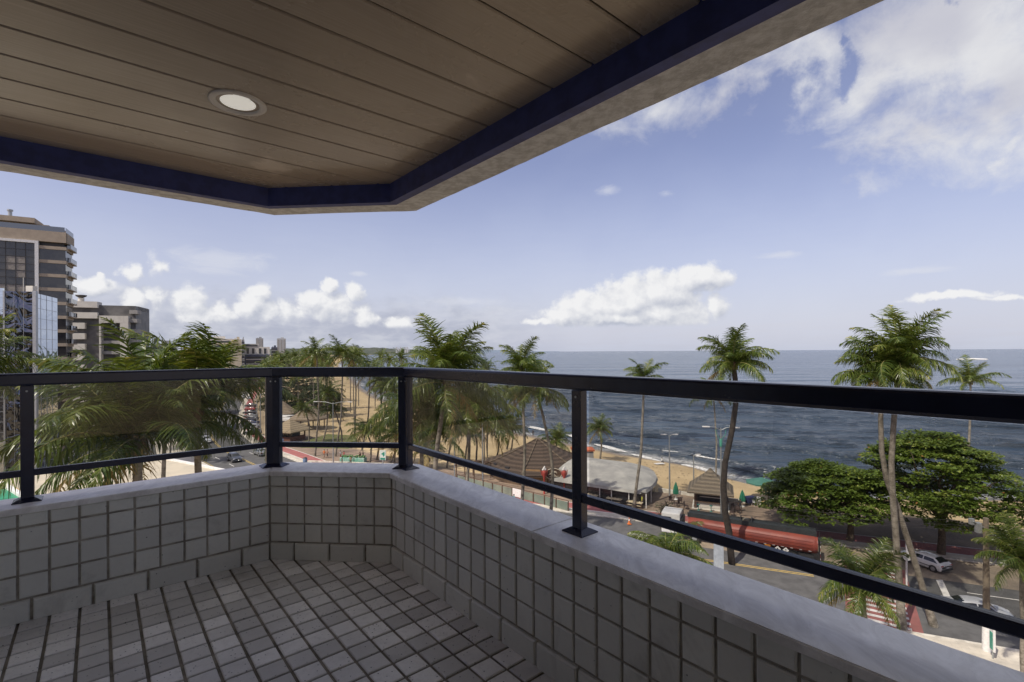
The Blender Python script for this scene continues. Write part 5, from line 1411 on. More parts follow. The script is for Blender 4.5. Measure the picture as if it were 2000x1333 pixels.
def mk_chair(mat, lb, grp, name='plastic_chair'):
    r = empty(name, (0, 0, 0), 0, lb, 'chair', grp); s, b = plastic_chair_mesh(); s.build('seat', mat, r); b.build('backrest', mat, r)
    for sx in (-1, 1):
        for sy in (-1, 1): mb = MB(); mb.tube([(sx * .2, sy * .19, .42), (sx * .25, sy * .24, 0)], .028, 6); mb.build('leg', mat, r)
    return r
m_pw = M_('white_plastic', (.72, .72, .70), (.66, .66, .64), 3, .5); m_py = M_('yellow_plastic', (.60, .40, .04), (.52, .34, .04), 3, .5); m_br = M_('brown_wicker', (.07, .045, .04), (.05, .035, .03), 6, .8)
first = {}
def chair_at(px, py, rz, kind, lb, grp):
    if kind not in first: o = mk_chair({'w': m_pw, 'y': m_py, 'b': m_br}[kind], lb, grp, 'wicker_chair' if kind == 'b' else 'plastic_chair'); first[kind] = o
    else: o = copy_tree(first[kind])
    o.location = G(px, py, .11); o.rotation_euler = (0, 0, rz); o['label'] = lb; o['group'] = grp; o.scale = (1.15, 1.15, 1.15)
for px, py, rz, k, lb in [(1474, 988, .3, 'w', 'white plastic chair leftmost of the pair beside the yellow one'), (1484, 985, 2.2, 'w', 'white plastic chair turned back, just left of the yellow one'), (1493, 990, 1.2, 'y', 'yellow plastic chair near the beach wall'), (1507, 985, 2.6, 'w', 'white plastic chair right of the yellow chair under the tree edge')]: chair_at(px, py, rz, k, lb, 'plastic chairs by the beach wall')
for px, py, rz, lb in [(1312, 984, .5, 'dark wicker chair left of the closed parasol pole'), (1328, 985, 2.8, 'dark wicker chair right of the closed parasol pole'), (1322, 990, 3.9, 'dark wicker chair in front of the closed parasol'), (1340, 995, 1.0, 'dark chair standing alone left of the bar kiosk'), (1434, 1000, .4, 'dark wicker chair just right of the dark palm trunk'), (1443, 1003, 2.2, 'dark wicker chair before the right closed parasol'), (1430, 1008, 4.0, 'dark wicker chair nearest the truck behind the palm trunk')]: chair_at(px, py, rz, 'b', lb, 'dark wicker chairs on the promenade')
m_navy = M_('navy_cloth', (.02, .025, .09), (.015, .02, .06), 3, .8)
q = G(1465, 986, .1); cv = empty('covered_cart', q, .3, 'dark blue covered cart beside the white plastic chairs', 'cart'); mb = MB(); mb.bbox((0, 0, .75), (1.5, .9, .9), .15); mb.build('cover', m_navy, cv)
for sx in (-1, 1): mb = MB(); mb.tube([(sx * .5, -.4, .25), (sx * .5, -.34, .25)], .25, 12); mb.build('wheel', m_black, cv)
# market stall with produce between the palms
q = G(690, 903, .11); ms = empty('fruit_stall', q, R(-10), 'low stall heaped with green coconuts on the promenade', 'stall'); mb = MB(); mb.bbox((0, 0, .5), (5.2, 1.2, .9), .05); mb.build('counter', M_('green_white_cloth', (.10, .32, .22), (.30, .42, .36), 1.5, .8), ms)
mb = MB(); rb = random.Random(4)
for k in range(60): x, y = rb.uniform(-2.4, 2.4), rb.uniform(-.5, .5); mb.lathe([(.01, -.14), (.12, -.08), (.15, 0), (.12, .09), (.01, .15)], (x, y, 1.05 + rb.random() * .25), 7)
tag(mb.build('coconut_heap', M_('green_coconut', (.06, .16, .05), (.10, .20, .06), 2, .6), ms), kind='stuff')
mb = MB(); mb.prism([(-9, -1.4), (9, -1.4), (9, -1.0), (-9, -1.0)], 0, .3); mb.build('white_kerb', m_kerb, ms)
# traffic cone + small barrow by the kerb, barrel
q = G(1229, 1024, .1); cn = empty('traffic_cone', q, 0, 'orange and white traffic cone on the kerb by the cycle path', 'traffic cone')
mb = MB(); mb.box((0, 0, .03), (.45, .45, .06)); mb.lathe([(.18, .06), (.10, .45)], n=12); mb.lathe([(.07, .62), (.03, .85)], n=12); mb.build('orange_body', M_('orange_plastic', (.62, .17, .04), (.5, .14, .04), 3, .6), cn); mb = MB(); mb.lathe([(.102, .45), (.072, .62)], n=12); mb.build('white_band', m_white, cn)
q = G(1240, 1015, .12); bw = empty('wheelbarrow', q, .4, 'orange wheelbarrow parked on the cycle path edge behind the cone', 'wheelbarrow')
mb = MB(); vs = [(-.5, -.35, .75), (.6, -.35, .75), (.6, .35, .75), (-.5, .35, .75), (-.3, -.2, .4), (.3, -.2, .4), (.3, .2, .4), (-.3, .2, .4)]; mb.add(vs, [(0, 1, 5, 4), (1, 2, 6, 5), (2, 3, 7, 6), (3, 0, 4, 7), (4, 5, 6, 7)], 0); mb.build('tray', M_('rust_orange', (.42, .16, .06), (.30, .12, .05), 3, .7), bw)
mb = MB(); mb.tube([(.65, -.04, .22), (.65, .04, .22)], .22, 14); mb.build('wheel', m_black, bw)
mb = MB(); mb.tube([(.65, -.1, .22), (-.3, -.25, .42), (-1.1, -.3, .75)], .025, 6); mb.tube([(.65, .1, .22), (-.3, .25, .42), (-1.1, .3, .75)], .025, 6); mb.tube([(-.3, -.25, .4), (-.4, -.25, 0)], .025, 6); mb.tube([(-.3, .25, .4), (-.4, .25, 0)], .025, 6); mb.build('handle_frame', m_galv, bw)
q = G(596, 906, .1); br = empty('litter_barrel', q, 0, 'blue-grey litter barrel on the cycle path edge', 'barrel'); mb = MB(); mb.lathe([(.38, 0), (.42, .5), (.40, 1.05), (.36, 1.08)], n=16); mb.build('body', M_('blue_grey_plastic', (.13, .19, .30), (.10, .15, .24), 3, .6), br); mb = MB(); mb.lathe([(.42, 1.06), (.25, 1.25), (.02, 1.3)], n=16); mb.build('lid', m_frame, br)
q = G(548, 868, .1); br = empty('blue_cooler_cart', q, .3, 'pale blue vendor cart by the corner post', 'cart'); mb = MB(); mb.bbox((0, 0, .8), (1.3, .8, .8), .08); mb.build('box', M_('pale_blue_plastic', (.22, .32, .52), (.18, .26, .44), 3, .6), br)
for sx in (-1, 1): mb = MB(); mb.tube([(sx * .45, -.42, .25), (sx * .45, -.36, .25)], .25, 12); mb.build('wheel', m_black, br)

ob_ = empty('apartment_building', (-112, -8, 0), R(-12), 'dark banded apartment block seen only as a reflection in the mirror glass bay', 'building')
mb = MB(); mb.box((0, 0, 17), (60, 18, 34)); mb.build('wall', M_('dark_brown_render', (.14, .12, .10), (.10, .085, .07), .3, .9), ob_)
for k in range(10): mb = MB(); mb.box((0, 9.1, 3 + k * 3.2), (56, .6, .7)); mb.build('balcony', m_wht, ob_)
# ------------------------------------------------------------------ vegetation
def mat_leaf(name, c1, c2, c3, trans=.35, rough=.45):
    m = bpy.data.materials.new(name); m.use_nodes = True; nt = m.node_tree; b = nt.nodes['Principled BSDF']; out = nt.nodes['Material Output']
    at = nt.nodes.new('ShaderNodeAttribute'); at.attribute_name = 'rnd'; oi = nt.nodes.new('ShaderNodeObjectInfo')
    f = mth(nt, 'ADD', mth(nt, 'MULTIPLY', at.outputs['Fac'], .65), mth(nt, 'MULTIPLY', oi.outputs['Random'], .35))
    c = mixc(nt, sstep(nt, f, .15, .7), c1, c2); c = mixc(nt, sstep(nt, f, .72, .95), c, c3)
    nt.links.new(c, b.inputs['Base Color']); b.inputs['Roughness'].default_value = rough; b.inputs['Specular IOR Level'].default_value = .4
    tr = nt.nodes.new('ShaderNodeBsdfTranslucent'); c2_ = mixc(nt, 1.0, c, (1.6, 1.5, .7), 'MULTIPLY'); nt.links.new(c2_, tr.inputs[0])
    mx = nt.nodes.new('ShaderNodeMixShader'); mx.inputs[0].default_value = trans
    nt.links.new(b.outputs[0], mx.inputs[1]); nt.links.new(tr.outputs[0], mx.inputs[2]); nt.links.new(mx.outputs[0], out.inputs[0])
    return m
m_frond = mat_leaf('palm_leaflets', (.042, .074, .014), (.118, .152, .028), (.36, .33, .09), .26, .34)
m_frondold = mat_leaf('dry_palm_leaflets', (.20, .15, .06), (.28, .21, .09), (.34, .26, .13), .25, .6)
m_rachis = M_('palm_rachis', (.26, .25, .08), (.20, .17, .06), 3, .6)
def mat_trunk():
    m, nt, b = new_mat('palm_bark')
    v = objco(nt); sp = nt.nodes.new('ShaderNodeSeparateXYZ'); nt.links.new(v, sp.inputs[0])
    n = tex_noise(nt, 2.2, 7, .65, v); rg = mth(nt, 'SINE', mth(nt, 'ADD', mth(nt, 'MULTIPLY', sp.outputs[2], 34), mth(nt, 'MULTIPLY', n, 6)))
    c = mixc(nt, sstep(nt, mth(nt, 'ADD', n, mth(nt, 'MULTIPLY', rg, .02)), .35, .66), (.12, .105, .08), (.27, .24, .195))
    c = mixc(nt, mth(nt, 'MULTIPLY', sstep(nt, tex_noise(nt, 9, 6, .7, v), .56, .7), .5), c, (.44, .42, .37))
    nt.links.new(c, b.inputs['Base Color']); b.inputs['Roughness'].default_value = .95
    add_bump(nt, b, mth(nt, 'ADD', mth(nt, 'MULTIPLY', rg, .12), n), .5, .02); return m
m_ptrunk = mat_trunk()
m_ptrunkshade = M_('shaded_palm_bark', (.060, .048, .038), (.028, .023, .019), 3, .95, 0, .6, .03, 20)  # shade on the bending palm's trunk, put into its bark colour
m_husk = M_('palm_fibre_husk', (.20, .14, .08), (.10, .07, .045), 4, .95)
m_nut = M_('coconut_husk', (.16, .19, .05), (.30, .20, .06), 2, .6)

def frond_mesh(name, L, el0, droop, seed, nl=46, wid=.62, leafw=.038, hang=.55, segs=3, wind=0.0):
    """pinnate frond starting at the origin along +X at elevation el0 and bending down; blades hang from the midrib"""
    rnd = random.Random(seed); N = 16; pts = []; p = Vector((0, 0, 0)); el = el0; tw = rnd.uniform(-.25, .25); yaw = 0
    tang = []
    for i in range(N + 1):
        pts.append(p.copy()); t = i / N
        d = Vector((math.cos(el) * math.cos(yaw), math.cos(el) * math.sin(yaw), math.sin(el))); tang.append(d)
        p = p + d * (L / N); el -= droop / N * (.45 + 1.25 * t); yaw += tw / N + wind / N
    mb = MB(); mb.tube(pts, [max(.007, .05 * (1 - i / N) ** 1.1) for i in range(N + 1)], 4, 1, False, True)
    for side in (-1, 1):
        for k in range(nl):
            t = .10 + .90 * (k + rnd.random() * .6) / nl; x = min(t * N, N - .001); i = int(x); o = pts[i].lerp(pts[i + 1], x - i); T = tang[i]
            S = Vector((0, 0, 1)).cross(T)
            if S.length < .15: S = Vector((0, 1, 0))
            S = S.normalized() * side; U = T.cross(S * side).normalized()
            if U.z < 0: U = -U
            prof = max(.0, math.sin(math.pi * min(.985, t ** .78))) ** .55
            ll = wid * L * .36 * max(.16, prof) * rnd.uniform(.68, 1.18)
            fw = .40 + .75 * t * t + rnd.gauss(0, .24)
            d = (S * 1.0 + T * fw + U * (rnd.uniform(-.1, .5) * (1 - min(.9, hang)) + rnd.gauss(0, .16))).normalized()
            w = leafw * (L / 4.5) * rnd.uniform(.7, 1.2); rn = rnd.random() * .8 + .2 * (1 if t > .9 else 0)
            q = o.copy(); vs = []; wd = T.cross(d); wd = (T * .8 + U * .5 * rnd.uniform(-1, 1)).normalized()
            g = hang * rnd.uniform(.45, 1.6)
            for s_ in range(segs + 1):
                u = s_ / segs; ww = w * (1 - u ** 1.7) + .004
                vs += [q - wd * ww, q + wd * ww]
                d = (d + Vector((0, 0, -1)) * g * .9 * (u * .7 + .42)).normalized(); q = q + d * (ll / segs)
            mb.add(vs, [(2 * s_, 2 * s_ + 1, 2 * s_ + 3, 2 * s_ + 2) for s_ in range(segs)], 0, False, rn)
    return mb
FR = {}
def frond_lib(kind, mats, nl, leafw, wid=.62):
    lib = []
    for e, (el, dr) in enumerate([(80, 55), (66, 80), (50, 95), (33, 100), (15, 95), (-6, 70), (-32, 45)]):
        vs = []
        for sd_ in range(3):
            mb = frond_mesh('frond', 4.6, R(el), R(dr), e * 7 + sd_ + 1, nl, wid, leafw, [.35, .5, .7, .85, 1.0, 1.15, 1.2][e])
            o = mb._build('frond', mats, None, True); me = o.data; bpy.data.objects.remove(o); vs.append(me)
        lib.append(vs)
    FR[kind] = lib
frond_lib('near', [m_frond, m_rachis], 72, .037, .80)
frond_lib('mid', [m_frond, m_rachis], 52, .042, .76)
frond_lib('dry', [m_frondold, m_rachis], 34, .045, .7)
def trunk_path(base, top, bend, seed, n=14):
    rnd = random.Random(seed); b = Vector(base); t = Vector(top); L = (t - b).length
    side = Vector(bend)
    ph = rnd.uniform(0, 6)
    return [b.lerp(t, i / n) + side * math.sin(math.pi * i / n) + Vector((math.sin(i * .9 + ph), math.cos(i * .8 + ph), 0)) * .06 * math.sin(math.pi * i / n) for i in range(n + 1)]
def palm(base, heart, label, size=1.0, seed=0, kind='near', counts=(3, 4, 5, 5, 5, 3, 2), r0=.20, r1=.13, bend=(0, 0, 0), group=None, nuts=True, dark=False, dry=1, az0=None, skip=None, path=None, name='coconut_palm', yawbias=None):
    rnd = random.Random(seed * 31 + 5)
    base = Vector(base); heart = Vector(heart)
    r = empty(name, base, 0, label, 'palm tree', group)
    pts = path if path else trunk_path(base, heart, bend, seed)
    mb = MB(); m = len(pts); lp = [Vector(p) - base for p in pts]
    rad = [r0 * (1.35 if i == 0 else 1.0) * (1 - i / (m - 1)) + r1 * (i / (m - 1)) for i in range(m)]
    mb.tube(lp, rad, 9); mb.build('trunk', m_ptrunkshade if dark else m_ptrunk, r)
    h = heart - base
    mb = MB(); mb.lathe([(r1 * .9, -.55 * size), (r1 * 1.7, -.25 * size), (r1 * 1.9, .05), (r1 * 1.1, .4 * size), (.02, .75 * size)], (h.x, h.y, h.z), 9)
    for k in range(10):
        a = rnd.uniform(0, 6.28); mb.tube([h + Vector((math.cos(a) * r1, math.sin(a) * r1, -.1)), h + Vector((math.cos(a) * .38, math.sin(a) * .38, .12)) * size, h + Vector((math.cos(a) * .6, math.sin(a) * .6, -.35 - rnd.random() * .4)) * size], [.05, .035, .012], 4)
    mb.build('fibre_sheath', m_husk, r)
    if nuts:
        for k in range(rnd.randint(2, 4)):
            a = rnd.uniform(0, 6.28); mb = MB()
            for j in range(5):
                c = h + Vector((math.cos(a) * .3 + rnd.uniform(-.13, .13), math.sin(a) * .3 + rnd.uniform(-.13, .13), -.3 + rnd.uniform(-.2, .1))) * size
                mb.lathe([(.01, -.14), (.10, -.08), (.12, 0), (.09, .09), (.01, .13)], c, 7)
            mb.build('coconut_bunch', m_nut, r)
    lib = FR[kind]; k = 0; az = rnd.uniform(0, 6.28) if az0 is None else az0
    for e, n in enumerate(counts):
        for j in range(n):
            az += 2.399 + rnd.uniform(-.25, .25)
            aa = az
            if skip and skip(math.degrees(aa) % 360, e): continue
            me = rnd.choice(lib[e]) if not (dry and e == 6) else rnd.choice(FR['dry'][6])
            o = inst('frond', me, r, h + Vector((math.cos(aa), math.sin(aa), 0)) * .1 * size, aa, size * rnd.uniform(.78, 1.14))
            o.rotation_euler = (rnd.uniform(-.45, .45), rnd.uniform(-.22, .18), aa)
    return r
def pl(px, py, D20): return P(px, py, D20 * K)
def on_ground(px, D20, z=0.0): 
    D = D20 * K; return Vector(((px - 1000) / F * D, D, z))
# the big pair at the left
palm(on_ground(268, 23.5), pl(266, 862, 22.5), 'large coconut palm at left with lit ringed trunk rising behind the beige canopy', 1.32, 1, 'near', (8, 8, 7, 4, 5, 5, 4), .30, .20, (.2, 0, 0), None, True, False, 1, None, lambda az, e: e >= 4 and (az < 75 or az > 300))
palm(on_ground(366, 27.5), pl(385, 808, 27), 'large coconut palm just right of the first, leaning over the road', 1.30, 2, 'near', (9, 9, 7, 4, 4, 3, 0), .25, .18, (.3, 0, 0), None, True, False, 1, None, lambda az, e: e >= 3 and (az < 100 or az > 265) and not (e == 4 and (az > 330 or az < 12)))
palm(on_ground(322, 40), pl(318, 800, 40), 'palm behind the two big left palms with whitewashed foot', 1.15, 33, 'near', (3, 4, 5, 5, 5, 3, 2), .22, .15)
palm(on_ground(-60, 22), pl(-70, 735, 22), 'palm at the left frame edge with only its right fronds in view', 0.85, 3, 'near', (3, 4, 5, 5, 5, 3, 1), .22, .16)
# centre group
palm(on_ground(838, 34), pl(872, 748, 33), 'tall coconut palm at centre with tufted upright crown above the railing', 1.14, 4, 'near', (9, 8, 6, 3, 3, 3, 2), .22, .16, (-.5, 0, 0))
palm(on_ground(836, 38), pl(818, 806, 37), 'palm left of centre whose long fronds sweep left below the handrail', 1.15, 5, 'near', (2, 4, 5, 6, 6, 4, 2), .20, .15)
palm(on_ground(905, 45), pl(918, 800, 45), 'dense low palm just right of the tall centre palm', 1.15, 6, 'near', (3, 4, 5, 6, 6, 4, 2), .20, .14)
palm(on_ground(860, 52), pl(850, 845, 52), 'dark palm filling the gap below the tall centre palm', 1.1, 34, 'mid', (3, 4, 5, 6, 6, 4, 2), .20, .14)
palm(G(1014, 1052), pl(1018, 722, 55), 'slender palm left of the two pale trunks crossing the thatched roof', .98, 7, 'near', (4, 4, 5, 5, 5, 3, 2), .22, .14, (.5, 0, 0))
palm(G(1068, 1072), pl(1047, 762, 52), 'palm with S-curved pale trunk before the thatched roof and drooping fronds', 1.0, 8, 'near', (1, 2, 4, 5, 5, 5, 3), .22, .14, (1.2, 0, 0))
palm(G(1237, 996), pl(1257, 738, 64), 'thin leaning palm with small crown behind the tent corner', .82, 9, 'near', (2, 3, 3, 4, 4, 3, 1), .22, .14, (.4, 0, 0))
Dk = 46 * K
pth = [P(x, y, Dk) for x, y in ((1434, 1128), (1430, 1110), (1424, 1040), (1416, 1000), (1413, 950), (1416, 905), (1430, 840), (1437, 790), (1436, 740), (1432, 712))]
pb_ = Vector((pth[0].x, pth[0].y, 0)); pth = [pb_] + pth[1:]
palm(pb_, pth[-1], 'big dark-trunked palm bending in front of the lamp post and truck', .98, 10, 'near', (4, 5, 6, 6, 5, 3, 1), .36, .24, (0, 0, 0), None, True, True, 1, None, None, pth)
palm(G(1398, 945, -.8), pl(1393, 772, 80), 'very thin palm on the sand just left of the dark trunk', 1.0, 11, 'mid', (2, 3, 3, 4, 4, 3, 2), .16, .11, (.3, 0, 0))
Dk = 35.5 * K
pth = [P(x, y, Dk) for x, y in ((1824, 1250), (1800, 1140), (1775, 1060), (1752, 990), (1731, 935), (1722, 880), (1720, 820), (1722, 770), (1721, 738))]; pb_ = Vector((pth[0].x, pth[0].y, 0)); pth[0] = pb_
palm(pb_, pth[-1], 'left-leaning palm of the tall pair at right, crown slightly lower', .92, 12, 'near', (3, 4, 4, 5, 4, 4, 2), .24, .15, (0, 0, 0), None, True, False, 1, None, None, pth)
Dk = 35 * K
pth = [P(x, y, Dk) for x, y in ((1762, 1236), (1757, 1150), (1750, 1050), (1743, 960), (1741, 900), (1746, 820), (1751, 760), (1752, 705))]; pb_ = Vector((pth[0].x, pth[0].y, 0)); pth[0] = pb_
palm(pb_, pth[-1], 'upright palm of the tall pair at right with the higher, fuller crown', .96, 13, 'near', (5, 5, 6, 5, 5, 3, 1), .26, .16, (0, 0, 0), None, True, False, 1, None, None, pth)
palm(G(1890, 985, -.5), pl(1896, 745, 78), 'distant palm at right rising out of the sea almond crown', 1.1, 14, 'mid', (3, 3, 4, 4, 4, 2, 0), .20, .14)
# low palms near the building
palm(on_ground(1325, 34), pl(1300, 1084, 34), 'low bushy palm whose bright crown tops the coping left of the truck', .92, 15, 'near', (0, 2, 5, 6, 7, 5, 2), .20, .15)
palm(on_ground(1690, 31), pl(1685, 1146, 31), 'low palm before the crosswalk with drooping fronds under the lower rail', .80, 16, 'near', (4, 4, 5, 5, 5, 4, 2), .20, .15)
palm(on_ground(1996, 29.5), pl(1996, 1098, 29.5), 'palm at the right frame edge in front of the silver sedan', .66, 17, 'near', (4, 5, 5, 5, 4, 2, 0), .17, .13)
# beach palms beyond the restaurant
for i, (bx, by, hx, hy, sz, lb) in enumerate([(1172, 899, 1171, 838, .85, 'short palm on the sand just right of the third post'), (1085, 900, 1085, 862, .95, 'squat palm behind the thatched roof, right of its apex'),
        (968, 905, 974, 832, 1.15, 'palm on the sand left of the thatched roof, in front of the sea'), (998, 880, 1000, 835, 1.0, 'palm right behind the apex of the thatched roof'), (990, 878, 1005, 775, 1.0, 'tall thin palm between the beach palms left of the thatched roof'),
        (872, 918, 878, 830, 1.1, 'dark palm with leaning trunk on the shaded sand'), (905, 915, 912, 838, 1.0, 'dark palm beside the steel mast'), (930, 905, 926, 830, 1.1, 'dark palm between the masts and the restaurant')]):
    b_ = G(bx, by, -.5); palm(b_, P(hx, hy, b_.y), lb, sz, 40 + i, 'mid', (3, 3, 4, 4, 4, 4, 3), .20, .13, (.3, 0, 0), 'beach palms near the restaurant', False)
# promenade palms seen in the middle pane
MP = [(615, 892, 618, 690, 1.0, 'tall palm with trunk crossing the whole middle pane at left'), (655, 893, 668, 692, 1.1, 'palm behind the double-arm street lamp'), (690, 872, 690, 700, 1.0, 'palm right of the lamp, trunk on the lawn edge'),
      (668, 872, 652, 800, .9, 'low palm left of the double-arm lamp'), (628, 875, 640, 770, 1.0, 'middle-height palm over the tan kiosk'), (707, 880, 722, 728, 1.0, 'palm between the lamp and the stall'),
      (722, 905, 716, 842, 1.1, 'low full palm above the fruit stall'), (736, 900, 742, 745, 1.0, 'palm left of the corner railing post'), (770, 905, 765, 760, 1.0, 'palm in line with the corner railing post'), (760, 908, 772, 850, 1.1, 'low dark palm by the advertising board'),
      (800, 915, 812, 858, 1.0, 'low palm right of the corner post'), (826, 918, 838, 880, .8, 'short palm by the terrace kerb'), (602, 868, 596, 800, .8, 'short palm behind the tan kiosk')]
for i, (bx, by, hx, hy, sz, lb) in enumerate(MP):
    b_ = G(bx, by, 0); palm(b_, P(hx, hy, b_.y), lb, sz, 60 + i, 'mid', (2, 3, 4, 4, 4, 4, 3), .19, .13, (.6, 0, 0), 'palms along the promenade', False)

# far palms: one crown mesh each, copied
def far_palm_mesh(seed):
    rnd = random.Random(seed); mb = MB(); az = rnd.uniform(0, 6)
    for e, (el, dr) in enumerate([(78, 60), (60, 85), (40, 95), (18, 95), (-8, 70), (-35, 45)]):
        for j in range((3, 4, 4, 5, 4, 3)[e]):
            az += 2.399 + rnd.uniform(-.2, .2); f = frond_mesh('', 4.2 * rnd.uniform(.85, 1.1), R(el), R(dr), rnd.randint(0, 999), 20, .78, .085, [.3, .4, .55, .7, .85, .95][e], 2)
            ca, sa = math.cos(az), math.sin(az); f.v = [(x * ca - y * sa, x * sa + y * ca, z) for x, y, z in f.v]
            b0 = len(mb.v); mb.v += f.v; mb.f += [[q + b0 for q in g] for g in f.f]; mb.m += f.m; mb.smooth += f.smooth; mb.rnd += f.rnd
    o = mb._build('crown', [m_frond, m_rachis], None, True); me = o.data; bpy.data.objects.remove(o); return me
FPM = [far_palm_mesh(s_) for s_ in (1, 2, 3)]
mb = MB(); mb.tube([(0, 0, 0), (.25, .1, .5), (.1, 0, 1.0)], [.20, .15, .11], 6); o = mb._build('trunk', m_ptrunk); FTM = o.data; bpy.data.objects.remove(o)
rf = random.Random(21)
def far_palm(x, y, h, sc_, lb, grp, seed):
    r = empty('coconut_palm', (x, y, 0), rf.uniform(0, 6.28), lb, 'palm tree', grp)
    inst('trunk', FTM, r, (0, 0, 0), 0, (1, 1, h)); inst('crown', FPM[seed % 3], r, (.1, 0, h), rf.uniform(0, 6.28), sc_)
named = [(540, 200, 699, 'leftmost far palm right above the corner railing joint'), (560, 215, 694, 'far palm second from the corner railing joint'), (577, 190, 697, 'far palm before the wooded hill, third from the joint'), (597, 205, 690, 'far palm with tall crown above the handrail middle left'),
         (638, 175, 704, 'far palm between the two tall promenade crowns'), (684, 168, 693, 'far palm right of the promenade crowns'), (700, 190, 705, 'small far palm before the bay water'), (732, 180, 712, 'lowest far palm before the bay water'), (760, 150, 706, 'far palm left of the tall centre palm'), (783, 130, 702, 'far palm touching the left fronds of the centre palm'),
         (950, 95, 722, 'far palm between the centre palm and the slender palm'), (745, 165, 700, 'far palm just left of the corner railing post')]
for i, (px, D20, top, lb) in enumerate(named):
    hp_ = P(px, top, D20 * K); far_palm(hp_.x, hp_.y, hp_.z, rf.uniform(.9, 1.15), lb, 'far palms above the handrail', i)
# further rows along the beach: nothing tells these apart
for i in range(64):
    s = S40 + 45 + i * 7.5 + rf.uniform(-3, 3)
    if s > RL[-1] - 20: break
    o_ = far_w(s) + rf.uniform(6, 34 if s < 420 else 50); p_ = rp(s, o_)[0]
    far_palm(p_.x, p_.y, rf.uniform(12, 19), rf.uniform(.9, 1.2), 'far coconut palm in the grove along the curving beach', 'far palm grove', i)
for i in range(26):
    s = S40 + 20 + i * 18 + rf.uniform(-4, 4)
    if s > RL[-1] - 20: break
    p_ = rp(s, near_w(s) - rf.uniform(3, 12))[0]
    far_palm(p_.x, p_.y, rf.uniform(9, 15), rf.uniform(.9, 1.1), 'far street palm on the building side of the coast road', 'far street palms', i)

# broad-leaved trees
m_almond = mat_leaf('almond_leaves', (.050, .085, .014), (.135, .195, .034), (.32, .36, .09), .26, .30)
m_almondred = mat_leaf('turning_leaves', (.28, .10, .03), (.30, .16, .05), (.34, .22, .06), .2, .5)
m_bush = mat_leaf('dull_green_leaves', (.035, .055, .022), (.060, .080, .035), (.10, .11, .05), .15, .6)
m_bark = M_('grey_brown_bark', (.13, .095, .065), (.06, .045, .032), 4, .95, 0, .8, .03, 14)
def leaf_cluster_mesh(seed, n=150, r=1.0, lw=.13, ll=.26, mat=None, flat=.45, name='leaf_clump'):
    rnd = random.Random(seed); mb = MB()
    for k in range(n):
        a = rnd.uniform(0, 6.28); rr = r * rnd.random() ** .5; z = (rnd.random() - .35) * r * flat * (1.15 - rr / r)
        c = Vector((rr * math.cos(a), rr * math.sin(a), z))
        d = Vector((math.cos(a) * .8 + rnd.uniform(-.6, .6), math.sin(a) * .8 + rnd.uniform(-.6, .6), rnd.uniform(-.35, .45))).normalized()
        s_ = Vector((0, 0, 1)).cross(d).normalized(); s_ = (s_ + Vector((0, 0, rnd.uniform(-.6, .6)))).normalized()
        L = ll * rnd.uniform(.7, 1.3); w = lw * rnd.uniform(.7, 1.2)
        mb.add([c, c + d * L * .5 - s_ * w, c + d * L - Vector((0, 0, L * .15)), c + d * L * .5 + s_ * w], [(0, 1, 2, 3)], 0, False)
    return mb
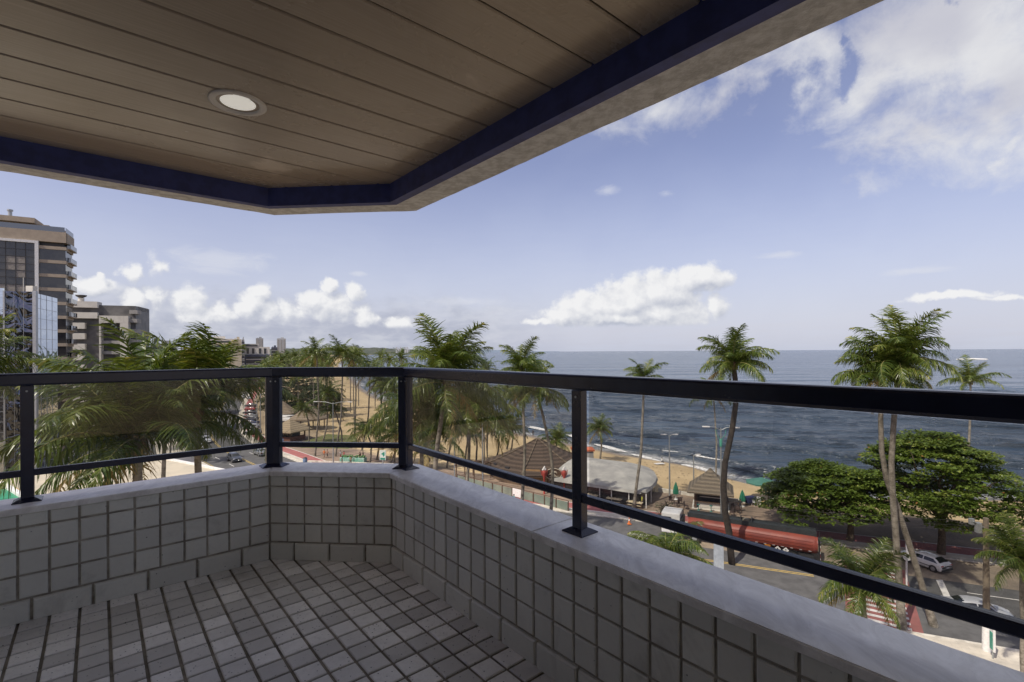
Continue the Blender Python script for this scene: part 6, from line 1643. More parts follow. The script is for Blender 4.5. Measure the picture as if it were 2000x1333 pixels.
def broad_tree(base, label, R_, H, trunkh, seed, mat, nclump=230, leaf=(.13, .28), tiers=4, ctr=(0, 0), ecc=(1, 1), name='sea_almond_tree', leaves=130, cat='tree', low=.35, group=None):
    rnd = random.Random(seed); r = empty(name, base, 0, label, cat, group)
    limbs = MB(); tips = []
    cx, cy = ctr
    limbs.tube([(0, 0, -.1), (.1, 0, trunkh * .5), (.15, .05, trunkh)], [.42, .33, .30], 10)
    nl = 7
    for k in range(nl):
        a = 2 * math.pi * k / nl + rnd.uniform(-.3, .3); rr = R_ * rnd.uniform(.5, .8); zt = trunkh + (H - trunkh) * rnd.uniform(.35, .75)
        p0 = Vector((.15, .05, trunkh)); p3 = Vector((cx + math.cos(a) * rr * ecc[0], cy + math.sin(a) * rr * ecc[1], zt)); p1 = p0.lerp(p3, .3) + Vector((0, 0, .5 + rnd.random())); p2 = p0.lerp(p3, .65) + Vector((rnd.uniform(-.6, .6), rnd.uniform(-.6, .6), .6))
        path = catmull([p0, p1, p2, p3], 4); limbs.tube(path, [.20 - .15 * i / (len(path) - 1) for i in range(len(path))], 6)
        for q in range(3):
            b_ = path[rnd.randint(5, len(path) - 2)]; e = b_ + Vector((rnd.uniform(-1.8, 1.8), rnd.uniform(-1.8, 1.8), rnd.uniform(.3, 1.3))); limbs.tube([b_, b_.lerp(e, .5) + Vector((0, 0, .2)), e], [.07, .05, .02], 5)
    limbs.build('trunk', m_bark, r)
    cr = MB(); protos = [leaf_cluster_mesh(seed * 10 + q, leaves, 1.0, leaf[0], leaf[1]) for q in range(5)]
    for k in range(nclump):
        a = rnd.uniform(0, 6.28); u = rnd.random() ** .55; ti = rnd.random()
        hz_ = low + (1 - low) * (1 - u ** 1.7) ** .6
        if rnd.random() < .55: zz = trunkh + (H - trunkh) * hz_ * rnd.uniform(.88, 1.0)
        else:
            tt = rnd.randint(0, tiers) / tiers; zz = trunkh + (H - trunkh) * (low * .6 + (hz_ - low * .6) * tt) + rnd.uniform(-.25, .25)
        wob = 1 + .16 * math.sin(3 * a + seed) + .10 * math.sin(7 * a + 2 * seed)
        x = cx + math.cos(a) * u * R_ * wob * ecc[0]; y = cy + math.sin(a) * u * R_ * wob * ecc[1]; sc_ = rnd.uniform(.75, 1.35)
        pr = rnd.choice(protos); ra = rnd.uniform(0, 6.28); ca, sa = math.cos(ra), math.sin(ra); b0 = len(cr.v); dr = rnd.uniform(-.25, .25)
        cr.v += [(x + (vx * ca - vy * sa) * sc_, y + (vx * sa + vy * ca) * sc_, zz + vz * sc_) for vx, vy, vz in pr.v]
        cr.f += [[q + b0 for q in g] for g in pr.f]; cr.m += [1 if rnd.random() < .004 else 0 for _ in pr.f]; cr.smooth += pr.smooth; cr.rnd += [min(1, max(0, q * .7 + .15 + dr)) for q in pr.rnd]
    cr._build('crown', [mat, m_almondred], r, True); return r
broad_tree(G(1660, 1058), 'broad sea almond tree just beyond the truck, left of the pair', 6.3, 8.6, 2.8, 3, m_almond, 270, (.12, .30), 5, (-2.0, 2.0), (1.0, 1.0), low=.12)
broad_tree(G(1838, 1084), 'taller sea almond tree behind the white hatchback, right of the pair', 7.6, 12.8, 3.6, 5, m_almond, 400, (.12, .30), 7, (1.0, 2.2), (1.0, 1.0), low=.10)
for i, (px, py, rr, hh, lb) in enumerate([(590, 800, 8, 13, 'large dull green casuarina-like tree left in the middle pane'), (622, 812, 7, 11, 'rounded dark tree right of the large dull green one'), (560, 790, 8, 12, 'bushy tree at the corner post beyond the kiosk'), (640, 800, 5, 8, 'small round tree before the bright sand'),
        (545, 815, 6, 9, 'leafy tree directly behind the corner railing posts'), (478, 800, 0, 0, '')]):
    if not lb: continue
    broad_tree(G(px, py), lb, rr, hh, 2.2, 20 + i, m_bush, 120, (.22, .55), 5, (0, 0), (1, 1), 'bushy_tree', 60, 'tree', .15, 'bushy trees beyond the kiosk')
q = G(100, 830); broad_tree(q, 'green tree at the foot of the mirror building', 6, 8.5, 2.5, 31, m_bush, 110, (.2, .5), 4, (0, 0), (1, 1), 'bushy_tree', 60)
q = G(165, 800); broad_tree(q, 'round tree in front of the white apartment block', 7, 10, 2.5, 32, m_bush, 110, (.2, .5), 4, (0, 0), (1, 1), 'bushy_tree', 60)
# small shrub with a thin pole in front of the truck cab
q = G(1296, 1032); broad_tree(q, 'small dark sapling in front of the white truck cab', .5, 3.0, 1.0, 36, m_bush, 12, (.07, .2), 3, (0, 0), (1, 1), 'sapling', 40, 'tree', .1)
# far woods on the bay side: one mass
mb = MB(); rw = random.Random(9)
for k in range(900):
    s = RL[-1] * rw.uniform(.50, .995); o_ = rw.uniform(8, 60) if rw.random() < .6 else -rw.uniform(10, 120)
    p_ = rp(s, (far_w(s) + o_) if o_ > 0 else (near_w(s) + o_))[0]; h = rw.uniform(5, 12); r0 = rw.uniform(3, 6)
    for j in range(16):
        a, b_ = rw.uniform(0, 6.28), rw.uniform(-.3, 1.3); c = Vector((p_.x + math.cos(a) * math.cos(b_) * r0, p_.y + math.sin(a) * math.cos(b_) * r0, h + math.sin(b_) * r0 * .8)); d = Vector((rw.uniform(-1, 1), rw.uniform(-1, 1), rw.uniform(-.4, .8))).normalized() * 1.6; e = Vector((rw.uniform(-1, 1), rw.uniform(-1, 1), rw.uniform(-.4, .6))).normalized() * 1.3
        mb.add([c - d, c - e, c + d, c + e], [(0, 1, 2, 3)], 0)
tag(mb._build('far_woods', m_bush, None, True), 'far mass of mixed green trees along the curving shore', 'trees', None, 'stuff')

# ------------------------------------------------------------------ vehicles
m_tyre = M_('tyre_rubber', (.018, .018, .018), (.028, .027, .026), 12, .85); m_rim = M_('alloy_rim', (.48, .48, .49), (.36, .36, .37), 8, .35, .8)
m_carglass = M_('tinted_car_glass', (.012, .014, .016), (.02, .022, .024), 2, .04, 0, 0, .01, None, .8)
m_trim = M_('black_trim', (.022, .022, .024), (.03, .03, .03), 6, .6); m_tail = M_('red_lamp', (.34, .02, .015), (.25, .015, .01), 12, .2); m_head = M_('clear_lamp', (.62, .64, .66), (.5, .52, .54), 10, .12)
m_plate = M_('number_plate', (.50, .50, .50), (.42, .42, .42), 4, .5)
def paint(name, c): return M_(name, c, tuple(x * .88 for x in c), .8, .28, .0, 0, .01, None, .6, coat=.6)
PAINT = {'white': paint('white_car_paint', (.70, .70, .68)), 'silver': paint('silver_car_paint', (.46, .47, .49)), 'dark': paint('dark_grey_paint', (.05, .055, .065)), 'black': paint('black_paint', (.012, .012, .014)), 'red': paint('red_paint', (.35, .03, .03)), 'blue': paint('navy_car_paint', (.03, .04, .10)), 'grey': paint('mid_grey_paint', (.18, .185, .19))}
# stations: x, z_low, z_belt, z_roof, half width at belt, half width at roof
CAR = {
 'sedan': dict(st=[(-2.30, .42, .70, .74, .70, .66), (-2.24, .27, .90, .97, .80, .72), (-2.0, .23, .96, 1.04, .86, .74), (-1.55, .22, .97, 1.07, .885, .70), (-.95, .20, .955, 1.38, .895, .60), (-.45, .20, .945, 1.455, .90, .61), (.2, .20, .93, 1.46, .90, .61), (.62, .20, .92, 1.38, .90, .60), (1.18, .20, .90, .98, .89, .78), (1.65, .22, .84, .91, .86, .76), (2.05, .22, .74, .80, .82, .70), (2.25, .27, .62, .66, .74, .62), (2.30, .40, .55, .58, .66, .55)], win=(3, 8), wb=(-1.45, 1.35), pill=(-.15, .80), roofx=(-.88, .58)),
 'hatch': dict(st=[(-2.02, .42, .72, .76, .72, .68), (-1.97, .27, .88, .95, .79, .70), (-1.80, .22, .92, 1.03, .82, .68), (-1.25, .20, .92, 1.36, .83, .57), (-.6, .20, .91, 1.38, .835, .57), (.1, .20, .90, 1.38, .835, .57), (.38, .20, .89, 1.33, .83, .56), (.95, .20, .88, .95, .83, .72), (1.5, .22, .83, .88, .80, .70), (1.92, .24, .76, .80, .76, .66), (2.02, .28, .60, .64, .70, .60), (2.06, .38, .52, .55, .66, .56)], win=(2, 7), wb=(-1.25, 1.22), pill=(-.35, .6), roofx=(-1.2, .35)),
 'suv': dict(st=[(-2.15, .48, .85, .92, .78, .72), (-2.1, .32, 1.05, 1.15, .86, .72), (-1.85, .28, 1.07, 1.55, .89, .62), (-1.0, .26, 1.05, 1.66, .90, .64), (0, .26, 1.04, 1.67, .90, .64), (.45, .26, 1.03, 1.60, .90, .63), (1.05, .26, 1.02, 1.10, .89, .78), (1.6, .28, .97, 1.04, .87, .76), (2.0, .30, .88, .94, .84, .70), (2.15, .36, .72, .78, .76, .62)], win=(2, 6), wb=(-1.32, 1.32), pill=(-.5, .6), roofx=(-1.8, .4)),
}
def car(kind, color, loc, heading, label, group, extra=None, copy_of=None, zs=1.0):
    c = CAR[kind]; st = c['st']; P0 = PAINT[color]; r = empty('parked_car' if 'parked' in label else 'car', loc, heading, label, 'car', group, 1.0)
    def ip(x):
        for i in range(len(st) - 1):
            if st[i][0] <= x <= st[i + 1][0]:
                t = (x - st[i][0]) / (st[i + 1][0] - st[i][0]); return [st[i][k] + (st[i + 1][k] - st[i][k]) * t for k in range(6)]
        return st[0] if x < st[0][0] else st[-1]
    mb = MB(); rows = []; xs = sorted(set([s[0] for s in st] + [st[0][0] + (st[-1][0] - st[0][0]) * k / 26 for k in range(27)]))
    wr = .315 if kind != 'suv' else .35
    for x in xs:
        _, zl, zb, zr_, w, wr_ = ip(x); cab = zr_ - zb > .2
        half = [(w * .86, zl), (w * .985, zl + .10), (w * 1.0, zl + .28), (w * 1.0, (zl + zb) / 2 + .06), (w * .985, zb - .04), (w * .955, zb), (wr_ + .03, zr_ - .10 if cab else zb + (zr_ - zb) * .5), (wr_ - .03, zr_ - .035 if cab else zr_ - .02), (wr_ * .6, zr_), (0, zr_ + .012)]
        rows.append([(x, -y, z) for y, z in half] + [(x, y, z) for y, z in reversed(half[:-1])])
    m = len(rows[0]); vs = [q for r_ in rows for q in r_]
    mb.add(vs, [[i * m + j, i * m + j + 1, (i + 1) * m + j + 1, (i + 1) * m + j] for i in range(len(rows) - 1) for j in range(m - 1)] + [list(range(m)), list(reversed(range((len(rows) - 1) * m, len(rows) * m)))], 0, True)
    mb.build('body', P0, r)
    mb = MB()
    for x in c['wb']:
        for s in (-1, 1):
            w = ip(x)[4]; y0 = s * (w * .62); y1 = s * (w * 1.004 + .002); mb.tube([(x, y0, wr), (x, y1, wr)], wr + .055, 20)
    mb.build('wheel_arch', m_trim, r)
    for x in c['wb']:
        for s in (-1, 1):
            w = ip(x)[4]; wh = MB(); y0 = s * (w - .19); y1 = s * (w + .015); wh.tube([(x, y0, wr), (x, y1 - s * .02, wr), (x, y1, wr)], [wr, wr, wr - .025], 20); wo = wh.build('wheel', m_tyre, r)
            rm = MB(); rm.tube([(x, y1 - s * .01, wr), (x, y1 + s * .012, wr)], [wr * .66, wr * .60], 16); ro = rm.build('rim', m_rim, wo)
            hb_ = MB(); hb_.tube([(x, y1 + s * .0125, wr), (x, y1 + s * .02, wr)], wr * .2, 8)
            for k in range(5):
                a = k * 1.2566; hb_.box((x + math.cos(a + .63) * wr * .42, y1 + s * .013, wr + math.sin(a + .63) * wr * .42), (wr * .16, .008, wr * .22), 0, 0)
            hb_.build('hub', m_trim, ro) if False else None
    # side windows
    a0, a1 = st[c['win'][0]][0], st[c['win'][1]][0]
    def side_pt(x, t, s, e=.006):
        _, zl, zb, zr_, w, wr_ = ip(x); y = w * .955 + (wr_ + .03 - w * .955) * t; z = zb + (zr_ - .10 - zb) * t; return (x, s * (y + e), z + e * .4)
    px_ = c['pill'][0]
    def top_of(x): v_ = ip(x); return v_[3] - v_[2] > .3
    for s in (-1, 1):
        for (u0, u1) in ((a0 + .16, px_ - .045), (px_ + .045, a1 - .10)):
            b = MB(); n = 8; lo = []; hi = []
            xr0 = max(u0, c['roofx'][0] + .02); xr1 = min(u1, c['roofx'][1] - .02)
            for k in range(n + 1):
                t = k / n; lo.append(side_pt(u0 + (u1 - u0) * t, .08, s)); hi.append(side_pt(xr0 + (xr1 - xr0) * t, .93, s))
            b.add(lo + hi, [[k, k + 1, n + 2 + k, n + 1 + k] for k in range(n)], 0, False); b.build('side_window', m_carglass, r)
    def screen(x0, x1, nm):
        b = MB(); n = 5; vs = []
        for k in range(n + 1):
            x = x0 + (x1 - x0) * k / n; v_ = ip(x); cab = v_[3] - v_[2] > .2; wd = (v_[5] - .05) * (.97) if cab else v_[4] * .80
            for u in (-1, -.5, 0, .5, 1): vs.append((x, wd * u, v_[3] + .018 - .03 * abs(u) ** 2))
        b.add(vs, [[i * 5 + j, i * 5 + j + 1, (i + 1) * 5 + j + 1, (i + 1) * 5 + j] for i in range(n) for j in range(4)], 0, True); b.build(nm, m_carglass, r)
    screen(c['roofx'][1] + .03, a1 - .06, 'windscreen'); screen(a0 + (.12 if kind == 'sedan' else .03), c['roofx'][0] - .04, 'rear_window')
    xf, xb = st[-1][0], st[0][0]
    for s in (-1, 1):
        v_ = ip(xf - .12); b = MB(); b.bbox((xf - .10, s * (v_[4] * .80), v_[2] - .06), (.20, .34, .14), .03); b.build('headlight', m_head, r)
        v_ = ip(xb + .06); b = MB(); b.bbox((xb + .07, s * (v_[4] * .80), v_[2] - .10), (.12, .30, .16), .02); b.build('tail_light', m_tail, r)
        b = MB(); b.bbox((a1 - .22, s * (ip(a1 - .25)[4] + .06), ip(a1 - .25)[2] + .07), (.12, .18, .12), .03); b.build('wing_mirror', P0 if kind != 'hatch' else m_trim, r)
    b = MB(); b.bbox((xb + .05, 0, .40), (.18, ip(xb + .1)[4] * 1.9, .16 if kind != 'hatch' else .22), .03); b.build('rear_bumper', P0 if kind == 'sedan' else m_trim, r)
    b = MB(); b.bbox((xf - .05, 0, .36), (.16, ip(xf - .1)[4] * 1.75, .18), .03); b.build('front_bumper', m_trim, r)
    b = MB(); b.box((xb - .035, 0, .62), (.02, .40, .13)); b.build('number_plate', m_plate, r)
    if kind == 'hatch': 
        for s in (-1, 1): b = MB(); b.box((-.02, s * .838, .50), (2.0, .02, .07)); b.build('rub_strip', m_trim, r)
    return r
car('hatch', 'white', (G(1802, 1109) + Vector((.55, .45, 0))), math.atan2(.95, -.32), 'older white hatchback with black bumper parked by the sea almond trunk', 'cars near the crosswalk')
car('sedan', 'silver', (G(1940, 1222) + Vector((-.15, 1.3, 0))), math.atan2(-.39, .92), 'silver-white sedan driving right beyond the crosswalk stop line', 'cars near the crosswalk')
def dir_at(p): s, o = s_of(p.x, p.y); return rp(s, o)[1]
def road_car(px, py, kind, color, away, lb, grp='cars on the coast road'):
    p = G(px, py); d = dir_at(p); h = math.atan2(d.y, d.x) if away else math.atan2(-d.y, -d.x); return car(kind, color, p, h, lb, grp)
road_car(458, 901, 'suv', 'dark', False, 'dark blue-grey SUV coming round the bend, nearest below the lower rail')
road_car(388, 879, 'sedan', 'white', False, 'white saloon behind the left palm trunk, just above the lower rail')
road_car(403, 865, 'suv', 'silver', False, 'silver car beside the yellow line, one ahead of the white saloon')
road_car(367, 869, 'sedan', 'white', False, 'white car half hidden behind the second palm trunk')
road_car(369, 853, 'sedan', 'silver', False, 'pale car further up behind the second palm trunk')
road_car(432, 846, 'suv', 'white', True, 'white estate driving away on the sea side lane')
road_car(446, 807, 'sedan', 'grey', True, 'grey car far up the road below the hanging frond')
road_car(476, 777, 'sedan', 'white', True, 'far white car, left of the two near the top of the road')
road_car(487, 780, 'sedan', 'silver', True, 'far silver car, right of the two near the top of the road')
road_car(509, 889, 'sedan', 'grey', True, 'grey car at the sea side kerb right behind the corner post')
for (px, py, kd, cl_, lb) in [(493, 850, 'suv', 'black', 'black parked SUV nearest in the row along the cycle path'), (491, 839, 'suv', 'silver', 'silver parked car second in the row along the cycle path'), (490, 830, 'sedan', 'blue', 'navy parked car third in the row along the cycle path'), (490, 823, 'suv', 'dark', 'dark parked car fourth in the row along the cycle path'), (489, 816, 'sedan', 'grey', 'grey parked car fifth in the row along the cycle path'), (488, 809, 'sedan', 'black', 'black parked saloon just before the red one'), (489, 802, 'hatch', 'red', 'red parked hatchback at the far end of the row'), (490, 795, 'sedan', 'dark', 'dark parked car beyond the red hatchback')]:
    p = G(px, py); d = dir_at(p); car(kd, cl_, p, math.atan2(d.y, d.x) + 1.1, lb, 'cars parked along the cycle path')

# red tank semi-trailer and white cab
m_tred = M_('faded_red_tank', (.27, .058, .036), (.19, .042, .030), .7, .5, 0, .15, .02, 2, stretch=(1, 1, 3)); m_tarp = M_('black_top_cover', (.022, .028, .030), (.035, .04, .042), 1.5, .6)
tp = G(1590, 1106); hd = math.atan2(.50, -.86)
trk = empty('tank_trailer', tp, hd, 'long red tank semi-trailer with black top parked along the sea side kerb', 'trailer')
# local frame: +x forward (towards the cab), y=0 near side, width to negative side (away)
TLn = 12.2; WD = 2.45; away = -1
mb = MB(); sec = [(.35, 1.15), (.05, 1.55), (-.02, 2.0), (.12, 2.45), (.42, 2.72), (.80, 2.82)]; sec = sec + [(WD - y, z) for y, z in reversed(sec)]
xs = [-.35, -.2, 0, TLn * .25, TLn * .5, TLn * .75, TLn, TLn + .15]
rows = []
for i, x in enumerate(xs):
    k = .86 if i in (0, len(xs) - 1) else (.96 if i in (1,) else 1); rows.append([(x, away * (WD / 2 + (y - WD / 2) * k), 1.98 + (z - 1.98) * k) for y, z in sec])
m = len(sec); vs = [q for r_ in rows for q in r_]
mb.add(vs, [[i * m + j, i * m + (j + 1) % m, (i + 1) * m + (j + 1) % m, (i + 1) * m + j] for i in range(len(xs) - 1) for j in range(m)] + [list(range(m)), list(reversed(range((len(xs) - 1) * m, len(xs) * m)))], 0, True)
mb.build('tank', m_tred, trk)
mb = MB()
for z, y in ((1.50, .055), (1.78, .0), (2.08, -.02), (2.36, .085)): mb.box((TLn / 2, away * (y - .018), z), (TLn - .2, .03, .035))
mb.build('rib', m_tred, trk)
mb = MB(); mb.box((TLn / 2, away * (WD / 2 + .1), 2.96), (TLn + .5, 1.3, .36)); mb.box((TLn / 2, away * (WD / 2 - .5), 3.2), (TLn + .5, .05, .16)); mb.box((TLn / 2, away * (WD / 2 + .7), 3.2), (TLn + .5, .05, .16)); mb.build('top_walkway', m_tarp, trk)
mb = MB()
for dx in (-.55, .55): mb.tube([(TLn * .52 + dx, away * (WD / 2 - .4), 3.0), (TLn * .52 + dx, away * (WD / 2 - .4), 3.5), (TLn * .52 + dx, away * (WD / 2 + .5), 3.5), (TLn * .52 + dx, away * (WD / 2 + .5), 3.0)], .05, 6)
mb.build('guard_hoop', m_trim, trk)
mb = MB(); mb.cyl((TLn * .52, away * (WD / 2 + .05), 3.0), .38, .3, 16); mb.cyl((TLn * .52, away * (WD / 2 + .05), 3.3), .28, .1, 14); mb.build('hatch_lid', M_('olive_lid', (.22, .20, .15), (.16, .15, .11), 3, .7), trk)
for k in range(15): mb = MB(); mb.box((.35 + k * .82, away * .155 , 1.38), (.26, .02, .07)); o = mb.build('reflector', m_white, trk)
mb = MB(); mb.box((4.2, .0, 1.18), (.55, .05, .42)); o = mb.build('orange_placard', M_('orange_placard', (.58, .22, .03), (.5, .18, .03), 3, .5), trk)
mb = MB()
for zz in (1.27, 1.11):
    for k in range(4): mb.box((4.03 + k * .11, .03, zz), (.06, .012, .09))
mb.build('black_digits', m_black, trk)
for k, x in enumerate((2.5, 3.25)):
    Mr = Matrix.Rotation(R(45), 3, 'Y'); mb = MB(); mb.box((x, .02, 1.12), (.42, .04, .42), 0, 0, Mr); d_ = mb.build('hazard_diamond', m_white, trk); mb = MB(); mb.box((x, .045, 1.17), (.10, .01, .13)); mb.box((x, .045, 1.0), (.05, .01, .07)); mb.build('black_mark', m_black, d_)
mb = MB(); mb.box((TLn / 2, away * (WD / 2), 1.02), (TLn - .4, 1.0, .28)); mb.build('chassis', m_trim, trk)
for x in (1.9, 3.15, 4.4):
    for y in (.12, WD - .12):
        s = 1 if y < 1 else -1; b = MB(); b.tube([(x, away * y, .52), (x, away * (y + s * .42), .52)], .52, 22); w_ = b.build('wheel', m_tyre, trk); b = MB(); b.tube([(x, away * (y - s * .012), .52), (x, away * (y + s * .02), .52)], .28, 16); b.build('rim', m_galv, w_)
        b = MB(); pts = [(x + math.cos(t) * .64, away * (y + s * .21), .52 + math.sin(t) * .64) for t in [math.pi * k / 10 for k in range(11)]]
        for j in range(10):
            p0, p1 = pts[j], pts[j + 1]; b.add([(p0[0], away * y, p0[2]), (p1[0], away * y, p1[2]), (p1[0], away * (y + s * .45), p1[2]), (p0[0], away * (y + s * .45), p0[2])], [(0, 1, 2, 3)], 0)
        b.build('mudguard', m_trim, trk)
mb = MB(); mb.bbox((.6, away * .3, .72), (1.3, .5, .45), .04); mb.build('toolbox', m_trim, trk)
mb = MB(); mb.box((-.55, away * (WD / 2), .62), (.10, WD, .14)); mb.box((-.5, away * .1, 1.3), (.07, .10, 1.3)); mb.box((-.5, away * (WD - .1), 1.3), (.07, .10, 1.3)); mb.tube([(-.5, away * .3, 1.9), (-.5, away * .3, 3.5)], .03, 6); mb.build('rear_frame', m_trim, trk)
for k in range(5): mb = MB(); mb.box((-.56, away * .1, .75 + k * .32), (.03, .14, .14)); mb.build('red_white_marker', m_white if k % 2 == 0 else m_tail, trk)
for y in (.35, WD - .35): mb = MB(); mb.box((-.61, away * y, .62), (.03, .3, .12)); mb.build('tail_light', m_tail, trk)
# tractor
cf = Vector((math.cos(hd), math.sin(hd), 0)); cp_ = Vector(tp) + cf * (TLn + 1.0)
cab = empty('truck_cab', cp_, hd + .05, 'white truck cab with flat roof ahead of the red tank trailer', 'truck')
mb = MB(); mb.bbox((1.0, away * 1.22, 1.95), (2.1, 2.4, 2.35), .14); mb.build('cab_body', M_('white_cab_paint', (.66, .66, .64), (.55, .54, .51), .9, .4, coat=.4), cab)
for y, s in ((.0, 1), (2.44, -1)): mb = MB(); mb.box((1.35, away * (y - s * .002), 2.3), (.8, .03, .75)); mb.build('side_window', m_carglass, cab)
mb = MB(); mb.box((-.065, away * 1.22, 2.35), (.02, 1.2, .5)); mb.build('rear_window', m_carglass, cab)
mb = MB(); mb.box((2.06, away * 1.22, 2.35), (.03, 2.0, .85)); mb.build('windscreen', m_carglass, cab)
mb = MB(); mb.box((-.6, away * 1.22, .85), (4.6, 1.0, .28)); mb.box((-.20, away * 1.22, 1.7), (.2, 2.2, 1.6)); mb.build('chassis', m_trim, cab)
for x in (1.3, -1.6):
    for y in (.1, 2.34): s = 1 if y < 1 else -1; b = MB(); b.tube([(x, away * y, .52), (x, away * (y + s * .35), .52)], .52, 20); w_ = b.build('wheel', m_tyre, cab); b = MB(); b.tube([(x, away * (y - s * .012), .52), (x, away * (y + s * .02), .52)], .26, 14); b.build('rim', m_galv, w_)
mb = MB(); mb.tube([(-.35, away * .35, 1.2), (-.35, away * .35, 3.6)], .06, 8); mb.build('exhaust_stack', m_trim, cab)
for y in (-.25, 2.7): mb = MB(); mb.bbox((1.9, away * y, 2.4), (.1, .2, .45), .02); mb.build('wing_mirror', m_trim, cab)

# ------------------------------------------------------------------ people and motorcycles
m_skin = M_('brown_skin', (.30, .17, .11), (.24, .135, .09), 5, .6); m_hair = M_('black_hair', (.018, .014, .012), (.03, .024, .02), 20, .7)
CLO = {'white': M_('white_shirt', (.62, .62, .60), (.5, .5, .48), 4, .9), 'black': M_('black_cloth', (.02, .02, .022), (.03, .03, .032), 4, .9), 'blue': M_('denim_cloth', (.05, .08, .16), (.04, .06, .12), 5, .9), 'red': M_('red_cloth', (.36, .04, .04), (.28, .03, .03), 4, .9), 'orange': M_('orange_cloth', (.5, .14, .04), (.4, .11, .03), 4, .9), 'yellow': M_('hi_vis_yellow', (.50, .52, .06), (.42, .44, .05), 4, .9), 'teal': M_('teal_cloth', (.08, .28, .28), (.06, .22, .22), 4, .9), 'tan': M_('tan_cloth', (.34, .26, .17), (.28, .21, .14), 4, .9), 'brown': m_skin}
def person_mesh(pose):
    J = {}
    if pose == 'stand': hip, knee, foot = [(0, .10, .92), (0, -.10, .92)], [(.03, .11, .50), (.05, -.11, .50)], [(.0, .12, .07), (.02, -.12, .07)]; lean = 0
    elif pose == 'walk': hip, knee, foot = [(0, .10, .92), (0, -.10, .92)], [(.20, .10, .52), (-.04, -.10, .50)], [(.26, .11, .08), (-.34, -.10, .14)]; lean = .05
    else: hip, knee, foot = [(0, .11, .48), (0, -.11, .48)], [(.42, .14, .50), (.42, -.14, .50)], [(.40, .15, .07), (.40, -.15, .07)]; lean = .10
    hz_ = hip[0][2]; ch = (lean, 0, hz_ + .46); nk = (lean * 1.3, 0, hz_ + .60); hdp = (lean * 1.4, 0, hz_ + .70); tp_ = (lean * 1.4, 0, hz_ + .80)
    sh = [(lean, .19, hz_ + .50), (lean, -.19, hz_ + .50)]
    if pose == 'stand': el_, ha = [(lean - .03, .25, hz_ + .22), (lean - .03, -.25, hz_ + .22)], [(.06, .26, hz_ - .04), (.06, -.26, hz_ - .04)]
    elif pose == 'walk': el_, ha = [(-.12, .25, hz_ + .24), (.10, -.25, hz_ + .23)], [(-.06, .26, hz_ - .0), (.30, -.24, hz_ + .06)]
    else: el_, ha = [(.18, .25, hz_ + .26), (.18, -.25, hz_ + .26)], [(.46, .22, hz_ + .34), (.46, -.22, hz_ + .34)]
    V_ = []; E = []; RD = []
    def av(p, r): V_.append(p); RD.append(r); return len(V_) - 1
    pel = av((0, 0, hz_), .13); w_ = av((lean * .5, 0, hz_ + .22), .115); c_ = av(ch, .14); n_ = av(nk, .055); h_ = av(hdp, .085); t_ = av(tp_, .085); E += [(pel, w_), (w_, c_), (c_, n_), (n_, h_), (h_, t_)]
    for s in (0, 1):
        a = av(hip[s], .095); b = av(knee[s], .062); c = av(foot[s], .045); ft = av((foot[s][0] + .17, foot[s][1], .04), .038); E += [(pel, a), (a, b), (b, c), (c, ft)]
        a = av(sh[s], .062); b = av(el_[s], .043); c = av(ha[s], .032); f = av((ha[s][0] + .05, ha[s][1], ha[s][2] - .09 if pose != 'ride' else ha[s][2]), .026); E += [(c_, a), (a, b), (b, c), (c, f)]
    me = bpy.data.meshes.new('body'); me.from_pydata(V_, E, []); o = bpy.data.objects.new('body', me); COL.objects.link(o)
    md = o.modifiers.new('s', 'SKIN'); md.use_smooth_shade = True; o.modifiers.new('u', 'SUBSURF').levels = 1
    for i, r in enumerate(RD): me.skin_vertices[0].data[i].radius = (r, r)
    me.skin_vertices[0].data[0].use_root = True
    dg = bpy.context.evaluated_depsgraph_get(); dg.update(); ev = bpy.data.meshes.new_from_object(o.evaluated_get(dg)); bpy.data.objects.remove(o)
    return ev, hz_, hdp
PM = {k: person_mesh(k) for k in ('stand', 'walk', 'ride')}
def person(loc, rz, pose, shirt, pants, label, grp=None, hat=False, sc_=1.0):
    src, hz_, hd_ = PM[pose]; me = src.copy(); r = empty('person', loc, rz, label, 'person', grp, sc_)
    me.materials.clear()
    for m_ in (m_skin, CLO[shirt], CLO[pants]): me.materials.append(m_)
    for p in me.polygons:
        c = p.center; z = c.z; k = 0
        if pose == 'ride': k = 1 if (z > hz_ + .06 and z < hz_ + .60 and c.x < .26) else (2 if z < hz_ + .10 and z > .12 else 0)
        else: k = 1 if (hz_ + .02 < z < hz_ + .58 and abs(c.y) < .27 and (z > hz_ + .26 or abs(c.y) < .17)) else (2 if .40 < z <= hz_ + .05 and abs(c.y) < .21 else 0)
        p.material_index = k; p.use_smooth = True
    o = inst('body', me, r)
    mb = MB(); mb.lathe([(.095, -.04), (.107, .02), (.10, .08), (.06, .13), (.01, .145)], (hd_[0] - .012, 0, hd_[2] + .02), 12); mb.build('helmet' if hat else 'hair', CLO[hat] if hat else m_hair, r)
    return r
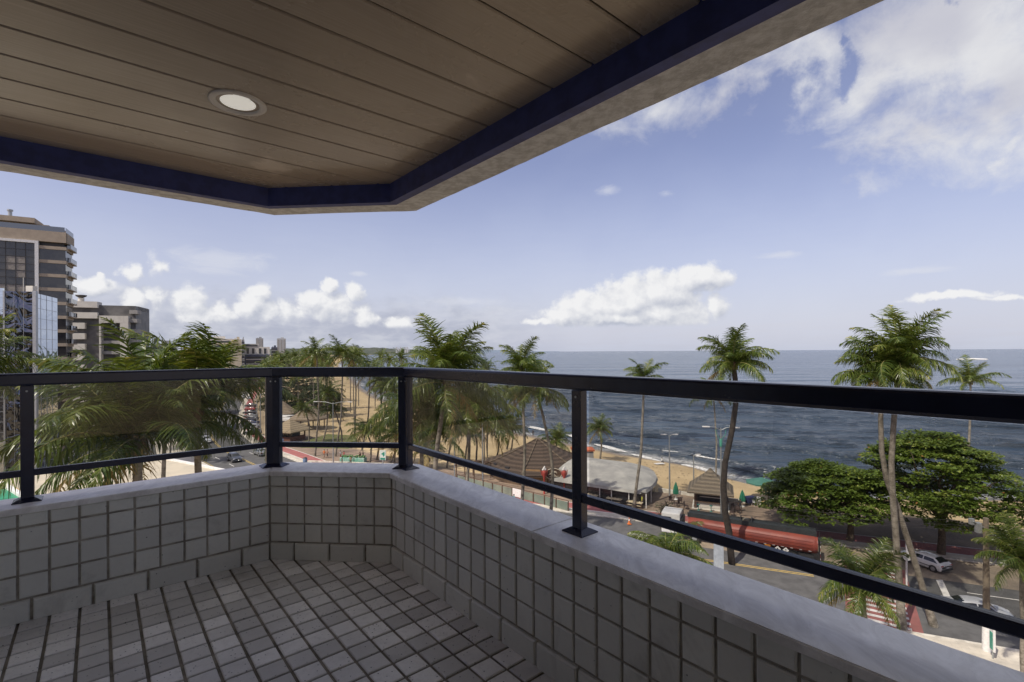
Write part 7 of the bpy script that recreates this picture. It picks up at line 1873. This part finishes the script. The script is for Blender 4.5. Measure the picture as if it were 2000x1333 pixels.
for i, (px, py, rz, pose, sh, pa_, lb) in enumerate([
        (633, 895, 1.2, 'walk', 'orange', 'brown', 'bare-armed person in orange walking beside another at the lamp post'), (639, 895, 1.0, 'walk', 'brown', 'black', 'shirtless person in dark shorts right of the one in orange'),
        (668, 909, .2, 'stand', 'black', 'black', 'person in black standing on the kerb before the stall'), (685, 909, 2.0, 'stand', 'tan', 'black', 'person in a tan top and dark shorts before the stall'),
        (665, 897, 0, 'stand', 'white', 'red', 'person in white at the left end of the fruit stall'), (672, 898, .6, 'stand', 'red', 'white', 'person in red beside the fruit stall'), (703, 900, 2.6, 'stand', 'brown', 'black', 'dark-clothed person behind the right end of the stall'), (709, 899, 3.1, 'stand', 'black', 'tan', 'person in black at the right end of the fruit stall'),
        (1041, 853, 1.2, 'stand', 'black', 'black', 'lone dark figure standing on the sand above the thatched roof'), (1004, 990, .5, 'stand', 'teal', 'black', 'person in teal behind the white banner'),
        (1254, 991, 3.0, 'stand', 'yellow', 'tan', 'person in yellow at the right end of the tent front'), (1446, 1000, 1.0, 'stand', 'black', 'black', 'dark-clothed person near the closed parasol right of the palm'), (1496, 970, 2.0, 'stand', 'tan', 'blue', 'person under the open parasol'),
        (675, 765, .5, 'walk', 'black', 'black', 'far beachgoer, left of three on the bright sand'), (690, 764, 2.5, 'walk', 'red', 'black', 'far beachgoer, middle of three on the bright sand'), (696, 765, 1.5, 'stand', 'black', 'black', 'far beachgoer, right of three on the bright sand')]):
    person(G(px, py, .1 if i not in (8, 12, 13, 14, 15) else -.8), rz, pose, sh, pa_, lb, 'people on the promenade and beach')
p_ = person(G(1292, 905, -1.0), .6, 'ride', 'white', 'black', 'person sitting on a pale towel on the open sand'); p_.location.z = -1.15
q = G(1288, 906, -.85); mb = MB(); mb.bbox((0, 0, .02), (2.0, 1.1, .05), .01, .3); o = mb.build('beach_towel', m_white, None, False, q); tag(o, 'pale towel spread on the sand under the seated person', 'towel')
def motorcycle(px, py, color, shirt, lb, lbp, helmet):
    p = G(px, py); d = dir_at(p); h = math.atan2(d.y, d.x); r = empty('motorcycle', p, h, lb, 'motorcycle', 'motorcycles on the coast road')
    for x in (-.65, .65): mb = MB(); mb.tube([(x, -.05, .3), (x, .05, .3)], .3, 18); w_ = mb.build('wheel', m_tyre, r); mb = MB(); mb.tube([(x, -.055, .3), (x, .055, .3)], .17, 12); mb.build('rim', m_galv, w_)
    mb = MB(); mb.bbox((.0, 0, .5), (.6, .26, .36), .06); mb.bbox((.22, 0, .78), (.5, .3, .22), .08); mb.tube([(.65, 0, .3), (.5, 0, .9)], .04, 6); mb.tube([(-.65, 0, .3), (-.2, 0, .55)], .04, 6); mb.build('frame', color, r)
    mb = MB(); mb.bbox((-.25, 0, .80), (.6, .26, .10), .03); mb.build('seat', m_trim, r)
    mb = MB(); mb.tube([(.42, -.36, 1.02), (.5, 0, .95), (.42, .36, 1.02)], .022, 6); mb.build('handlebar', m_trim, r)
    mb = MB(); mb.bbox((-.62, 0, .75), (.06, .16, .08), .01); mb.build('tail_light', m_tail, r)
    q = Vector(p) + Vector((math.cos(h), math.sin(h), 0)) * -.15; person((q.x, q.y, .38), h, 'ride', shirt, 'black', lbp, 'motorcycle riders', helmet)
motorcycle(450.5, 858, m_trim, 'yellow', 'motorcycle carrying the rider in a yellow vest', 'rider in a yellow vest on the nearer motorcycle', 'black')
motorcycle(452, 843, m_trim, 'teal', 'motorcycle just ahead of the yellow-vest rider', 'rider in a pale teal shirt on the farther motorcycle', 'white')
motorcycle(493.5, 775, m_trim, 'black', 'small far motorcycle beside the two far cars', 'dark rider on the far motorcycle', 'black')
# litter and seaweed on the sand
mb = MB(); rl = random.Random(12)
for k in range(160):
    px, py = rl.uniform(1180, 1440), rl.uniform(905, 955); q = G(px, py, -.9); s_ = rl.uniform(.05, .28)
    mb.add([(q.x - s_, q.y, -.62), (q.x, q.y - s_ * .5, -.60), (q.x + s_, q.y, -.62), (q.x, q.y + s_ * .6, -.55)], [(0, 1, 2, 3)], 0)
tag(mb._build('seaweed_litter', m_husk), 'scattered dark seaweed and litter on the sand', 'litter', None, 'stuff')
